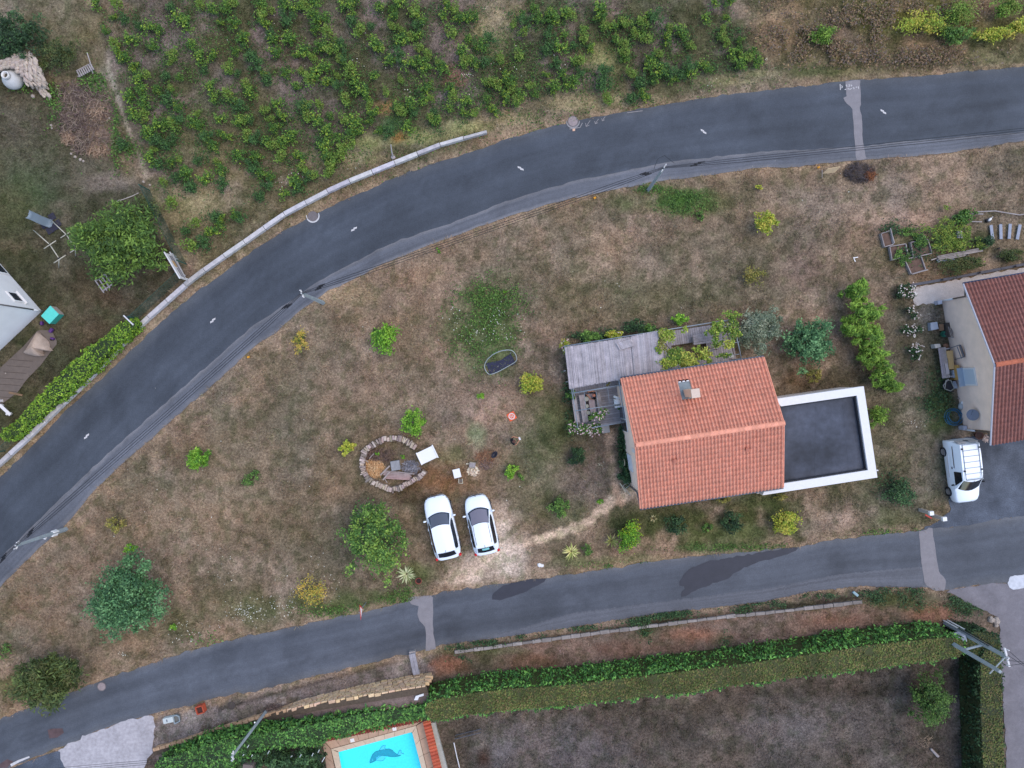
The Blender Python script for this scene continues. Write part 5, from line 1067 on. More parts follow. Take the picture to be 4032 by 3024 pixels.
for a in np.arange(.2, 10.8, 1.2):
    for d in (.1, 1.4, 2.7): b.box(PT(a, d, .2), (.1, .1, .4), phi)
for d in (3.3, 4.3, 5.3):
    for a in (.1, 1.6, 3.0): b.box(PT(a, d, .2), (.1, .1, .4), phi)
b.build('posts', M_wood, ter); b = MB()
for i, (a0_, b0_, a1_, b1_) in enumerate(((0, 0, 10.95, 0), (0, 0, 0, 5.45), (0, 5.45, 3.16, 5.45))): 
    p0, p1 = PT(a0_, b0_, .33), PT(a1_, b1_, .33); b.box((p0+p1)/2, ((p1-p0).length, .05, .16), math.atan2((p1-p0).y, (p1-p0).x))
b.build('fascia', mat('dark fascia', T(84, 78, 74), .9), ter)
# pergola
per = thing('pergola', 'thin blue grey metal pergola frame standing over the wooden terrace', 'pergola', OD+u*3-v*2)
M_met = mat('blue grey metal tube', T(146, 158, 172), .45, metal=.3)
ZP = 2.35
def pl(x0, y0, x1, y1, r=.03, nm='beam'): MB().tube([W(x0, y0, ZP), W(x1, y1, ZP)], r, 7).build(nm, M_met, per, smooth=True)
for L_ in [(2222,1363,2885,1257,.034),(2222,1363,2262,1560),(2253,1548,2450,1516,.036),(2250,1530,2276,1685),(2262,1618,2440,1592),(2300,1544,2308,1612,.018),(2346,1537,2358,1604,.018),(2392,1524,2400,1590,.015),(2433,1474,2459,1650,.034),(2330,1684,2462,1662,.032),(2885,1257,2919,1412,.032),(2878,1352,2912,1346,.02),(2890,1398,2916,1393,.02),(2228,1460,2219,1461,.02),(2238,1503,2228,1504,.02),(2612,1300,2640,1480,.02)]: pl(*L_)
for (x, y) in [(2222,1363),(2420,1331),(2620,1299),(2885,1257),(2276,1685),(2253,1548),(2459,1650),(2433,1480),(2919,1412)]:
    p = W(x, y, ZP); MB().tube([Vector((p.x, p.y, 0)), p], .03, 7).build('post', M_met, per, smooth=True)
# reed mats
M_reed = mat('grey dried reed', T(204, 202, 210), .95, vc=True, noise=[(2.2, .82, 1.12), (14, .86, 1.12)], coords='World')
def reedmat(label, corners, n, seed, sag=.05, zz=ZP+.04, group='reed mats over the terrace', k0=1.0):
    R = random.Random(seed); A, B, C_, D = [W(x, y, zz) for x, y in corners]; b = MB(); 
    t = thing('reed_mat', label, 'reed mat', (A+B+C_+D)/4, group); base = MB((.55, .54, .55)); m = 10
    base.grid([[A.lerp(B, i/m).lerp(D.lerp(C_, i/m), j/6)-Vector((0, 0, .015+sag*math.sin(math.pi*((i % 4)/4))**2)) for j in range(7)] for i in range(m+1)]); base.build('backing', M_reed, t)
    for i in range(n):
        f = (i+R.uniform(-.5, .5))/n; f = min(1, max(0, f)); s0 = R.uniform(-.02, .02); s1 = 1+R.uniform(-.02, .03)
        p0 = A.lerp(B, f).lerp(D.lerp(C_, min(1, max(0, f+R.gauss(0, .006)))), s0); p1 = A.lerp(B, f).lerp(D.lerp(C_, min(1, max(0, f+R.gauss(0, .006)))), s1); k = R.uniform(.7, 1.28)*k0
        zs = sag*math.sin(math.pi*((f*m) % 4)/4)**2; dz = Vector((0, 0, -zs+R.uniform(0, .02))); nn_ = 3
        b.tube([p0+dz, p0.lerp(p1, .5)+dz+Vector((0, 0, .01)), p1+dz], .011, 3, (k, k*.98, k*R.uniform(.94, 1.02)), cap=False)
    o = b.build('reeds', M_reed, t); o['kind'] = 'stuff'; return t
reedmat('large weathered grey reed mat covering the left part of the pergola', [(2224,1368),(2492,1327),(2508,1480),(2241,1528)], 620, 1)
reedmat('grey reed mat laid right of the large mat on the pergola', [(2484,1326),(2606,1300),(2618,1470),(2500,1492)], 300, 2, zz=ZP+.07, k0=.96)
reedmat('short lifted strip of paler reed lying on the larger mat', [(2426,1352),(2486,1334),(2500,1360),(2440,1378)], 130, 3, .02, ZP+.14, k0=1.12)
# vine on pergola
R = np.random.default_rng(77); Ps = []; ks = []
for i, (px, py, rx, ry, n) in enumerate([(2625,1325,34,40,340),(2605,1345,24,36,200),(2660,1395,40,34,420),(2700,1415,40,30,380),(2640,1435,44,26,340),(2720,1437,36,14,240),(2768,1392,32,22,170),(2745,1375,22,14,80),(2825,1285,34,34,280),(2880,1300,28,44,300),(2865,1355,26,24,160),(2880,1240,34,14,110),(2905,1320,16,16,90),(2795,1305,22,20,80),(2590,1372,18,22,70),(2850,1400,34,12,70),(2690,1300,20,14,30),(2780,1420,20,16,60),(2818,1340,20,34,120)]):
    q_ = W(px, py, ZP); P, _ = crown_pts(R, int(n*2.1), rx/PX, ry/PX, .32, 0, 12, .35, .35); Ps.append(P+[q_.x, q_.y, ZP+.05]); ks.append(np.full(len(P), i))
vt = thing('grape_vine', 'leafy yellow green grape vine climbing over the right half of the pergola', 'grape vine', (W(2750, 1380).x, W(2750, 1380).y, 0))
V, F, C = leaves(R, np.vstack(Ps)-np.array(ORG[vt.name]), .105, [(128,148,58),(98,126,48),(160,166,76),(78,106,42),(118,116,66)], 1.3, np.concatenate(ks), 1.15, 1.45); link_mesh('foliage', np_mesh('grape_leaves', V, F, C), M_leaf, vt)
b = MB()
for pth in [[(2640,1465,.4),(2645,1440,1.5),(2660,1410,2.4),(2720,1400,2.42),(2830,1360,2.42)],[(2660,1410,2.4),(2620,1350,2.42),(2610,1310,2.42)],[(2890,1400,.4),(2880,1360,2.4),(2860,1300,2.42),(2830,1270,2.4)]]: b.tube([W(*p_) for p_ in pth], .025, 5)
b.build('stem', M_bark, vt)
shrub('potted_plant', 'round green plant at the lower left post of the pergola', 2250,1552,22,1.6,'mid',420,.09,12)
shrub('potted_plant', 'small leafy shoot on the boards above the table', 2393,1512,9,.9,'dull',90,.06,5)
shrub('shrub', 'dark foliage hidden between reed mat and roof corner', 2452,1484,18,2.0,'dark',240,.08,8,rypx=10)
for i, (x, y, rx, ry, p_, lb) in enumerate([(2325,1325,48,24,'mid','dark leafy bush behind the upper rail near the terrace left corner'),(2505,1290,52,36,'dark','big leafy bush behind the middle of the terrace upper rail'),(2678,1262,30,22,'bright','round vivid green bush behind the terrace upper rail'),(2415,1320,36,18,'yellow','yellow green bush behind the terrace upper rail'),(2560,1295,24,18,'mid','small bush right of the big leafy bush behind the terrace'),(2466,1720,22,50,'dark','dark bush against the west wall under the terrace step'),(2440,1600,12,12,'mid','small bush by the sliding window'),(2460,1825,18,46,'dark','dark glossy bush against the west wall below the hose'),(2462,1880,28,26,'dark','lowest dark bush against the west wall of the main house')]):
    shrub('shrub', lb, x, y, rx, 1.1 if i != 6 else .8, p_, 600, .09, 20, rypx=ry, gain=1.7)
# terrace furniture
M_dk = mat('dark fabric', T(48, 44, 46), .9)
def box_thing(name, label, cat, px, py, z0, size, m, rz=phi, bev=.01, group=None):
    c = W(px, py, z0+size[2]); return tag(MB().box((c.x, c.y, z0+size[2]/2), size, rz).build(name, m, bevel=bev), label, cat, group)
t = thing('dining_table', 'long brown plank dining table with dark runner on the lower terrace', 'table', W(2316, 1606, Z_D))
c = W(2316, 1606, 1.2)
for i in range(5):
    if i == 2: continue
    o = MB().box(Vector((c.x, c.y, 1.16))+u*((i-2)*.19), (.18, 1.75, .035), phi).build('tabletop_plank', M_wood, t); o.color = (.92+.03*i, .9, .9, 1)
o = MB().box(Vector((c.x, c.y, 1.15)), (.19, 1.75, .03), phi).build('dark_runner', M_dk, t)
for s0 in (-1, 1):
    for s1 in (-1, 1): MB().box(Vector((c.x, c.y, .8))+u*s0*.36+v*s1*.75, (.07, .07, .7), phi).build('leg', M_woodb, t)
for s0, lb in ((-1, 'left'), (1, 'right')):
    t2 = thing('bench', f'plain brown wooden bench along the {lb} side of the dining table', 'bench', W(2316, 1606, Z_D)+u*s0*.75)
    MB().box(Vector((c.x, c.y, .9))+u*s0*.78, (.3, 1.7, .04), phi).build('seat', M_wood, t2)
    for s1 in (-1, 1): MB().box(Vector((c.x, c.y, .67))+u*s0*.78+v*s1*.7, (.25, .06, .42), phi).build('leg', M_wood, t2)
M_dish = mat('pale ceramic', T(176, 174, 160), .4)
for i, (x, y, r) in enumerate([(2309,1571,.15),(2311,1599,.12),(2316,1625,.13)]):
    cc = W(x, y, 1.2); o = MB(); o.lathe([(r*.5, 0), (r, .04), (r*.92, .045), (r*.45, .012)], 16, Vector((cc.x, cc.y, 1.185)))
    tag(o.build('serving_dish', M_dish), ['dish nearest the seated person on the table', 'middle dish on the dining table', 'dish furthest from the seated person on the table'][i], 'dish', 'dishes on the dining table')
box_thing('doorstep', 'pale stone block step at the foot of the terrace by the climbing rose', 'step', 2385, 1688, 0, (.52, .55, .3), mat('pale stone', T(196, 192, 190), .8, noise=[(5, .9, 1.05)]), phi, .03)
t = thing('plastic_chair', 'white plastic garden chair with a white cushion beside the sliding window', 'chair', W(2434, 1583, Z_D))
cc = W(2434, 1583, 1.3); M_pl = mat('white plastic', T(246, 248, 252), .5)
MB().box(Vector((cc.x, cc.y, .9)), (.42, .44, .05), phi).build('seat', M_pl, t, bevel=.02)
bk = MB(); bk.tube([Vector((cc.x-.28, cc.y+.36, 1.2)), Vector((cc.x-.02, cc.y+.28, 1.25)), Vector((cc.x+.16, cc.y+.22, 1.2))], [.07, .09, .06], 8); bk.build('armrest', M_pl, t, smooth=True)
MB().rock(Vector((cc.x-.02, cc.y, 1.18)), .27, seed=4, sz=.5).build('cushion', M_pl, t, smooth=True)
MB().box(Vector((cc.x, cc.y-.3, 1.12)), (.36, .12, .3), phi).build('backrest', M_pl, t, bevel=.02)
for a_ in (-.17, .17):
    for b_ in (-.17, .17): MB().box(Vector((cc.x+a_, cc.y+b_, .67)), (.04, .04, .44), phi).build('leg', M_pl, t)
tb = thing('picnic_table', 'grey wooden picnic table on the right of the terrace under the vine', 'picnic table', W(2790, 1350, Z_D)); cc = W(2790, 1350, 1.1)
for i in range(4):
    o = MB().box(Vector((cc.x, cc.y, 1.15))-v*(i*.16-.2)+v*.35, (1.9, .14, .035), phi).build('plank', M_wood, tb); o.color = (.9, .9, .94, 1)
for i in (-1, 1): MB().box(Vector((cc.x, cc.y, .8))+u*i*.8+v*.3, (.08, .5, .66), phi).build('leg', M_wood, tb)
b = MB(); 
box_thing('storage_box', 'small white square box at the right end of the wooden terrace', 'box', 2879, 1398, Z_D, (.32, .34, .25), mat('grey white plastic', T(186, 192, 192), .6))
t = thing('bicycle_frame', 'dark metal bicycle shape leaning in the gap of the terrace under the vine', 'bicycle', W(2770, 1380, 0)); b = MB()
cc = W(2775, 1383, .4); 
for dx in (-.5, .5):
    for k in range(14):
        pass
    MB().tube([Vector((cc.x, cc.y, .36))+u*dx+u*math.cos(a)*.32+Vector((0, 0, math.sin(a)*.32)) for a in [2*math.pi*k/14 for k in range(15)]], .02, 5, cap=False).build('wheel', M_dk, t)
MB().tube([Vector((cc.x, cc.y, .36))-u*.5, Vector((cc.x, cc.y, .75))-u*.15, Vector((cc.x, cc.y, .8))+u*.38, Vector((cc.x, cc.y, .36))+u*.5], .02, 6).build('frame', M_met, t)
MB().tube([Vector((cc.x, cc.y, 1.0))+u*.35-v*.25, Vector((cc.x, cc.y, .95))+u*.38, Vector((cc.x, cc.y, 1.0))+u*.35+v*.25], .014, 6).build('handlebar', M_met, t)
MB().box(Vector((cc.x, cc.y, .86))-u*.2, (.26, .1, .05), phi).build('saddle', M_dk, t)
# wall hose and drying rack at the SW corner
def coil(name, label, cat, px, py, z, r, turns, m, rr=.012, squash=1., seed=1, vertical=False, gr=None):
    q = random.Random(seed); c = W(px, py, z); P = []
    for i in range(turns*18):
        t_ = 2*math.pi*i/18; k = r*(1+.22*math.sin(i*.19+seed)+q.uniform(-.02, .02)); ox = .25*r*math.sin(i*.045)
        P.append(c+(Vector((math.cos(t_)*k*squash+ox, math.sin(t_)*k, .004*i/3+rr)) if not vertical else Vector((ox*.3, math.cos(t_)*k*squash, math.sin(t_)*k))))
    return tag(MB().tube(P, rr, 5).build(name, m, smooth=True), label, cat, gr)
coil('garden_hose', 'cream garden hose hung in loops on the west wall of the main house', 'hose', 2456, 1820, .9, .3, 4, mat('cream hose', T(190, 182, 158), .6), .016, .6, 3, True)
coil('garden_hose', 'tangled bright blue hose lying on the grass beside the white van', 'hose', 3752, 1640, .02, .48, 6, mat('blue hose', T(50, 118, 160), .5), .017, 1.0, 5)
t = thing('drying_rack', 'folding metal drying rack leaning at the lower left corner of the main house', 'drying rack', W(2460, 1920, 0)); b = MB()
for (x0, y0, z0, x1, y1, z1) in [(2440,1903,.1,2465,1938,.9),(2452,1912,.5,2484,1952,.05),(2453,1912,.5,2476,1898,.5),(2462,1924,.5,2480,1910,.6),(2456,1898,.6,2478,1904,.6),(2470,1895,.6,2482,1912,.05)]: b.tube([W(x0, y0, z0), W(x1, y1, z1)], .018, 5)
b.build('frame', mat('pale metal', T(176, 178, 172), .5), t); MB().tube([W(2441, 1902, .9), W(2464, 1938, .95)], .028, 6).build('top_bar', mat('cream bar', T(206, 202, 180), .6), t)
# ---------------- swimming pool ----------------
PF = lambda L: [(1200+x*.2712, 2600+y*.2712) for x, y in L]
wat = [(1330,2968),(1334,2959),(1345,2954),(1480,2920),(1605,2886),(1617,2884),(1626,2890),(1634,2912),(1661,3024),(1700,3180),(1392,3250),(1342,3024)]
cop = [(1304,2950),(1638,2858),(1679,3024),(1722,3200),(1370,3290),(1322,3024)]
pool = thing('swimming_pool', 'turquoise swimming pool with a killer whale picture on its floor', 'swimming pool', W(1500, 3020))
wp = [tuple(W(x, y, .03)[:2]) for x, y in wat]
M_cy = mat('turquoise pool liner', (.09, .83, .85), .5, noise=[(7, .93, 1.05)], coords='World')
b = MB(); n = len(wp); b.add([(x, y, .0) for x, y in wp]+[(x, y, -.7) for x, y in wp], [(i, (i+1) % n, (i+1) % n+n, i+n) for i in range(n)]+[tuple(range(n, 2*n))]); po = b.build('basin', M_cy, pool)
if po.data.polygons[-1].normal.z < 0: po.data.flip_normals()
def sheet(name, poly, z, m, root):
    P = [W(x, y, z) for x, y in poly]; b = MB(); b.add(P, [tuple(range(len(P)))]); o = b.build(name, m, root)
    if o.data.polygons[0].normal.z < 0: o.data.flip_normals()
    return o
def pfz(L): return PF(L)
M_or = mat('mosaic dark blue', (.02, .34, .43), .5, noise=[(10, .85, 1.12)], coords='World'); M_orl = mat('mosaic pale', (.12, .68, .82), .5); M_ol = mat('mosaic outline', (.012, .22, .30), .5)
body = [(948,1492),(944,1465),(958,1425),(985,1365),(1030,1325),(1090,1308),(1170,1288),(1230,1286),(1270,1305),(1310,1345),(1352,1375),(1400,1378),(1370,1392),(1310,1400),(1250,1400),(1200,1392),(1165,1388),(1120,1382),(1080,1400),(1045,1430),(1020,1462),(985,1480)]
orca = sheet('whale_picture', PF(body), -.694, M_or, pool)
sheet('whale_fin', PF([(1082,1312),(1110,1262),(1135,1240),(1172,1236),(1160,1270),(1172,1300),(1130,1296)]), -.689, M_orl, orca)
sheet('whale_tail', PF([(1345,1372),(1362,1350),(1374,1312),(1398,1308),(1398,1342),(1438,1360),(1396,1368)]), -.689, M_orl, orca)
sheet('whale_belly', PF([(1030,1452),(1040,1415),(1075,1390),(1120,1384),(1160,1392),(1165,1415),(1145,1445),(1110,1455),(1060,1450)]), -.689, M_orl, orca)
sheet('whale_eye', PF([(975,1448),(985,1438),(990,1448),(982,1458)]), -.688, M_orl, orca)
def outline(L, z, w=.014):
    b = MB(); P = [W(x, y, z) for x, y in PF(L)]; b.tube(P, w, 4); return b
outline(body+[body[0]], -.69).build('whale_outline', M_ol, orca); outline([(1082,1312),(1110,1262),(1135,1240),(1172,1236),(1160,1270),(1175,1300)], -.688).build('whale_outline', M_ol, orca)
outline([(1345,1372),(1374,1312),(1385,1303),(1400,1310),(1398,1342),(1440,1360)], -.688).build('whale_outline', M_ol, orca); outline([(1030,1452),(1060,1456),(1110,1462),(1145,1450),(1168,1415)], -.687, .01).build('whale_outline', M_ol, orca)
mw = bpy.data.materials.new('pool water'); mw.use_nodes = True; t_ = mw.node_tree; N = t_.nodes; Lk = t_.links
tr = N.new('ShaderNodeBsdfTransparent'); tr.inputs[0].default_value = (.82, .98, 1, 1); gl = N.new('ShaderNodeBsdfGlossy'); gl.inputs['Roughness'].default_value = .08
mx = N.new('ShaderNodeMixShader'); mx.inputs[0].default_value = .035; nz = N.new('ShaderNodeTexNoise'); nz.inputs['Scale'].default_value = 9; bp = N.new('ShaderNodeBump'); bp.inputs['Strength'].default_value = .25; bp.inputs['Distance'].default_value = .03
Lk.new(nz.outputs[0], bp.inputs['Height']); Lk.new(bp.outputs[0], gl.inputs['Normal']); Lk.new(tr.outputs[0], mx.inputs[1]); Lk.new(gl.outputs[0], mx.inputs[2]); Lk.new(mx.outputs[0], N['Material Output'].inputs[0])
o = sheet('water', wat, -.06, mw, pool)
# coping as slabs around the water
M_cop = mat('cream coping', T(224, 206, 184), .8, noise=[(5, .93, 1.04)], coords='World', objcol=True); M_ter = mat('pinkish pool slabs', T(202, 172, 150), .85, noise=[(4, .88, 1.06), (30, .92, 1.06)], coords='World', objcol=True)
def band(outer, inner, z0, z1, m, name, root, segs):
    for (o0, o1, i0, i1, n) in segs:
        for k in range(n):
            a, b_ = k/n, (k+1)/n; L2 = lambda p_, q_, t: (p_[0]+(q_[0]-p_[0])*t, p_[1]+(q_[1]-p_[1])*t); e = .0015
            quad = [L2(o0, o1, a+e), L2(o0, o1, b_-e), L2(i0, i1, b_-e), L2(i0, i1, a+e)]; bb = MB(); bb.prism([tuple(W(x, y, z1)[:2]) for x, y in quad], z0, z1)
            o = bb.build(name, m, root); kk = random.uniform(.93, 1.05); o.color = (kk, kk, kk, 1)
band(None, None, -.1, .05, M_cop, 'coping_slab', pool, [((1304,2950),(1638,2858),(1330,2962),(1628,2881),8), ((1638,2858),(1722,3200),(1623,2884),(1700,3180),6), ((1322,3024),(1304,2950),(1342,3024),(1330,2958),2), ((1370,3290),(1322,3024),(1392,3250),(1342,3024),4)])
b = MB(); 
def slab(poly, z, m, name, col=1.0):
    bb = MB(); bb.prism([tuple(W(x, y, z)[:2]) for x, y in poly], -.05, z); o = bb.build(name, m, pool); o.color = (col, col, col, 1)
for k in range(9):
    a, b_ = k/9+.002, (k+1)/9-.002; f = lambda p_, q_, t: (p_[0]+(q_[0]-p_[0])*t, p_[1]+(q_[1]-p_[1])*t)
    slab([f((1272,2912), (1664,2836), a), f((1272,2912), (1664,2836), b_), f((1303,2948), (1638,2856), b_), f((1303,2948), (1638,2856), a)], .035, M_ter, 'terrace_slab', random.uniform(.95, 1.04))
for k in range(6):
    a, b_ = k/6+.002, (k+1)/6-.002
    slab([f((1640,2857), (1724,3200), a), f((1668,2840), (1756,3200), a), f((1668,2840), (1756,3200), b_), f((1640,2857), (1724,3200), b_)], .035, M_ter, 'terrace_slab', random.uniform(.95, 1.04))
    slab([f((1302,2950), (1368,3290), a), f((1268,2912), (1330,3300), a), f((1268,2912), (1330,3300), b_), f((1302,2950), (1368,3290), b_)], .035, M_ter, 'terrace_slab', random.uniform(.78, .9))
for (x, y) in [(1387,2915),(1553,2870)]: MB().box(W(x, y, .05), (.26, .24, .03), math.radians(13)).build('skimmer_lid', M_pl, pool, bevel=.01)
# tile capped low walls round the pool
M_t3 = tmat('orange wall tile', T(196, 104, 80)); M_t4 = tmat('dark red wall tile', T(146, 76, 66))
def tilewall(label, p0, p1, width, h, n, m, seed, flip=1, lng=True):
    a, b_ = W(*p0, h), W(*p1, h); d = (b_-a); t = thing('tiled_wall', label, 'low wall', (a+b_)/2*Vector((1, 1, 0)) if False else Vector(((a.x+b_.x)/2, (a.y+b_.y)/2, 0))); ang = math.atan2(d.y, d.x)
    MB().box(Vector(((a.x+b_.x)/2, (a.y+b_.y)/2, h/2)), (d.length, width*.8, h), ang).build('wall', M_ter, t); q = random.Random(seed)
    w = d.length/n; V, F = tile_mesh('coping_tile', w, width); me = bpy.data.meshes.new('coping_tile'); me.from_pydata([(x, y-width/2, z*1.1) for x, y, z in V], [], F); me.polygons.foreach_set('use_smooth', np.ones(len(F), bool)); me.materials.append(m)
    if me.polygons[3].normal.z < 0: me.flip_normals()
    for i in range(n):
        o = bpy.data.objects.new('coping_tile', me); COL.objects.link(o); o.parent = t; k = q.uniform(.82, 1.15); o.color = (k, k*q.uniform(.92, 1.05), k, 1)
        o.matrix_local = Matrix.Translation(a+d*((i+.5)/n)+Vector((0, 0, .01))-ORG[t.name]) @ Matrix.Rotation(ang, 4, 'Z') @ Matrix.Rotation(-.12*flip, 4, 'X')
tilewall('low wall capped with dark red tiles between laurel hedge and pool', (1274,2906), (1660,2826), .42, .5, 34, M_t4, 1)
tilewall('low wall capped with bright orange tiles along the right side of the pool', (1680,2838), (1745,3110), .48, .5, 21, M_t3, 2)
b = MB(); b.prism([tuple(W(x, y, .25)[:2]) for x, y in [(1697,2846),(1713,2846),(1760,3024),(1800,3180),(1778,3180),(1740,3024)]], 0, .25); tag(b.build('concrete_ledge', mat('pale ledge', T(178, 180, 176), .85, noise=[(5, .88, 1.08)], coords='World')), 'pale concrete ledge outside the orange tile wall of the pool', 'ledge')
tag(MB().prism([tuple(W(x, y, 2.1)[:2]) for x, y in [(1630,2757),(1637,2741),(1668,2731),(1668,2740),(1650,2745),(1645,2757)]], 2.06, 2.1).build('metal_sheet', M_white), 'white bent sheet sticking out at the end of the clipped hedge', 'sheet')
# ---------------- cars ----------------
M_carp = mat('white car paint', (.80, .82, .84), .22, spec=.6); M_cglass = mat('tinted car glass', (.012, .014, .018), .08, spec=.8)
M_cgl2 = mat('windscreen glass', T(88, 92, 104), .1, spec=.8); M_cgl3 = mat('mauve windscreen', T(128, 124, 138), .12, spec=.7)
M_tyre = mat('tyre rubber', (.02, .02, .022), .8); M_rim = mat('alloy rim', T(190, 192, 200), .35, metal=.6); M_red = mat('red lamp', (.55, .02, .02), .25); M_headl = mat('headlamp', T(170, 180, 196), .15, spec=.8)
M_trim = mat('black trim', (.02, .02, .022), .5)
def car(label, px, py, ang, L, Wd, st, zb, gh, glass, seedname='car', rails=False, rearcloth=False, colr=M_carp):
    """local frame: +y forward. st: body stations (y, halfwidth, ztop); gh: greenhouse rings (y, curve, z, crown, halfwidth top)"""
    c = W(px, py, .6); t = thing('car', label, 'car', (c.x, c.y, 0), 'white cars parked side by side by the stone ring', math.radians(ang))
    # body shell
    rows = []
    for (y, w, zt) in st:
        rows.append([(-w*.93, y, .2), (-w, y, .42), (-w*1.0, y, .62), (-w*.97, y, zt-.1), (-w*.86, y, zt-.02), (-w*.45, y, zt+.015), (0, y, zt+.025), (w*.45, y, zt+.015), (w*.86, y, zt-.02), (w*.97, y, zt-.1), (w, y, .62), (w, y, .42), (w*.93, y, .2)])
    f_, r_ = rows[0], rows[-1]
    b = MB(); b.grid(rows)
    n = len(f_); b.add(f_, [tuple(range(n))]); b.add(r_, [tuple(range(n))[::-1]])
    b.add([(-Wd*.40, st[0][0]*.8, .2), (Wd*.40, st[0][0]*.8, .2), (Wd*.40, st[-1][0]*.8, .2), (-Wd*.40, st[-1][0]*.8, .2)], [(0, 1, 2, 3)])
    bo = b.build('body', colr, t, local=True, smooth=True); m = bo.modifiers.new('s', 'EDGE_SPLIT'); m.split_angle = math.radians(50)
    # greenhouse
    S_ = [-1, -.85, -.6, -.3, 0, .3, .6, .85, 1]
    def ringp(g): 
        y, cu, z, cr, w = g; return [Vector((s_*w, y-cu*s_*s_, z+cr*(1-s_*s_))) for s_ in S_]
    R_ = [ringp(g_) for g_ in gh]; b = MB(); b.grid(R_)
    def belt(y): 
        w = np.interp(-y, [-s_[0] for s_ in st], [s_[1] for s_ in st]); return w*.93
    for sg in (0, -1):
        top = [r[sg] for r in R_]; bot = [Vector(((1 if sg else -1)*belt(p.y), p.y, zb)) for p in top]
        b.grid([top, bot])
    b.build('roof', colr, t, local=True, smooth=True).modifiers.new('s', 'EDGE_SPLIT').split_angle = math.radians(28)
    def patch(Ra, Rb, m, name, s0=.06, s1=.94, inset=.93, up=.012, k=5):
        rows = []
        for i in range(k+1):
            f = s0+(s1-s0)*i/k; row = [a.lerp(c_, f) for a, c_ in zip(Ra, Rb)]
            row = [Vector((p.x*inset, p.y, p.z+up)) for p in row]
            rows.append([p+Vector((0, (1 if Ra[4].y > 0 else -1)*up, 0)) for p in row])
        o = MB().grid(rows).build(name, m, t, local=True, smooth=True); return o
    patch(R_[0], R_[1], M_cglass, 'windshield_surround', .0, 1.0, .985, .010)
    ws = patch(R_[0], R_[1], glass, 'windshield', .1, .97, .93, .018)
    patch(R_[-2], R_[-1], M_cglass, 'rear_window', .08, .92, .9, .014)
    if rearcloth: patch(R_[-2], R_[-1], mat('pale turquoise parcel shelf', T(150, 226, 230), .6), 'parcel_shelf', .15, .5, .6, .022)
    for sg, sx in ((0, -1), (-1, 1)):
        top = [r[sg] for r in R_]; ys = [g_[0]-g_[1] for g_ in gh]
        y1 = top[0].y-.30; y0 = top[-1].y+.42; nn_ = 10; tp, bt = [], []
        for i in range(nn_+1):
            y = y1+(y0-y1)*i/nn_
            zt = np.interp(-y, [-p.y for p in top], [p.z for p in top]); xt = np.interp(-y, [-p.y for p in top], [abs(p.x) for p in top]); xb = belt(y)
            def at(z): 
                f = (z-zb)/(zt-zb+1e-6); return Vector((sx*(xb+(xt-xb)*f+.012), y, z+.004))
            e = .16 if i in (0, nn_) else 0
            zt2 = max(zb+.06, zt-.07-(0.05 if i in (0, nn_) else 0)); tp.append(at(zt2)); bt.append(at(zb+.03+ (e*.3)))
        rows_ = [tp, bt]
        so_ = MB().grid(rows_).build('side_windows', M_cglass, t, local=True, smooth=True)
    yf, yr = st[0][0], st[-1][0]
    wbf, wbr = yf-.82, yr+.72
    for yy in (wbf, wbr):
        for sx in (-1, 1):
            wd = MB(); x = sx*(Wd/2-.09); pr = [(-.11, .25), (-.10, .31), (.10, .31), (.11, .25)]
            vs = []
            for (dx, r) in pr: vs += [(x+dx, yy+math.cos(a)*r, .31+math.sin(a)*r) for a in [2*math.pi*j/20 for j in range(20)]]
            wd.add(vs, [(i*20+j, i*20+(j+1) % 20, (i+1)*20+(j+1) % 20, (i+1)*20+j) for i in range(3) for j in range(20)]); w_ = wd.build('wheel', M_tyre, t, local=True, smooth=True)
            rm = MB(); vs = [(x+sx*.115, yy+math.cos(a)*.22, .31+math.sin(a)*.22) for a in [2*math.pi*j/16 for j in range(16)]]+[(x+sx*.10, yy, .31)]
            rm.add(vs, [(j, (j+1) % 16, 16) for j in range(16)]); rm.build('rim', M_rim, w_, local=True)
    for sx in (-1, 1):
        o = MB(); o.grid([[(sx*Wd*.452, yf-.42, .715), (sx*Wd*.462, yf-.42, .60)], [(sx*Wd*.405, yf-.24, .695), (sx*Wd*.418, yf-.22, .58)], [(sx*Wd*.325, yf-.10, .665), (sx*Wd*.335, yf-.075, .56)], [(sx*Wd*.235, yf-.045, .635), (sx*Wd*.245, yf-.02, .55)]])
        o.build('headlight', M_headl, t, local=True, smooth=True)
        MB().rock((sx*Wd*.44, yr+.13, .84), .13, seed=3, sx=.8, sy=.9, sz=1.3).build('taillight', M_red, t, local=True, smooth=True)
        mi = MB(); mi.rock((sx*(Wd/2+.09), gh[0][0]-.38, zb+.06), .12, seed=2, sx=1.1, sy=.6, sz=.7); mi.tube([(sx*(Wd/2-.03), gh[0][0]-.36, zb), (sx*(Wd/2+.08), gh[0][0]-.38, zb+.02)], .03, 5); mi.build('wing_mirror', colr, t, local=True, smooth=True)
        for yy in (.05, -.85): MB().box((sx*(Wd/2+.004), yy, .80), (.03, .16, .03)).build('door_handle', colr, t, local=True, bevel=.008)
    gr = MB(); pr_ = st[0]; gr.tube([(-Wd*.34, yf-.12, .63), (-Wd*.2, yf-.01, .63), (0, yf+.035, .63), (Wd*.2, yf-.01, .63), (Wd*.34, yf-.12, .63)], .03, 5); gr.build('grille', M_trim, t, local=True)
    MB().tube([(-.04, yf-.02, .735), (.04, yf-.02, .735)], .045, 8).build('badge', M_rim, t, local=True)
    MB().tube([(0, gh[-2][0]+.14, gh[-2][2]+.03), (0, gh[-2][0]-.04, gh[-2][2]+.14)], .012, 5).build('antenna', M_trim, t, local=True)
    MB().box((0, yr-.005, .62), (.5, .02, .11)).build('number_plate', mat('plate', T(226, 222, 200), .5), t, local=True)
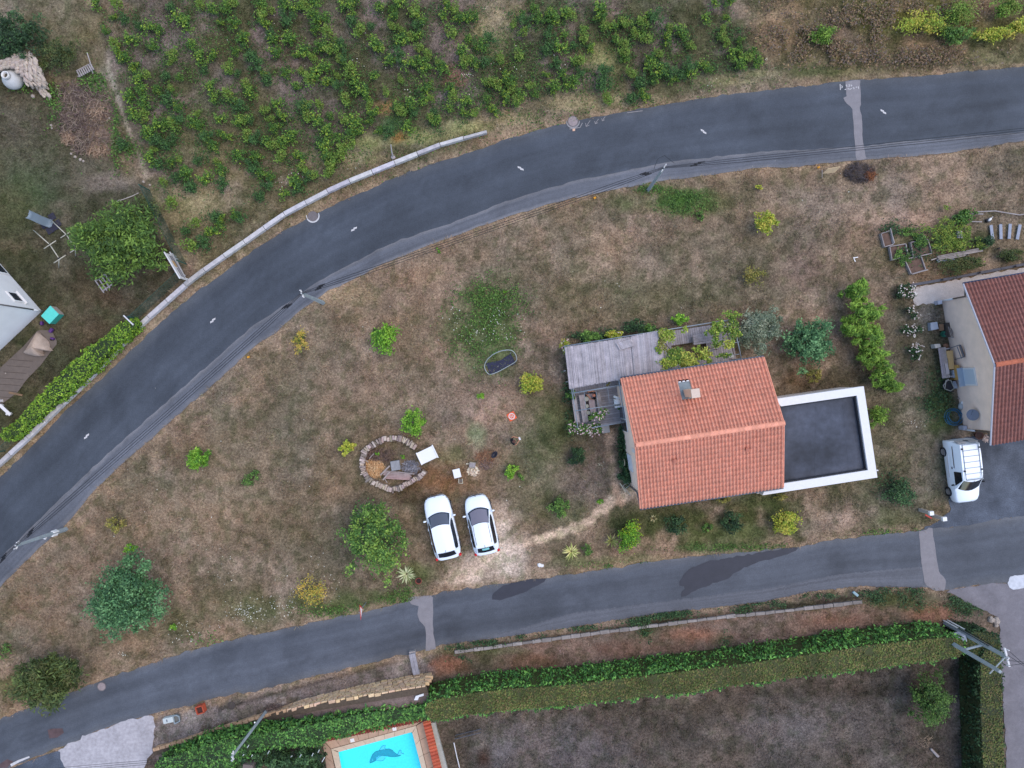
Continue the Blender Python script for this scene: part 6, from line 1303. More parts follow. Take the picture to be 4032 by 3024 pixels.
    if rails:
        for sx in (-1, 1): MB().tube([(sx*(gh[1][4]-.075), gh[1][0]-.12, gh[1][2]+.035), (sx*(gh[2][4]-.075), gh[2][0], gh[2][2]+.045), (sx*(gh[-2][4]-.06), gh[-2][0]+.2, gh[-2][2]+.04)], .013, 5).build('roof_seam', M_trim, t, local=True)
    return t
ST1 = [(2.06, .34, .58), (2.02, .52, .68), (1.92, .66, .76), (1.72, .78, .84), (1.4, .84, .90), (.9, .865, .95), (0, .875, .96), (-.9, .875, .97), (-1.5, .86, .98), (-1.82, .80, .97), (-1.98, .70, .95), (-2.05, .58, .9)]
GH1 = [(1.02, .20, .93, .03, .72), (.30, .12, 1.40, .035, .60), (-.5, .04, 1.46, .04, .61), (-1.45, -.02, 1.42, .04, .58), (-1.88, -.06, 1.0, .03, .64)]
car('white hatchback car parked on the grass, left one of the pair, with darker windscreen', 1741, 2075, 13.2, 4.1, 1.75, ST1, .93, GH1, M_cgl2)
ST2 = [(1.92, .32, .60), (1.88, .5, .70), (1.78, .64, .79), (1.58, .75, .88), (1.25, .82, .95), (.8, .85, 1.0), (0, .855, 1.02), (-.9, .855, 1.02), (-1.4, .84, 1.02), (-1.68, .78, 1.0), (-1.84, .68, .97), (-1.9, .56, .9)]
GH2 = [(1.18, .24, .99, .03, .70), (.28, .12, 1.46, .035, .56), (-.5, .04, 1.52, .04, .57), (-1.28, -.02, 1.48, .04, .55), (-1.72, -.06, 1.05, .03, .62)]
car('right white car of the pair, mauve windscreen and turquoise cloth in rear window', 1896, 2065, 12.2, 3.8, 1.7, ST2, 1.0, GH2, M_cgl3, rails=True, rearcloth=True)
# ---- van ----
c = W(3762, 1850, 0); van = thing('van', 'white small delivery van with roof rack parked at the corner of the right hand house', 'van', c, None, math.radians(180+7.2))
M_van = mat('white van paint', (.82, .83, .84), .25, spec=.5)
SV = [(2.02, .42, .62), (1.98, .6, .76), (1.86, .70, .88), (1.62, .77, .96), (1.25, .80, 1.02), (1.0, .81, 1.06)]
rows = []
for (y, w, zt) in SV+[(.6, .82, 1.06), (0, .82, 1.06), (-1, .82, 1.06), (-1.95, .81, 1.06), (-2.05, .78, 1.04)]:
    rows.append([(-w*.93, y, .22), (-w, y, .45), (-w*1.0, y, .7), (-w*.97, y, zt-.08), (-w*.86, y, zt-.01), (0, y, zt+.03), (w*.86, y, zt-.01), (w*.97, y, zt-.08), (w, y, .7), (w, y, .45), (w*.93, y, .22)])
b = MB(); b.grid(rows); b.add(rows[0], [tuple(range(11))]); b.add(rows[-1], [tuple(range(11))[::-1]])
b.build('body', M_van, van, local=True, smooth=True).modifiers.new('s', 'EDGE_SPLIT').split_angle = math.radians(45)
RG = [(1.22, .22, 1.03, .03, .74), (.52, .14, 1.66, .03, .62), (-.2, .02, 1.74, .03, .64), (-1.2, 0, 1.76, .03, .64), (-1.86, -.0, 1.74, .02, .62), (-2.04, -.02, 1.05, .0, .74)]
S_ = [-1, -.9, -.6, -.3, 0, .3, .6, .9, 1]
RR = [[Vector((s_*g_[4], g_[0]-g_[1]*s_*s_, g_[2]+g_[3]*(1-s_*s_))) for s_ in S_] for g_ in RG]
b = MB(); b.grid(RR)
for sg in (0, -1):
    top = [r[sg] for r in RR]; b.grid([top, [Vector(((1 if sg else -1)*.80, p.y, 1.0)) for p in top]])
b.build('cab_and_cargo_box', M_van, van, local=True, smooth=True).modifiers.new('s', 'EDGE_SPLIT').split_angle = math.radians(28)
rows = []
for i in range(6):
    f = .04+.92*i/5; rows.append([Vector((a.lerp(c_, f).x*.94, a.lerp(c_, f).y+.014, a.lerp(c_, f).z+.012)) for a, c_ in zip(RR[0], RR[1])])
MB().grid(rows).build('windshield', M_cglass, van, local=True, smooth=True)
for sx in (-1, 1):
    MB().grid([[Vector((sx*.655, .44, 1.60)), Vector((sx*.665, -.12, 1.62))], [Vector((sx*.825*.985, .78, 1.10)), Vector((sx*.812, -.12, 1.10))]]).build('side_window', M_cglass, van, local=True)
    MB().box((sx*.83, -.45, .66), (.05, 1.5, .10)).build('rubbing_strip', M_frame, van, local=True); MB().tube([(sx*.815, -.35, 1.2), (sx*.80, -1.75, 1.2)], .02, 5).build('sliding_rail', M_trim, van, local=True)
    MB().box((sx*.83, -.35, 1.0), (.04, .14, .04)).build('door_handle', M_trim, van, local=True)
    mi = MB(); mi.rock((sx*.98, .72, 1.15), .13, seed=5, sx=.9, sy=.5, sz=.9); mi.build('wing_mirror', M_trim, van, local=True, smooth=True)
    for yy in (1.28, -1.32):
        wd = MB(); x = sx*.76; vs = []
        for (dx, r) in [(-.11, .25), (-.10, .31), (.10, .31), (.11, .25)]: vs += [(x+dx, yy+math.cos(a)*r, .31+math.sin(a)*r) for a in [2*math.pi*j/20 for j in range(20)]]
        wd.add(vs, [(i*20+j, i*20+(j+1) % 20, (i+1)*20+(j+1) % 20, (i+1)*20+j) for i in range(3) for j in range(20)]); w_ = wd.build('wheel', M_tyre, van, local=True, smooth=True)
        rm = MB(); vs = [(x+sx*.115, yy+math.cos(a)*.2, .31+math.sin(a)*.2) for a in [2*math.pi*j/16 for j in range(16)]]+[(x+sx*.10, yy, .31)]; rm.add(vs, [(j, (j+1) % 16, 16) for j in range(16)]); rm.build('rim', M_rim, w_, local=True)
    MB().grid([[(sx*.70, 1.80, .80), (sx*.72, 1.80, .66)], [(sx*.55, 1.97, .78), (sx*.56, 2.0, .64)]]).build('headlight', M_headl, van, local=True)
    MB().tube([(sx*.50, -1.9, 1.80), (sx*.50, .38, 1.77)], .022, 6).build('rack_rail', M_met, van, local=True)
for i in range(7): MB().tube([(-.52, -1.85+i*.37, 1.84), (.52, -1.85+i*.37, 1.84)], .015 if i < 6 else .035, 6).build('rack_bar', M_met, van, local=True)
for (x, y) in ((-.54, -1.6), (.54, -1.6), (-.54, -.2), (.54, -.2)): MB().box((x, y, 1.78), (.1, .09, .1)).build('rack_foot', M_trim, van, local=True)
MB().box((.0, -2.05, 1.35), (.04, .04, .5)).build('door_seam', M_trim, van, local=True)
for sx in (-1, 1): MB().box((sx*.36, -2.02, 1.42), (.52, .03, .42), M=Matrix.Rotation(-.22, 3, 'X')).build('rear_door_panel', mat('pale grey panel', T(196, 196, 200), .5), van, local=True)
MB().tube([(0, .55, 1.70), (0, .44, 1.84)], .012, 5).build('antenna', M_trim, van, local=True)
# ---------------- people ----------------
def person(label, loc, rz, pose, shirt, trousers, hair, skin, objs=None, seat=0.):
    t = thing('person', label, 'person', loc, None, rz)
    J = {}; E = []; Rd = {}
    def j(n, p, r, par=None):
        J[n] = Vector(p); Rd[n] = r
        if par: E.append((par, n))
    sit = pose == 'sit'; hz = .5 if sit else .94
    j('pelvis', (0, 0, hz), .15); j('waist', (0, .03, hz+.17), .13, 'pelvis'); j('chest', (0, .05 if not sit else .1, hz+.38), .155, 'waist'); j('neck0', (0, .07 if not sit else .14, hz+.55), .085, 'chest'); j('neck', (0, .10 if not sit else .18, hz+.62), .055, 'neck0')
    j('head0', (0, .13 if not sit else .21, hz+.70), .085, 'neck'); j('head', (0, .15 if not sit else .23, hz+.79), .098, 'head0'); j('crownp', (0, .14 if not sit else .22, hz+.86), .07, 'head')
    for s_, n in ((-1, 'l'), (1, 'r')):
        j('sh'+n, (s_*.19, .05 if not sit else .1, hz+.50), .07, 'chest')
        el = (s_*.27, .16 if not sit else .24, hz+.24); wr = (s_*.12, .42, hz+.30) if not sit else (s_*.14, .5, hz+.28)
        j('el'+n, el, .048, 'sh'+n); j('wr'+n, wr, .032, 'el'+n); d = (Vector(wr)-Vector(el)).normalized(); j('pa'+n, Vector(wr)+d*.07, .036, 'wr'+n)
        j('hip'+n, (s_*.10, 0, hz-.05), .11, 'pelvis')
        if sit: j('kn'+n, (s_*.13, .42, hz-.02), .072, 'hip'+n); j('an'+n, (s_*.13, .40, .09), .045, 'kn'+n)
        else: j('kn'+n, (s_*.12, .03, .5), .068, 'hip'+n); j('an'+n, (s_*.13, -.01, .09), .045, 'kn'+n)
        a = J['an'+n]; j('to'+n, (a.x+s_*.02, a.y+.17, .045), .04, 'an'+n)
    names = list(J); me = bpy.data.meshes.new('body'); me.from_pydata([J[n] for n in names], [(names.index(a), names.index(b_)) for a, b_ in E], [])
    o = bpy.data.objects.new('tmp', me); COL.objects.link(o); o.modifiers.new('skin', 'SKIN')
    if not me.skin_vertices: me.skin_vertices.new()
    for i, n in enumerate(names):
        sv = me.skin_vertices[0].data[i]; r = Rd[n]; sv.radius = (r*(1.25 if n in ('chest', 'waist', 'pelvis') else 1), r*(.8 if n in ('chest', 'waist') else 1)); sv.use_root = (n == 'pelvis')
    sb = o.modifiers.new('sub', 'SUBSURF'); sb.levels = 2; sb.render_levels = 2
    dg = bpy.context.evaluated_depsgraph_get(); dg.update(); m2 = bpy.data.meshes.new_from_object(o.evaluated_get(dg)); bpy.data.objects.remove(o)
    m2.name = 'body'; m2.materials.clear()
    for mm in (skin, shirt, trousers, M_tyre): m2.materials.append(mm)
    for p in m2.polygons:
        c_ = p.center; k = 0
        if c_.z < .1 : k = 3
        elif c_.z < hz+.06 and not (c_.y > .3 and c_.z > hz+.15): k = 2
        elif c_.z < hz+.59 and (abs(c_.x) < .24 and c_.y < .24) : k = 1
        p.material_index = k; p.use_smooth = True
    bo = bpy.data.objects.new('body', m2); COL.objects.link(bo); bo.parent = t
    for s_, n in ((-1, 'l'), (1, 'r')):
        p = J['pa'+n]; d = (J['pa'+n]-J['wr'+n]).normalized(); sd_ = d.cross(Vector((0, 0, 1))).normalized(); b = MB()
        for k in range(4):
            o_ = sd_*(k-1.5)*.019; L_ = (.062, .072, .068, .054)[k]; b.tube([p+o_, p+o_+d*L_*.55+Vector((0, 0, .008)), p+o_+d*L_-Vector((0, 0, .012))], [.0095, .009, .007], 5)
        b.tube([p-sd_*s_*.028-d*.03, p-sd_*s_*.055+d*.01, p-sd_*s_*.05+d*.035], [.011, .010, .008], 5); b.build('fingers', skin, t, local=True, smooth=True)
    h = J['head']; b = MB()
    b.lathe([(.0, -.02), (.098, .0), (.108, .05), (.09, .095), (.05, .12), (.01, .127)], 16, h+Vector((0, -.012, .0))); b.build('hair', hair, t, local=True, smooth=True)
    b = MB(); b.rock(h+Vector((0, .105, -.03)), .02, seed=1, sz=1.2); b.build('nose', skin, t, local=True, smooth=True)
    for s_ in (-1, 1):
        MB().rock(h+Vector((s_*.036, .092, .0)), .011, seed=1).build('eye', M_dk, t, local=True); MB().rock(h+Vector((s_*.103, .0, -.02)), .026, seed=2, sx=.4).build('ear', skin, t, local=True, smooth=True)
    MB().box(h+Vector((0, .096, -.065)), (.04, .012, .008)).build('mouth', mat('lips', T(150, 84, 76)), t, local=True)
    return t, J
M_skin = mat('skin', T(196, 142, 116), .6); M_blk = mat('black cotton', (.012, .012, .014), .9); M_jean = mat('dark trousers', T(70, 66, 70), .9)
pt, PJ = person('person in a black t-shirt standing on the grass holding a white remote controller', W(2016, 1733, 0), math.radians(-68), 'stand', M_blk, M_jean, mat('brown hair', T(96, 66, 58), .8), M_skin)
rc = thing('remote_controller', 'white remote controller held by the standing person', 'remote controller', (0, 0, 0)); rm_ = Matrix.Translation(W(2016, 1733, 0)) @ Matrix.Rotation(math.radians(-68), 4, 'Z')
p = rm_ @ Vector((0, .53, 1.25)); rc.location = p; ORG[rc.name] = p.copy(); MB().box(p, (.2, .12, .05), math.radians(-68)).build('body', M_pl, rc, bevel=.02)
f_ = Vector((math.sin(math.radians(68)), math.cos(math.radians(68)), 0)); MB().box(p+f_*.09+Vector((0, 0, .05)), (.17, .01, .1), math.radians(-68)).build('screen', M_glass, rc)
sd_ = Vector((f_.y, -f_.x, 0))
for s_ in (-1, 1): MB().tube([p+sd_*s_*.06, p+sd_*s_*.06+Vector((0, 0, .05))], .008, 6).build('stick', M_trim, rc)
person('person with reddish hair in a black top sitting at the terrace table', W(2341, 1560, Z_D), math.radians(70), 'sit', M_blk, M_blk, mat('reddish hair', T(178, 118, 98), .8), M_skin)
b = MB(); 
# ---------------- poles and cables ----------------
M_pole = mat('grey concrete pole', T(158, 170, 178), .7, noise=[(3, .9, 1.06)])
def pole(label, px, py, h, arm=0., armdir=0., box=False, r0=.15, r1=.085):
    c = W(px, py); t = thing('utility_pole', label, 'utility pole', c, 'grey concrete utility poles')
    MB().tube([c, c+Vector((0, 0, h))], [r0, r1], 4).build('post', M_pole, t); top = c+Vector((0, 0, h))
    ad = Vector((math.cos(armdir), math.sin(armdir), 0)); MB().box(top+Vector((0, 0, -.15)), (.5, .07, .07), armdir).build('cross_arm', M_frame, t)
    for s_ in (-.2, 0, .2): MB().tube([top+ad*s_+Vector((0, 0, -.12)), top+ad*s_+Vector((0, 0, .06))], .03, 7).build('insulator', M_frame, t)
    if box:
        MB().box(c+Vector((-.03, -.02, 1.15)), (.34, .24, .5), armdir).build('junction_box', M_pl, t, bevel=.02); MB().box(c+Vector((-.05, -.1, 2.0)), (.22, .16, .1), armdir).build('bracket', M_frame, t)
    return top
tA = pole('grey concrete pole beside the upper road left of centre', 1274, 1193, 4.72, armdir=2.0)
tB = pole('grey concrete pole at the upper road verge right of centre', 2552, 749, 4.72, armdir=1.0)
tC = pole('grey concrete pole with a white junction box at the upper road in the lower left', 262, 2083, 4.6, armdir=1.2, box=True)
tD = pole('grey pole leaning out over the laurel hedge left of the swimming pool', 1048, 2800, 5.5, armdir=1.5, r0=.12)
MB().tube([W(1003, 2845, 1.4), W(1003, 2845, 3.0)], .045, 7).build('white_conduit', M_pl, None)
o = bpy.data.objects['white_conduit']; tag(o, 'white cable conduit fixed to the pole left of the swimming pool', 'conduit')
M_cab = mat('black cable', (.015, .015, .018), .6)
def cable(label, a, b_, sag, n=3, sp=.13, r=.014, clamps=True, group='cables along the upper road'):
    d = (b_-a).normalized(); s_ = Vector((-d.y, d.x, 0))
    for i in range(n):
        o_ = s_*(i-(n-1)/2)*sp; t = thing('power_cable', f'{["outer", "middle", "inner"][i % 3]} black cable {label}', 'cable', Vector(((a.x+b_.x)/2, (a.y+b_.y)/2, a.z)), group)
        P = [a.lerp(b_, k/24)+o_*min(1, 6*min(k/24, 1-k/24)+.3)-Vector((0, 0, sag*4*(k/24)*(1-k/24))) for k in range(25)]; MB().tube(P, r, 4, cap=False).build('wire', M_cab, t)
        if clamps:
            for k in (.045, .955):
                p = a.lerp(b_, k+(.006*i if k < .5 else -.006*i))+o_*.6; MB().tube([p-d*.2, p+d*.2], .04, 6).build('clamp', M_cab, t)
E1 = W(5200, 400, 4.72); E0 = W(-900, 3100, 4.6)
cable('from the lower left pole to the middle left pole', tC, tA, .25); cable('from the middle left pole to the pole right of centre', tA, tB, .3); cable('from the pole right of centre off to the right edge', tB, E1+Vector((0, .3, 0)), .35); cable('from the lower left pole off the left edge', tC, E0, .1)
cable('from the pool side pole off to the lower left', tD, W(-200, 3075, 5.3), .2, 3, .12, .01, False, 'cables in the lower left corner')
MB().tube([tB-Vector((.6, .1, 0)), tB+Vector((-.35, .55, -.1)), tB+Vector((.05, .75, -.12)), tB+Vector((.6, .25, 0))], .012, 4).build('jumper_wire', M_cab); tag(bpy.data.objects['jumper_wire'], 'looped black jumper wire above the pole right of centre', 'cable')
# transformer double pole
c = W(3722, 2456); hp = thing('transformer_pole', 'twin concrete poles with white conduits and transformer cabinet at the hedge corner', 'utility pole', c)
pa, pb_ = W(3652, 2476), W(3724, 2455)
MB().tube([pa, pa+Vector((0, 0, 6.7))], [.17, .12], 4).build('post', M_pole, hp); MB().tube([pb_, pb_+Vector((0, 0, 5.6))], [.2, .12], 4).build('post', M_pole, hp)
for dx, dy, h0, h1 in ((-.14, .2, .0, 1.4), (.12, .22, 0, 1.7)): MB().tube([pb_+Vector((dx, dy, h0)), pb_+Vector((dx, dy, h1))], .05, 7).build('conduit', M_pl, hp); MB().tube([pb_+Vector((dx, dy, h1)), pb_+Vector((dx*.7, dy*.7, 4.2))], .03, 6).build('cable_riser', M_cab, hp)
q1 = (pa+pb_)/2; tr_ = MB().box(q1+Vector((.15, .0, 2.0)), (.55, .42, .7), .3); tr_.build('transformer', M_paleg, hp, bevel=.04)
MB().box(q1+Vector((.1, .0, 1.6)), (1.3, .12, .12), .25).build('bracket', M_pole, hp); MB().box(q1+Vector((.0, .0, 3.6)), (1.3, .1, .1), .25).build('bracket', M_pole, hp)
tp = pb_+Vector((0, 0, 5.55)); MB().box(tp, (.1, 1.1, .1), -.25+.5).build('cross_arm', M_frame, hp)
MB().tube([pa+Vector((-.1, -.4, 6.0)), tp+Vector((-.1, 0, 0))], .04, 6).build('strut', M_pole, hp)
for k in range(3): MB().tube([tp+Vector((0, -.45+.45*k, 0)), tp+Vector((0, -.45+.45*k, .18))], .035, 7).build('insulator', M_frame, hp)
for i, (ex, ey) in enumerate([(4300,2585),(4300,2640),(4300,2800),(4300,2850)]):
    e = W(ex, ey, 5.4); s0 = tp+Vector((0, -.45+.3*i, .1)); tt = thing('power_cable', ['topmost', 'second', 'third', 'lowest'][i]+' black cable leaving the transformer poles to the right edge', 'cable', s0, 'cables of the transformer poles')
    MB().tube([s0.lerp(e, k/8)-Vector((0, 0, .1*4*(k/8)*(1-k/8))) for k in range(9)], .014, 4, cap=False).build('wire', M_cab, tt)
for i in range(2):
    e = W(3400, 2640+i*60, 2.9); s0 = tp
tag(MB().prism([tuple(W(x, y, .3)[:2]) for x, y in [(3750,2465),(3756,2458),(3787,2470),(3783,2476),(3770,2477)]], 0, .3).build('stone_block', M_pl, bevel=.02), 'white block lying beside the transformer poles', 'block')
# ---------------- fence, sign boards (left) ----------------
M_green = mat('green wire', T(44, 92, 84), .6)
def fence(label, line, h, step=2.4, hlines=9, vstep=.12):
    P = resample([tuple(W(x, y)[:2]) for x, y in line], step); t = thing('wire_fence', label, 'fence', (P[0][0], P[0][1], 0))
    for (x, y) in P: MB().tube([(x, y, 0), (x, y, h+.05)], .035, 6).build('post', M_green, t)
    b = MB()
    for i in range(len(P)-1):
        a, b_ = Vector((*P[i], 0)), Vector((*P[i+1], 0)); n = int((b_-a).length/vstep)
        for k in range(hlines): z = Vector((0, 0, .06+(h-.06)*k/(hlines-1))); b.tube([a+z, b_+z], .008 if k < hlines-1 else .016, 3, cap=False)
        for k in range(n): p_ = a.lerp(b_, k/n); b.tube([p_, p_+Vector((0, 0, h))], .006, 3, cap=False)
    o = b.build('wire_mesh', M_green, t); o['kind'] = 'stuff'
fence('green wire fence from the bare soil corner down to the sign board', [(590,750),(620,820),(655,900),(690,965),(735,1040)], 1.3)
fence('green wire fence running from the sign board towards the leafy roadside hedge', [(725,1088),(660,1150),(590,1215),(545,1255)], 1.2, 1.8)
fence('green wire fence hidden in the leafy roadside hedge above the kerb wall', [(530,1290),(400,1415),(300,1515),(200,1610),(100,1700),(20,1775)], .95, 2.6, 5, .4)
def board(label, a, b_, h, z0, m, txt=None, blocks=()):
    A, B = W(*a), W(*b_); d = B-A; ang = math.atan2(d.y, d.x); c = (A+B)/2; t = thing('sign_board', label, 'sign', c)
    MB().box(c+Vector((0, 0, z0+h/2)), (d.length, .03, h), ang).build('panel', m, t); fr = MB(); fr.box(c+Vector((0, 0, z0+h)), (d.length+.06, .07, .06), ang); fr.build('top_rail', M_frame, t)
    for k in (.08, .92): p = A.lerp(B, k); MB().tube([p, p+Vector((0, 0, z0+h))], .03, 6).build('post', M_frame, t)
    n_ = Vector((-d.y, d.x, 0)).normalized()
    for (f0, f1, zz0, zz1, mm, s_) in blocks:
        p = A.lerp(B, (f0+f1)/2)+n_*s_*.022+Vector((0, 0, z0+h*(zz0+zz1)/2)); MB().box(p, (d.length*(f1-f0), .012, h*(zz1-zz0)), ang).build('printed_field', mm, t)
    return t
M_sgn = mat('white sign', T(214, 212, 216), .6, noise=[(9, .9, 1.04)]); M_ochre = mat('ochre print', T(196, 160, 110), .7); M_navy = mat('navy print', T(60, 62, 100), .7); M_gtxt = mat('grey print', T(130, 128, 136), .7)
board('long white printed banner board standing at the corner of the green fences', (696,1012), (754,1110), 1.0, .6, M_sgn, blocks=[(.06,.94,.14,.34,M_gtxt,1),(.28,.52,.36,.66,M_ochre,1),(.08,.26,.4,.62,M_gtxt,1),(.56,.92,.42,.6,M_gtxt,1)] )
board('tall narrow second board fixed behind the long white banner board', (690,1002), (735,1092), .5, .2, M_sgn, blocks=[(.1,.9,.2,.8,M_gtxt,-1)])
board('small white and navy board standing where the leafy hedge begins', (527,1250), (562,1284), .8, .35, M_sgn, blocks=[(.0,.55,.1,.95,M_navy,1),(.0,.55,.1,.95,M_navy,-1)])
box_thing('letter_box', 'brownish letter box on the fence beside the long banner board', 'letter box', 695, 1072, .8, (.24, .26, .22), mat('brown box', T(128, 110, 104), .7), .5)
# ---------------- items in the left garden ----------------
M_teal = mat('teal plastic', (.10, .56, .46), .5, noise=[(6, .93, 1.05)]); M_teald = mat('darker teal', (.04, .30, .22), .5); M_beig = mat('beige panel', T(176, 164, 158), .7)
A_, B_, C_, D_ = [W(x, y, .6) for x, y in [(163,1244),(198,1205),(230,1237),(195,1274)]]
t = thing('storage_box', 'bright teal plastic storage box at the corner of the white house', 'storage box', (A_+C_)/2*Vector((1, 1, 0)) if False else Vector(((A_.x+C_.x)/2, (A_.y+C_.y)/2, 0)))
b = MB(); b.prism([tuple(p[:2]) for p in (A_, B_, C_, D_)], 0, .56); b.build('bin', M_teald, t, bevel=.02)
cen = (A_+C_)/2; b = MB(); b.prism([tuple((cen+(p-cen)*1.05)[:2]) for p in (A_, B_, C_, D_)], .56, .62); b.build('lid', M_teal, t, bevel=.015)
d = (C_-B_); b = MB(); nrm_ = Vector((d.y, -d.x, 0)).normalized(); nrm_ = nrm_ if nrm_.dot((B_+C_)/2-cen) > 0 else -nrm_; b.box((B_+C_)/2*Vector((1, 1, 0))+nrm_*.012+Vector((0, 0, .28)) if False else Vector((((B_+C_)/2+nrm_*.012).x, ((B_+C_)/2+nrm_*.012).y, .28)), (d.length*.95, .03, .52), math.atan2(d.y, d.x)); b.build('side_panel', M_beig, t)
M_tarp = mat('beige tarpaulin', T(190, 172, 160), .85, noise=[(3, .85, 1.1), (18, .9, 1.1)], bump=(10, .6, .04))
tp_ = [(82,1388),(108,1350),(132,1302),(150,1318),(172,1342),(180,1365),(192,1380),(176,1382),(155,1378),(150,1390),(160,1400),(122,1402),(90,1394)]
P = [W(x, y, .5) for x, y in tp_]; cc = sum(P, Vector())/len(P); rows = []
R = random.Random(3)
for k, zz in ((0, .95), (.35, .8), (.7, .55), (.95, .3), (1.0, .05)):
    rows.append([cc.lerp(p, k)*1.0+Vector((0, 0, zz-cc.lerp(p, k).z+(.1*math.sin(i*2.6)*k))) for i, p in enumerate(P+[P[0]])])
b = MB(); b.grid(rows); tag(b.build('garden_tarp', M_tarp, smooth=True), 'crumpled beige tarpaulin draped beside the white house', 'tarpaulin')
M_purp = mat('purple plastic', (.09, .03, .14), .5)
for (x, y, s_, lb) in [(165,1273,.24,'purple plastic toy nearest the teal storage box'),(202,1301,.30,'largest purple plastic toy on the brown terrace'),(207,1333,.22,'lowest purple plastic toy beside the beige tarpaulin')]:
    tt = thing('toy', lb, 'toy', W(x, y), 'purple toys on the left terrace'); MB().box(W(x, y, .14), (s_, s_*.6, .2), x).build('seat', M_purp, tt, bevel=.03)
    for dx in (-1, 1): MB().lathe([(.05, 0), (.09, .02), (.09, .06), (.05, .08)], 10, W(x+dx*4, y+3, .0)).build('wheel', M_dk, tt)
t = thing('garden_bench', 'long white painted beam bench near the left edge by the brown terrace', 'bench', W(20, 1615)); MB().box(W(20, 1614, .45), (.95, .2, .05), math.radians(-43)).build('seat', M_white, t, bevel=.01)
for (x, y) in ((36, 1629), (2, 1597)): MB().box(W(x, y, .21), (.12, .16, .42), math.radians(-43)).build('leg', M_white, t)
tag(MB().box(W(1, 1578, .2), (.14, .16, .4)).build('white_pot', M_pl, bevel=.03), 'small white pot at the left edge above the white bench', 'pot')
tag(MB().box(W(62, 1551, .04), (.9, .12, .04), -.2).build('wooden_board', M_woodb), 'thin beige board lying on the grass below the brown terrace', 'board')
# slide and mats, clothes frames
Z = lambda x, y: (60+x*.2411, 750+y*.2411)
sl_ = thing('slide', 'pale blue grey curved slide with its high end to the upper left', 'slide', W(*Z(400, 470)))
rows = []
pth = [(600,550,.08),(560,540,.12),(500,515,.4),(430,488,.8),(330,440,1.3),(250,405,1.7),(205,385,1.95)]
for (x, y, z) in pth:
    p = W(*Z(x, y), z); n_ = Vector((.36, .93, 0)); rows.append([p+n_*(.27*math.cos(a))+Vector((0, 0, .12-.2*math.sin(a))) for a in [math.pi*j/8 for j in range(9)]])
so = MB(); so.grid(rows); o = so.build('chute', mat('pale blue plastic', T(140, 158, 176), .5), sl_, smooth=True); o.modifiers.new('t', 'SOLIDIFY').thickness = .03
for (x, y) in ((215, 375), (215, 420)): p = W(*Z(x, y), 1.8); MB().tube([Vector((p.x, p.y, 0)), p], .03, 6).build('leg', M_met, sl_)
for k in range(4): p = W(*Z(190, 390), 1.8); MB().tube([Vector((p.x, p.y+.2, .4+k*.4)), Vector((p.x, p.y-.2, .4+k*.4))], .02, 5).build('rung', M_met, sl_)
M_mat = mat('dark rubber mat', T(54, 54, 72), .8, noise=[(8, .9, 1.1)])
for i, (x, y) in enumerate([(598,430),(690,540),(655,590),(565,650),(475,560)]):
    tag(MB().box(W(*Z(x, y), .025), (.44, .44, .03+.002*i), .52).build('rubber_mat', M_mat, bevel=.01), ['top', 'right', 'inner', 'bottom', 'left'][i]+' dark square rubber mat under the slide', 'rubber mat', 'rubber mats under the slide')
M_bar = mat('cream tube', T(206, 204, 192), .5)
for lb, pth in (('left', [(300,650),(500,830),(565,885),(715,1110),(712,1270),(470,950),(665,820),(630,1185),(825,1055)]), ('right', [(575,475),(775,660),(835,722),(985,945),(985,1080),(740,775),(935,650),(895,1015),(1080,895)])):
    t = thing('climbing_frame', f'{lb} cream tubular garden frame with cross bars beside the slide', 'garden frame', W(*Z(*pth[3]))); zz = 1.3
    A_ = W(*Z(*pth[0]), .03); B_ = W(*Z(*pth[2]), zz); C_ = W(*Z(*pth[3]), zz); D_ = W(*Z(*pth[4]), .03)
    for nm, p0, p1 in (('leg', A_, B_), ('beam', B_, C_), ('leg', C_, D_), ('cross_bar', W(*Z(*pth[5]), zz+.03), W(*Z(*pth[6]), zz+.03)), ('cross_bar', W(*Z(*pth[7]), zz+.03), W(*Z(*pth[8]), zz+.03))): MB().tube([p0, p1], .032, 6).build(nm, M_bar, t, smooth=True)
    for p_ in (B_, C_): MB().box(p_, (.1, .1, .1)).build('joint', M_trim, t)
t = thing('wooden_pallet', 'grey wooden pallet frame on the ground under the large tree', 'pallet', W(400, 1125))
for k in range(4): MB().box(W(392+k*12, 1120-k*9+8, .1), (.08, 1.0, .04), .62).build('slat', M_wood, t)
for k in (-1, 1): MB().box(W(409+k*14, 1113+k*20, .06), (.8, .08, .06), .62).build('rail', M_wood, t)
# small stones/rubble lines
for i, (x, y, r) in enumerate([(130,378,.14),(202,494,.1),(204,505,.07),(280,605,.09),(296,618,.1),(316,628,.12),(328,634,.09),(565,716,.1),(590,728,.09),(470,792,.12),(430,465,.08),(22,1470,.05)]):
    o = MB().rock(W(x, y, .03), r, seed=i, sz=.6).build('stone', M_rock); tag(o, ['orange tinged stone left of the brush heap','whitish stone at the left foot of the brush heap','second whitish stone at the left foot of the brush heap','stone first in the short row below the brush heap','stone second in the short row below the brush heap','largest stone in the short row below the brush heap','last stone in the short row below the brush heap','stone at the top of the fence corner','small stone right of the fence corner','stone at the end of the pale line above the large tree','lone white stone in the clippings','tiny pale stone on the brown terrace'][i], 'stone', 'scattered stones in the left garden')
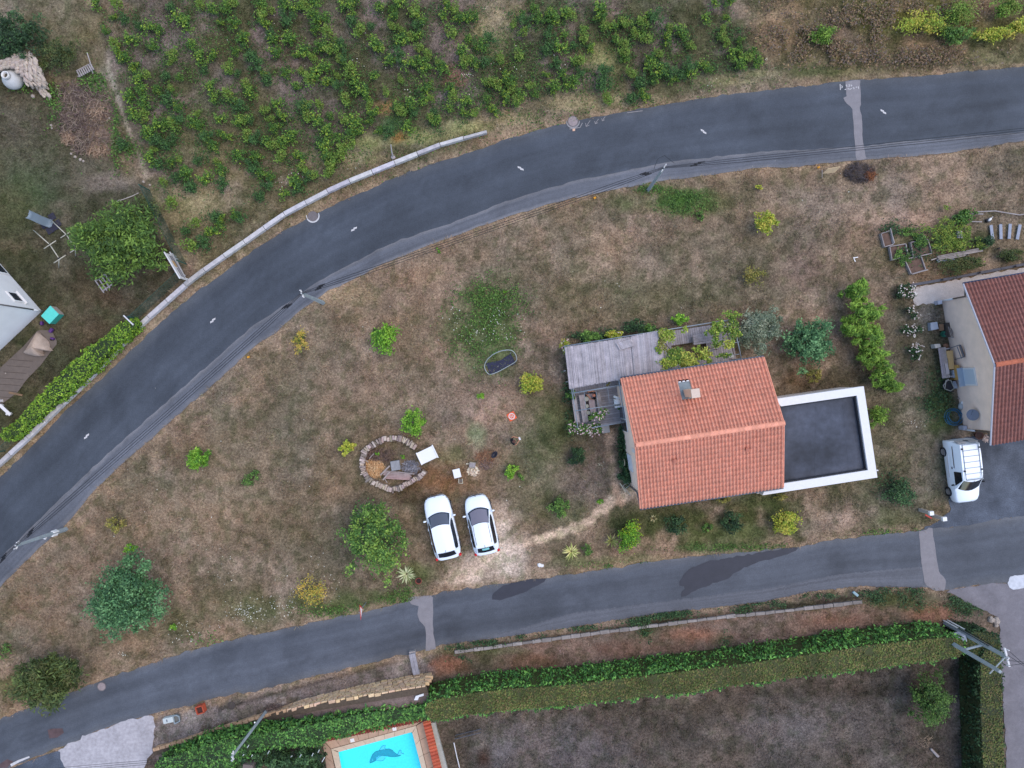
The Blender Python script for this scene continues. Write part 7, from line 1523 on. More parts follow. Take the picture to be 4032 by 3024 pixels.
# ---------------- stone ring ----------------
Z6 = lambda x, y: (1380+x*.2411, 1680+y*.2411)
rg = thing('stone_ring', 'oval ring of dry stacked flat stones set on edge, open at the right', 'stone ring', W(1545, 1840))
cl = [(1060,350),(1010,310),(960,270),(870,215),(750,195),(620,200),(500,215),(400,280),(320,330),(240,370),(210,450),(185,520),(180,600),(190,720),(250,830),(330,900),(440,955),(540,1000),(650,1040),(770,1015),(880,960),(1000,890),(1100,840),(1190,760),(1210,710)]
K = resample([tuple(W(*Z6(x, y), .5)[:2]) for x, y in cl], .05); q = random.Random(9); i = 0
while i < len(K)-4:
    st_ = q.choice((2, 3, 3, 4)); d = Vector((*(K[i+st_]-K[i]), 0)); a = math.atan2(d.y, d.x)+q.uniform(-.22, .22); k = q.choice((.6, .85, 1.1, 1.3, 1.45))*q.uniform(.9, 1.1); c_ = (K[i]+K[i+st_])/2
    R_ = Matrix.Rotation(a, 3, 'Z') @ Matrix.Rotation(q.uniform(-.2, .2), 3, 'X') @ Matrix.Rotation(q.uniform(-.15, .15), 3, 'Y'); nn = R_ @ Vector((0, q.uniform(-.05, .05), 0))
    o = MB().box((c_[0]+nn.x, c_[1]+nn.y, .33+q.uniform(-.05, .05)), (.05*st_-q.uniform(.012, .03), q.uniform(.24, .42), q.uniform(.2, .32)), M=R_).build('stone', M_rock, rg, bevel=.018); o.color = (k, k*q.uniform(.88, 1.0), k*q.uniform(.84, 1.02), 1); i += st_
K = K[::3]
for i in range(0, len(K)-2, 2):
    d = Vector((*(K[i+2]-K[i]), 0)); a = math.atan2(d.y, d.x); k = q.uniform(.4, .6)
    o = MB().box((K[i+1][0], K[i+1][1], .10), (.29, .38, .17), a).build('stone', M_rock, rg, bevel=.02); o.color = (k, k*.86, k*.78, 1)
tag(MB().box(W(*Z6(738, 632), .22), (.58, .62, .4), .15).build('crate', mat('pale weathered crate', T(156, 158, 164), .85, noise=[(4, .8, 1.12)]), bevel=.03), 'pale grey weathered block in the middle of the stone ring', 'block')
pk = thing('plank_stack', 'stack of grey brown planks lying along the bottom of the stone ring', 'planks', W(*Z6(760, 790)))
for i in range(5): o = MB().box(W(*Z6(760+i*4, 745+i*26), .2+.02*(i % 2)), (1.65+.1*(i % 3), .1, .04), -.10+.01*i).build('plank', M_wood, pk); o.color = (.85+.05*i, .78, .75, 1)
for (x0, y0, x1, y1, lb) in [(490,790,640,640,'plank tilted at the left end of the plank stack'),(530,870,640,740,'short plank under the left end of the plank stack'),(560,850,600,920,'stub of broken plank below the plank stack'),(770,735,1045,775,'thin pale stick lying over the plank stack'),(240,540,290,580,'short pale stick at the left inside the stone ring'),(310,520,380,440,'grey stick in the upper left of the stone ring')]:
    A_, B_ = W(*Z6(x0, y0), .28), W(*Z6(x1, y1), .32); d = B_-A_
    o = MB().box((A_+B_)/2, (d.length, .09 if 'plank' in lb[:12] else .04, .03), math.atan2(d.y, d.x)).build('wooden_stick', M_wood); o.color = (1, .93, .88, 1); tag(o, lb, 'stick')
shrub('shrub', 'tiny bright green weed in the upper left of the stone ring', *Z6(435, 445), 9, .5, 'bright', 80, .06, 4)
shrub('shrub', 'tiny bright green weed in the upper middle of the stone ring', *Z6(865, 490), 13, .5, 'bright', 120, .06, 5, rypx=9)
cab = thing('white_cabinet', 'white flat topped cabinet standing at the gap of the stone ring', 'cabinet', W(1683, 1792)); cc = W(1682, 1792, .8); ang = math.radians(25.5)
MB().box((cc.x, cc.y, .4), (1.02, .78, .74), ang).build('carcass', mat('cabinet side', T(190, 176, 168), .8), cab); MB().box((cc.x, cc.y, .79), (1.10, .82, .05), ang).build('top', M_pl, cab, bevel=.01)
for s_ in (-1, 1): 
    dd = Vector((math.cos(ang), math.sin(ang), 0))*s_*.57; MB().box((cc.x+dd.x, cc.y+dd.y, .81), (.07, .92 if s_ > 0 else .86, .1), ang).build('edge_rail', M_pl, cab, bevel=.01)
tt = thing('garden_table', 'small square white plastic table with rounded corners', 'table', W(1799, 1864)); cc = W(1799, 1864, .45); MB().box((cc.x, cc.y, .45), (.48, .58, .04), math.radians(14)).build('tabletop', M_pl, tt, bevel=.018)
for a in (-1, 1):
    for b_ in (-1, 1): p = Vector((a*.17, b_*.22, 0)); p.rotate(Matrix.Rotation(math.radians(14), 3, 'Z')); MB().tube([(cc.x+p.x, cc.y+p.y, 0), (cc.x+p.x, cc.y+p.y, .43)], .025, 6).build('leg', M_pl, tt)
tt = thing('childs_chair', 'tiny cream child chair just below the white plastic table', 'chair', W(1814, 1892)); cc = W(1814, 1892, .25); M_crm = mat('cream chair', T(206, 200, 180), .6)
MB().box((cc.x, cc.y, .24), (.22, .2, .03), -.1).build('seat', mat('grey seat', T(120, 112, 108)), tt)
for a in (-1, 1): MB().tube([(cc.x+a*.13, cc.y-.13, 0), (cc.x+a*.13, cc.y-.13, .4), (cc.x+a*.12, cc.y+.13, .4), (cc.x+a*.12, cc.y+.13, 0)], .018, 5).build('side_frame', M_crm, tt)
MB().box((cc.x+.02, cc.y-.15, .42), (.28, .03, .08), -.1).build('backrest', M_crm, tt)
tt = thing('wooden_crate', 'grey wooden crate beside the heap of wood chips', 'crate', W(1860, 1831)); 
for i in range(5): MB().box(W(1852+i*4, 1831, .2), (.055, .30, .03), -.1).build('slat', M_wood, tt)
for sx, sy, L_, an in ((0, 1, .36, 0), (0, -1, .36, 0), (1, 0, .32, 1.57), (-1, 0, .32, 1.57)): MB().box(W(1860+sx*11, 1831+sy*10, .12), (L_, .03, .22), an-.1).build('side', mat('pale crate side', T(180, 174, 158), .8) if not sx else M_wood, tt)
tag(MB().box(W(1841, 1826, .05), (.2, .09, .04), .1).build('offcut', M_crm), 'small pale wood offcut left of the grey crate', 'offcut')
tt = thing('black_basin', 'oval black plastic basin among the reddish dead branches', 'basin', W(1947, 1789)); bb = MB(); ba = MB(); 
P_ = []
for r, z in ((.5, 0), (.9, .16), (1.0, .18), (.9, .17), (.5, .03)): P_.append((r, z))
cc = W(1947, 1789); M_ = Matrix.Rotation(math.radians(52), 3, 'Z'); 
vs = [tuple(Vector((cc.x, cc.y, z+.01))+M_ @ Vector((math.cos(a)*r*.25, math.sin(a)*r*.17, 0))) for r, z in P_ for a in [2*math.pi*j/18 for j in range(18)]]
bb.add(vs, [(i*18+j, i*18+(j+1) % 18, (i+1)*18+(j+1) % 18, (i+1)*18+j) for i in range(4) for j in range(18)]+[tuple(range(72, 90))]); bb.build('tub', mat('black plastic', (.02, .02, .03), .4), tt, smooth=True)
# collapsed trampoline
Z7 = lambda x, y: (1850+x*.1808, 1300+y*.1808)
tt = thing('trampoline', 'collapsed oval trampoline ring with a torn dark navy mat lying inside', 'trampoline', W(1972, 1427))
rp = [(320,780),(328,735),(350,690),(385,635),(430,590),(490,540),(560,500),(640,465),(720,442),(800,432),(865,433),(915,445),(955,472),(985,510),(1008,555),(1022,605),(1018,650),(1000,680),(960,712),(880,760),(800,805),(720,850),(650,888),(580,922),(520,945),(470,960),(432,965),(395,945),(360,905),(335,860),(322,815),(320,780)]
MB().tube([W(*Z7(x, y), .12+.28*max(0, (700-y)/270)) for x, y in rp], .028, 6, cap=False).build('ring', mat('galvanised ring', T(172, 182, 186), .4, metal=.2), tt, smooth=True)
mp_ = [(358,712),(400,712),(500,690),(600,672),(680,652),(740,608),(800,570),(885,515),(920,570),(950,620),(980,680),(1000,740),(950,765),(880,770),(800,812),(650,892),(520,948),(430,968),(415,900),(385,800)]
P = [W(*Z7(x, y), .05) for x, y in mp_]; b = MB(); b.prism([tuple(p[:2]) for p in P], .03, .06); b.build('mat', mat('navy mat', T(50, 52, 76), .8, noise=[(5, .85, 1.2)]), tt)
for (x, y) in ((355,780),(398,915),(880,505),(765,455)): MB().tube([W(*Z7(x, y), .08), W(*Z7(x+18, y-20), .1)], .02, 5).build('spring', M_met, tt)
# H landing pad
cc = W(2015, 1639, .01); tt = thing('landing_pad', 'orange square landing pad with a white ring and letter H', 'landing pad', cc); ang = math.radians(28); M_orn = mat('orange fabric', (.72, .10, .03), .7); M_wh2 = mat('white print', T(226, 220, 220), .7)
MB().box((cc.x, cc.y, .04), (.52, .52, .02), math.radians(45-16)).build('pad', M_orn, tt, bevel=.005)
b = MB(); n = 28; b.grid([[(cc.x+math.cos(a)*r, cc.y+math.sin(a)*r, .056) for r in (.15, .215)] for a in [2*math.pi*j/n for j in range(n+1)]]); o = b.build('printed_ring', M_wh2, tt); o.data.flip_normals() if o.data.polygons[0].normal.z < 0 else None
Rm = Matrix.Rotation(math.radians(29), 3, 'Z')
b = MB()
for (x, y, w_, h_) in ((-.06, 0, .04, .19), (.06, 0, .04, .19), (0, 0, .12, .04)): b.box(Vector((cc.x, cc.y, .057))+Rm @ Vector((x, y, 0)), (w_, h_, .006), M=Rm)
b.build('letter_h', M_wh2, tt)
# ---------------- roadside objects ----------------
tt = thing('yield_sign', 'red and white triangular road sign seen edge on beside the lower road', 'road sign', W(1442, 2372)); base = W(1441, 2372)
MB().tube([base, base+Vector((0, 0, 2.0))], .03, 7).build('post', M_met, tt)
an = math.radians(-86); dx = Vector((math.cos(an), math.sin(an), 0)); tl = Vector((dx.y, -dx.x, 0))*.0; n_ = Vector((-dx.y, dx.x, 0)); n_ = n_ if n_.x > 0 else -n_
def tri(s_, off, m, nm):
    c_ = base+n_*off+Vector((0, 0, 1.72)); V_ = [c_+dx*.42*s_+Vector((0, 0, .22*s_)), c_-dx*.42*s_+Vector((0, 0, .22*s_)), c_-Vector((0, 0, .42*s_))]; b = MB(); b.add(V_+[v_+n_*.012 for v_ in V_], [(0, 1, 2), (5, 4, 3), (0, 3, 4, 1), (1, 4, 5, 2), (2, 5, 3, 0)]); b.build(nm, m, tt)
tri(1.15, .05, mat('sign red', (.6, .03, .03), .5), 'plate'); tri(.72, .065, M_pl, 'white_field'); tri(.72, .045, M_pl, 'back_face')
for i, (x, y, lb) in enumerate([(3622,2007,'white square post box upper left of the pair at the drive entrance'),(3672,2029,'white square post box lower right of the pair at the drive entrance')]):
    tt = thing('letter_box', lb, 'letter box', W(x, y), 'white boxes on posts at the drive entrance'); p = W(x, y); MB().box(p+Vector((0, 0, .55)), (.2, .2, 1.1)).build('post', mat('pale post', T(200, 190, 180), .8), tt); MB().box(p+Vector((0, 0, 1.2)), (.27, .26, .2), .1).build('box', M_pl, tt, bevel=.01); MB().box(p+Vector((0, -.14, 1.2)), (.16, .012, .03), .1).build('slot', M_trim, tt)
tag(MB().box(W(3656, 2034, .35), (.5, .1, .06), -.5).build('red_hose', mat('red plastic', (.5, .06, .04), .5), bevel=.02), 'red plastic bar between the two white post boxes', 'bar')
tt = thing('terracotta_planter', 'orange terracotta square planter standing on the grey verge', 'planter', W(788, 2795)); cc = W(786, 2796, .4); M_terr = mat('terracotta', T(196, 92, 66), .8, noise=[(6, .9, 1.08)]); a_ = math.radians(17)
for s0, s1, L_, an in ((0, 1, .5, 0), (0, -1, .5, 0), (1, 0, .5, 1.5708), (-1, 0, .5, 1.5708)):
    o_ = Matrix.Rotation(a_, 3, 'Z') @ Vector((s0*.22, s1*.23, 0)); MB().box((cc.x+o_.x, cc.y+o_.y, .22), (L_, .06, .44), a_+an).build('side', M_terr, tt, bevel=.01)
MB().box((cc.x, cc.y, .18), (.4, .42, .3), a_).build('soil', mat('dark soil', T(84, 54, 50), .95, noise=[(20, .8, 1.2)]), tt)
tt = thing('plastic_trolley', 'whitish plastic bin lying on its side with an open grey frame at its right end', 'bin', W(668, 2836)); a_ = math.radians(12); cc = W(663, 2838, .4); M_wbin = mat('white bin plastic', T(206, 218, 222), .5)
MB().box((cc.x-.05, cc.y, .2), (.66, .36, .38), a_).build('body', M_wbin, tt, bevel=.04); MB().box((cc.x-.1, cc.y+.0, .40), (.05, .16, .03), a_).build('handle', M_gut, tt)
o_ = Matrix.Rotation(a_, 3, 'Z')
fr = [o_ @ Vector(v_)+Vector((cc.x+.3, cc.y, 0)) for v_ in ((0, -.26, .3), (.36, -.16, .3), (.38, .16, .3), (.18, .28, .3), (0, .22, .3))]
MB().tube(fr+[fr[0]], .04, 6).build('rim', mat('grey rim', T(156, 172, 184), .5), tt); MB().prism([tuple(p[:2]) for p in fr], .08, .2).build('opening', mat('grey inside', T(120, 124, 124), .8), tt)
tt = thing('sleeper_bridge', 'grey plank footbridge laid from the lower road to the stone wall', 'footbridge', W(1633, 2607)); A_, B_ = W(1625, 2567, .1), W(1642, 2647, .1)
for k in range(2): d = B_-A_; n_ = Vector((-d.y, d.x, 0)).normalized(); MB().box((A_+B_)/2+n_*(k-.5)*.21+Vector((0, 0, .3)), (d.length, .2, .12), math.atan2(d.y, d.x)).build('plank', mat('pale grey plank', T(168, 168, 180), .85, noise=[(3, .78, 1.15), (20, .85, 1.1)]), tt, bevel=.01)
for P_ in (A_, B_): MB().box(P_+Vector((0, 0, .05)), (.4, .2, .3), .2).build('support', M_wood, tt)
# pots
tt = thing('terracotta_pot', 'dark terracotta pot with a dead plant beside the pale spiky plant', 'pot', W(1650, 2283)); MB().lathe([(.14, 0), (.2, .28), (.22, .3), (.18, .3), (.16, .24)], 16, W(1650, 2283)).build('pot', mat('dark terracotta', T(140, 76, 62), .8), tt, smooth=True); MB().lathe([(.16, .24), (.01, .25)], 14, W(1650, 2283)).build('soil', mat('dark soil in pot', T(56, 42, 40), .95), tt)
for (x, y, rx, rz, lb) in [(2128,2225,.2,.8,'crumpled white plastic bag at the right of the parking area')]:
    b = MB(); b.rock(W(x-3, y, .05), .16, seed=3, sz=.5); b.rock(W(x+6, y+2, .05), .12, seed=8, sz=.6, sx=1.3); tag(b.build('plastic_bag', M_pl), lb, 'plastic bag')
for (x, y, lb) in [(3223,659,'yellow orange marker stub beside the beige panel at the upper road'),(2342,779,'orange marker lying at the edge of the upper road in the middle'),(978,1406,'orange marker at the edge of the upper road to the left')]:
    b = MB(); b.box(W(x, y, .06), (.16, .12, .1), .4); b.tube([W(x, y, .1), W(x+4, y-4, .16)], .03, 5); tag(b.build('orange_marker', mat('orange yellow plastic', T(240, 170, 50), .6), bevel=.02), lb, 'marker', 'orange markers along the upper road')
tt = thing('info_panel', 'beige diamond shaped panel leaning on a post beside the upper road', 'sign', W(3270, 672)); 
MB().add([W(3239, 684, .3), W(3260, 664, .75), W(3309, 656, 1.0), W(3288, 680, .5)], [(0, 3, 2, 1)]).build('panel', mat('beige panel board', T(232, 204, 164), .8, noise=[(5, .92, 1.05)]), tt).modifiers.new('t', 'SOLIDIFY').thickness = .03
MB().tube([W(3237, 700, 0), W(3237, 670, .8)], .025, 5).build('post', M_wood, tt); MB().tube([W(3282, 676, 0), W(3280, 668, .7)], .025, 5).build('post', M_wood, tt)
tt = thing('marker_stake', 'white paint splashed wooden stake standing behind the kerb wall', 'stake', W(1548, 618)); MB().tube([W(1548, 618, 0), W(1543, 600, .5), W(1539, 570, 1.1)], [.06, .04, .03], 6).build('stake', mat('white splashed', T(190, 186, 190), .8), tt); MB().rock(W(1548, 619, .04), .16, seed=3, sz=.4).build('base', mat('white lime base', T(176, 172, 176), .9), tt)
tag(MB().box(W(3368, 2338, .25), (.42, .17, .16), -.7).build('water_meter_box', mat('pale blue metal', T(150, 184, 196), .5), bevel=.03), 'pale blue green cylinder shaped box half hidden in the ditch grass', 'box')
MB().add([W(3359, 1013, .02), W(3379, 1011, .02), W(3379, 1014, .02), W(3364, 1017, .02), W(3370, 1030, .02), W(3366, 1031, .02)], [(5, 4, 3, 2, 1, 0)]).build('white_bracket', M_pl); tag(bpy.data.objects['white_bracket'], 'small white L shaped strip lying on the field above the bamboo', 'strip')
# ---------------- vegetable garden ----------------
Zg = lambda x, y: (3432+x*.2712, 780+y*.2712)
def bed(label, quad, z=.25):
    P = [W(*Zg(x, y), z) for x, y in quad]; c_ = sum(P, Vector())/4; t = thing('raised_bed', label, 'raised bed', (c_.x, c_.y, 0), 'wooden raised beds of the vegetable garden')
    for i in range(4):
        a, b_ = P[i], P[(i+1) % 4]; d = b_-a; o = MB().box((a+b_)/2-Vector((0, 0, z/2)), (d.length+.03, .05, z), math.atan2(d.y, d.x)).build('side_board', M_wood, t); k = random.uniform(.7, 1.05); o.color = (k, k, k, 1)
    MB().prism([tuple(p[:2]) for p in P], 0, z*.55).build('soil', mat('bed soil', T(112, 92, 82), .95, noise=[(5, .75, 1.25)], bump=(20, .7, .03)), t)
bed('upper left raised bed with pale boards and bare soil', [(140,515),(275,470),(318,670),(190,708)])
bed('lowest raised bed with thin pale boards and reddish soil', [(482,886),(722,842),(790,1040),(580,1100)])
bed('middle raised bed half overgrown with green plants', [(265,702),(500,662),(530,830),(300,900)])
bed('raised bed between the middle bed and the squash mat', [(570,640),(820,600),(880,800),(610,860)])
for (x0, y0, x1, y1, lb) in [(272,435,330,655,'pale upright post rail at the right side of the upper left raised bed'),(590,1104,815,1040,'pale weathered pole below the lowest raised bed'),(1440,206,1790,186,'long pale pole lying above the squash plants'),(1790,186,2150,245,'second long pale pole continuing right above the grey planks'),(2150,245,2240,228,'short end of pale pole at the right edge'),(1450,340,1600,345,'thin stick beside the squash plants'),(1450,228,1620,232,'thin stick under the long pale pole')]:
    A_, B_ = W(*Zg(x0, y0), .3), W(*Zg(x1, y1), .3); tag(MB().tube([A_, B_], .035, 6).build('wooden_pole', M_wood), lb, 'pole')
M_bp = mat('pale blue grey plank', T(158, 168, 188), .7, noise=[(4, .88, 1.08)])
for i, (x0, y0, x1, y1) in enumerate([(1732,392,1758,606),(1872,378,1878,596),(2012,374,1995,592),(2155,385,2112,600)]):
    A_, B_ = W(*Zg(x0, y0), .12), W(*Zg(x1, y1), .12); d = B_-A_; tag(MB().box((A_+B_)/2, (d.length, .2, .05), math.atan2(d.y, d.x)).build('grey_plank', M_bp, bevel=.01), ['leftmost pale plank of four laid side by side in the garden', 'second pale plank from the left of four in the garden', 'third pale plank from the left of four in the garden', 'rightmost pale plank of four in the garden'][i], 'plank', 'four pale planks in the vegetable garden')
tt = thing('garden_crate', 'grey wooden crate in the middle of the squash plants', 'crate', W(*Zg(1268, 532))); cc = W(*Zg(1268, 532), .35)
for k in range(4): MB().box((cc.x-.135+k*.09, cc.y, .4), (.075, .46, .03), .08).build('slat', M_wood if k % 2 else mat('blue grey slat', T(96, 100, 118), .8), tt)
MB().box((cc.x, cc.y, .2), (.34, .44, .36), .08).build('body', M_woodb, tt)
tt = thing('watering_can', 'small white container on a black tub beside the pale planks', 'bucket', W(*Zg(1675, 325))); cc = W(*Zg(1672, 330)); MB().lathe([(.13, 0), (.16, .2), (.13, .2)], 14, cc).build('tub', mat('black tub', (.015, .015, .02), .5), tt); MB().rock(cc+Vector((.03, .02, .26)), .13, seed=4, sx=1.3, sy=.7, rz=.7).build('container', M_pl, tt, smooth=True); MB().tube([cc+Vector((.1, .1, .28)), cc+Vector((.18, .2, .32))], .02, 5).build('spout', M_frame, tt)
lt = thing('log_edging', 'stack of long grey planks and a metal sheet edging the bottom of the squash plants', 'planks', W(*Zg(1200, 850)))
for k, (x0, y0, x1, y1) in enumerate([(950,850,1550,735),(960,868,1560,752),(975,885,1500,785),(1000,900,1420,822),(880,895,1100,820)]):
    A_, B_ = W(*Zg(x0, y0), .25), W(*Zg(x1, y1), .25); d = B_-A_; o = MB().box((A_+B_)/2-Vector((0, 0, .03*k)), (d.length, .07, .08), math.atan2(d.y, d.x)).build('plank', M_wood, lt); kk = .7+.08*k; o.color = (kk, kk, kk*.96, 1)
MB().box(W(*Zg(1075, 895), .12), (1.15, .2, .05), .16).build('metal_sheet', M_bp, lt); MB().box(W(*Zg(1400, 800), .15), (1.9, .09, .14), .17).build('plank', M_wood, lt)
kb = thing('path_kerb', 'dark grey timber kerb along the pale gravel path', 'kerb', W(*Zg(1300, 1120)))
K = resample([tuple(W(*Zg(x, y))[:2]) for x, y in [(555,1268),(1030,1190),(1580,1085),(2100,985),(2500,905)]], 1.9)
for i in range(len(K)-1):
    a, b_ = Vector((*K[i], 0)), Vector((*K[i+1], 0)); d = b_-a; MB().box((a+b_)/2+Vector((0, 0, .07)), (d.length-.02, .17, .2), math.atan2(d.y, d.x)).build('sleeper', mat('grey sleeper', T(104, 104, 112), .9, noise=[(3, .85, 1.1)]), kb, bevel=.01)
for (x, y) in [(1030,1182),(1570,1082),(2090,990),(1395,824),(1850,728)]: MB().tube([W(*Zg(x, y), 0), W(*Zg(x, y), .32)], .06, 7).build('stump', mat('dark stump', T(60, 56, 58), .9), kb)
# ---------------- clutter along the right house wall ----------------
Zc = lambda x, y: (3600+x*.2411, 1220+y*.2411)
def wbox(name, label, cat, quad, z0, z1, m, gr=None):
    b = MB(); P = [W(*Zc(x, y), z1) for x, y in quad]; b.prism([tuple(p[:2]) for p in P], z0, z1); return tag(b.build(name, m, bevel=.01), label, cat, gr)
M_lg = mat('light grey plastic', T(176, 186, 202), .6, noise=[(5, .92, 1.05)])
wbox('plastic_box', 'light blue grey plastic box, topmost of the clutter on the right house wall', 'box', [(265,210),(375,195),(400,310),(275,338)], 0, .35, M_lg)
wbox('wooden_box', 'brown wooden box next to the light blue grey box', 'box', [(405,232),(480,230),(490,335),(415,345)], 0, .3, mat('brown box wood', T(136, 108, 84), .85))
tt = thing('green_basket', 'round green plastic basket by the right house wall', 'basket', W(*Zc(445, 400))); MB().lathe([(.12, 0), (.19, .22), (.2, .24), (.17, .23), (.11, .03)], 16, W(*Zc(445, 400))).build('basket', mat('green plastic', T(60, 130, 104), .5), tt, smooth=True)
wk = thing('stick_bundle', 'bundle of grey poles leaning against the right house wall', 'poles', W(*Zc(570, 330)))
for k in range(6): MB().tube([W(*Zc(520+k*16, 215+k*4), .1), W(*Zc(590+k*10, 440+k*3), 1.1)], .035, 6).build('pole', M_wood if k % 2 else mat('dark pole', T(92, 84, 80), .9), wk)
MB().box(W(*Zc(535, 330), .2), (.25, .95, .4), .08).build('box', mat('dark wood box', T(86, 78, 74), .9), wk)
wbox('white_crate', 'white box at the left end of the firewood bench', 'box', [(330,560),(420,555),(440,610),(345,628)], 0, .45, mat('white crate', T(206, 202, 196), .7))
tag(MB().rock(W(*Zc(515, 590), .15), .2, seed=5).build('brown_pot', mat('brown clay', T(150, 112, 90), .8), smooth=True), 'brown clay pot between the white box and the wall', 'pot')
bn = thing('long_bench', 'long grey slatted bench along the right house wall loaded with junk', 'bench', W(*Zc(490, 860)))
for k in range(4): o = MB().box(W(*Zc(440+k*30, 870-k*4), .5), (.13, 2.0, .035), .14).build('slat', M_wood, bn); o.color = (.82+.06*k, .82+.05*k, .9, 1)
for s_ in (640, 1090): MB().box(W(*Zc(480+(s_-640)*.14, s_), .24), (.5, .08, .46), .14).build('leg', M_wood, bn)
wbox('yellow_board', 'tan yellow board lying on the grey bench', 'board', [(530,672),(632,662),(655,965),(572,972),(560,800),(545,780)], .52, .6, mat('tan board', T(206, 172, 120), .8, noise=[(5, .94, 1.04)]))
wbox('yellow_plank', 'narrow yellow plank leaning between bench and wall under the window', 'plank', [(700,900),(735,900),(780,1130),(740,1145)], .0, .9, mat('yellow plank', T(200, 160, 96), .8))
ch_ = thing('folding_chair', 'thin grey folding frame leaning against the right house wall above the yellow plank', 'frame', W(*Zc(740, 690)))
for a, b_ in (((545,640,.2),(745,570,1.5)),((745,570,1.5),(815,770,1.5)),((815,770,1.5),(660,810,.4)),((700,600,1.2),(770,795,1.2))): MB().tube([W(*Zc(a[0], a[1]), a[2]), W(*Zc(b_[0], b_[1]), b_[2])], .025, 5).build('bar', M_gut, ch_)
MB().add([W(*Zc(725,580), 1.35), W(*Zc(760,570), 1.5), W(*Zc(830,765), 1.5), W(*Zc(790,780), 1.35)], [(0, 3, 2, 1)]).build('panel', mat('brown grey panel', T(128, 114, 108), .8), ch_).modifiers.new('t', 'SOLIDIFY').thickness = .03
wbox('metal_scrap', 'pale metal sheet resting on the lower end of the grey bench', 'sheet', [(500,880),(545,870),(580,1040),(530,1060)], .52, .58, mat('pale scrap', T(190, 182, 184), .6))
wbox('grey_box', 'small grey box beside the lower end of the grey bench', 'box', [(630,985),(670,975),(690,1100),(650,1110)], 0, .5, M_lg)
wb = thing('wheelbarrow', 'wheelbarrow with a black tray and pale rim below the grey bench', 'wheelbarrow', W(*Zc(585, 1240)))
P = [W(*Zc(x, y), .5) for x, y in [(520,1150),(600,1150),(655,1280),(600,1325),(500,1290)]]; b = MB(); b.prism([tuple(p[:2]) for p in P], .2, .45); b.build('tray', mat('black tray', (.015, .015, .018), .6), wb)
MB().tube([Vector((p.x, p.y, .48)) for p in P+[P[0]]], .035, 6).build('rim', mat('pale rim', T(150, 152, 146), .6), wb)
MB().tube([W(*Zc(500, 1290), .4), W(*Zc(470, 1240), .45), W(*Zc(560, 1130), .5)], .025, 5).build('handle', M_wood, wb); MB().tube([W(*Zc(600, 1330), .16)+Vector((math.cos(a)*.15, 0, math.sin(a)*.15)) for a in [2*math.pi*k/12 for k in range(13)]], .035, 5).build('wheel', M_tyre, wb)
wbox('cement_bag', 'pale blue grey paper bag beside the wheelbarrow', 'bag', [(625,1170),(680,1160),(712,1275),(655,1290)], 0, .3, M_lg)
tt = thing('plastic_watering_can', 'whitish crumpled plastic canister near the blue hose', 'canister', W(*Zc(770, 1560))); MB().rock(W(*Zc(770, 1570), .15), .26, seed=6, sz=.8, sx=.8, sy=1.1).build('body', mat('pale canister', T(184, 188, 192), .6), tt, smooth=True); MB().rock(W(*Zc(785, 1515), .3), .12, seed=7).build('spout', M_pl, tt, smooth=True)
tag(MB().rock(W(*Zc(728, 1440), .07), .1, seed=9).build('white_stone', M_rock, smooth=True), 'small round white stone above the whitish canister', 'stone')
tt = thing('rusty_brazier', 'round rusty brown pot at the lower corner of the right hand house', 'pot', W(3845, 1713)); MB().lathe([(.16, 0), (.27, .25), (.28, .3), (.24, .3), (.2, .22)], 20, W(3845, 1713)).build('bowl', mat('rust', T(96, 70, 64), .85, noise=[(6, .8, 1.2)]), tt, smooth=True); MB().lathe([(.22, .23), (.01, .24)], 14, W(3845, 1713)).build('ash', mat('ash', T(74, 60, 58), .95), tt)
twigs('bone_white_ornament', 'whitish tangled garden ornament under the roof corner of the right hand house', 'ornament', [(3880,1728,12,12,1.0)], 40, [(214,200,196),(190,176,172)], 21, .25, .25, .025)
box_thing('post_block', 'pale square pillar at the lower left corner of the right hand house', 'pillar', 3801, 1685, 0, (.26, .26, .5), M_paleg, .16)
box_thing('post_block', 'pale square pillar at the upper left corner of the right hand house', 'pillar', 3702, 1190, 0, (.28, .26, .4), M_paleg, .16)
# low things at bottom: railing, white rods
tt = thing('garden_railing', 'dark metal railing standing on the dark lawn behind the orange tile wall', 'railing', W(1850, 2870)); A_, B_ = W(1793, 2893), W(1895, 2868)
for z in (.08, .55): MB().tube([A_+Vector((0, 0, z)), B_+Vector((0, 0, z))], .018, 5).build('rail', M_gut, tt)
for k in range(14): p = A_.lerp(B_, k/13); MB().tube([p, p+Vector((0, 0, .55))], .01, 4).build('baluster', M_gut, tt)
tag(MB().tube([W(1787, 2924, .05), W(1798, 2975, .05), W(1811, 3030, .05)], .035, 6).build('white_pipe', M_frame), 'long white pipe lying on the dark lawn beside the pool ledge', 'pipe')
for i, (x, y, x2, y2) in enumerate([(973,2945,980,2934),(955,2977,960,2971),(1054,2968,1060,2957),(1180,2981,1186,2971),(1228,2977,1233,2966),(912,3001,922,2987),(1252,2963,1257,2953),(1268,3000,1278,2982),(1145,2981,1150,2976),(990,2980,994,2972)]):
    tag(MB().tube([W(x, y, 1.9), W(x2, y2, 2.3)], .022, 4).build('white_stake', M_pl), 'thin white stake tip poking out of the dark bushes left of the pool', 'stake', 'white stake tips in the dark bushes')
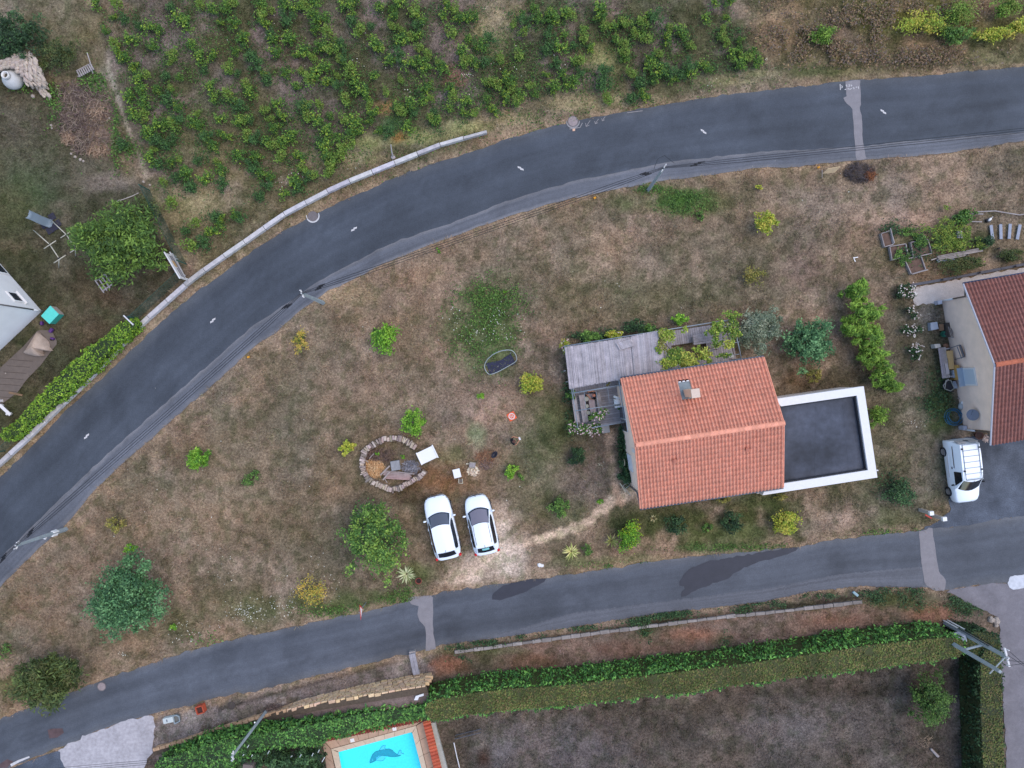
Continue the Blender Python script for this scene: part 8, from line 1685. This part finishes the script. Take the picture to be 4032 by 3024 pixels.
b = MB(); b.box(W(1000, 2990, 1.1), (.62, .5, 2.2), -.1); tag(b.build('garden_hut', mat('brownish grey roof', T(120, 108, 104), .85), bevel=.02), 'brownish grey flat topped hut corner among the dark bushes at the bottom edge', 'hut')
# grey timber edging line left of big tree & clothes line
stroke([[(455,795),(490,783),(520,772),(545,760)]], .06, mat('pale dust line', T(180, 174, 172), .9), .01, 'pale_line')
# ---------------- grass ----------------
PV = VINE
def dry(X, Y, R): return R.random(len(X)) < .35+.9*fbm(X, Y, 2.2, 71, 3)
PK = pts(PARK)
PATHS = [resample([tuple(p_) for p_ in pts(q_)], .2) for q_ in ([(2075,2130),(2150,2115),(2250,2085),(2330,2045),(2390,1990),(2420,1960),(2530,1950)], [(2400,1700),(2400,1780),(2412,1850),(2425,1930),(2440,1975)], [(425,200),(430,280),(455,350),(480,440),(510,520),(540,590),(568,660),(575,700)])]
_tk = tufts
def tufts(name, n, reg, h_, w_, sd_, gn, extra):
    def ex(X, Y, R):
        k = extra(X, Y, R); k &= ~(in_poly(X, Y, PK) & (R.random(len(X)) < .93)); k &= ~((in_poly(X, Y, VERGE) | in_poly(X, Y, REDS)) & (R.random(len(X)) < .6))
        for P_ in PATHS: k &= ~(np.min(np.hypot(X[:, None]-P_[None, :, 0], Y[:, None]-P_[None, :, 1]), axis=1) < .3)
        return k
    return _tk(name, n, reg, h_, w_, sd_, gn, extra=ex)
tufts('short_grass', 300000, (-34.5, 34.5, -26, 26), .085, .012, 1, 1.18, extra=dry)
tufts('tall_grass', 70000, (-34.5, 34.5, -26, 26), .2, .016, 2, 1.35, extra=lambda X, Y, R: fbm(X, Y, 3, 72, 3) > .53)
# taller straw on the road edge
def edge(X, Y, R):
    d = np.minimum(dist_poly(X, Y, ROAD1), dist_poly(X, Y, ROAD2)); return (d < .55) & (R.random(len(X)) < 1-d)
tufts('roadside_grass', 60000, (-34.5, 34.5, -26, 26), .16, .014, 3, 1.35, extra=edge)
print('objects', len(bpy.data.objects), 'tris', sum(len(o.data.polygons) for o in bpy.data.objects if o.type == 'MESH'))
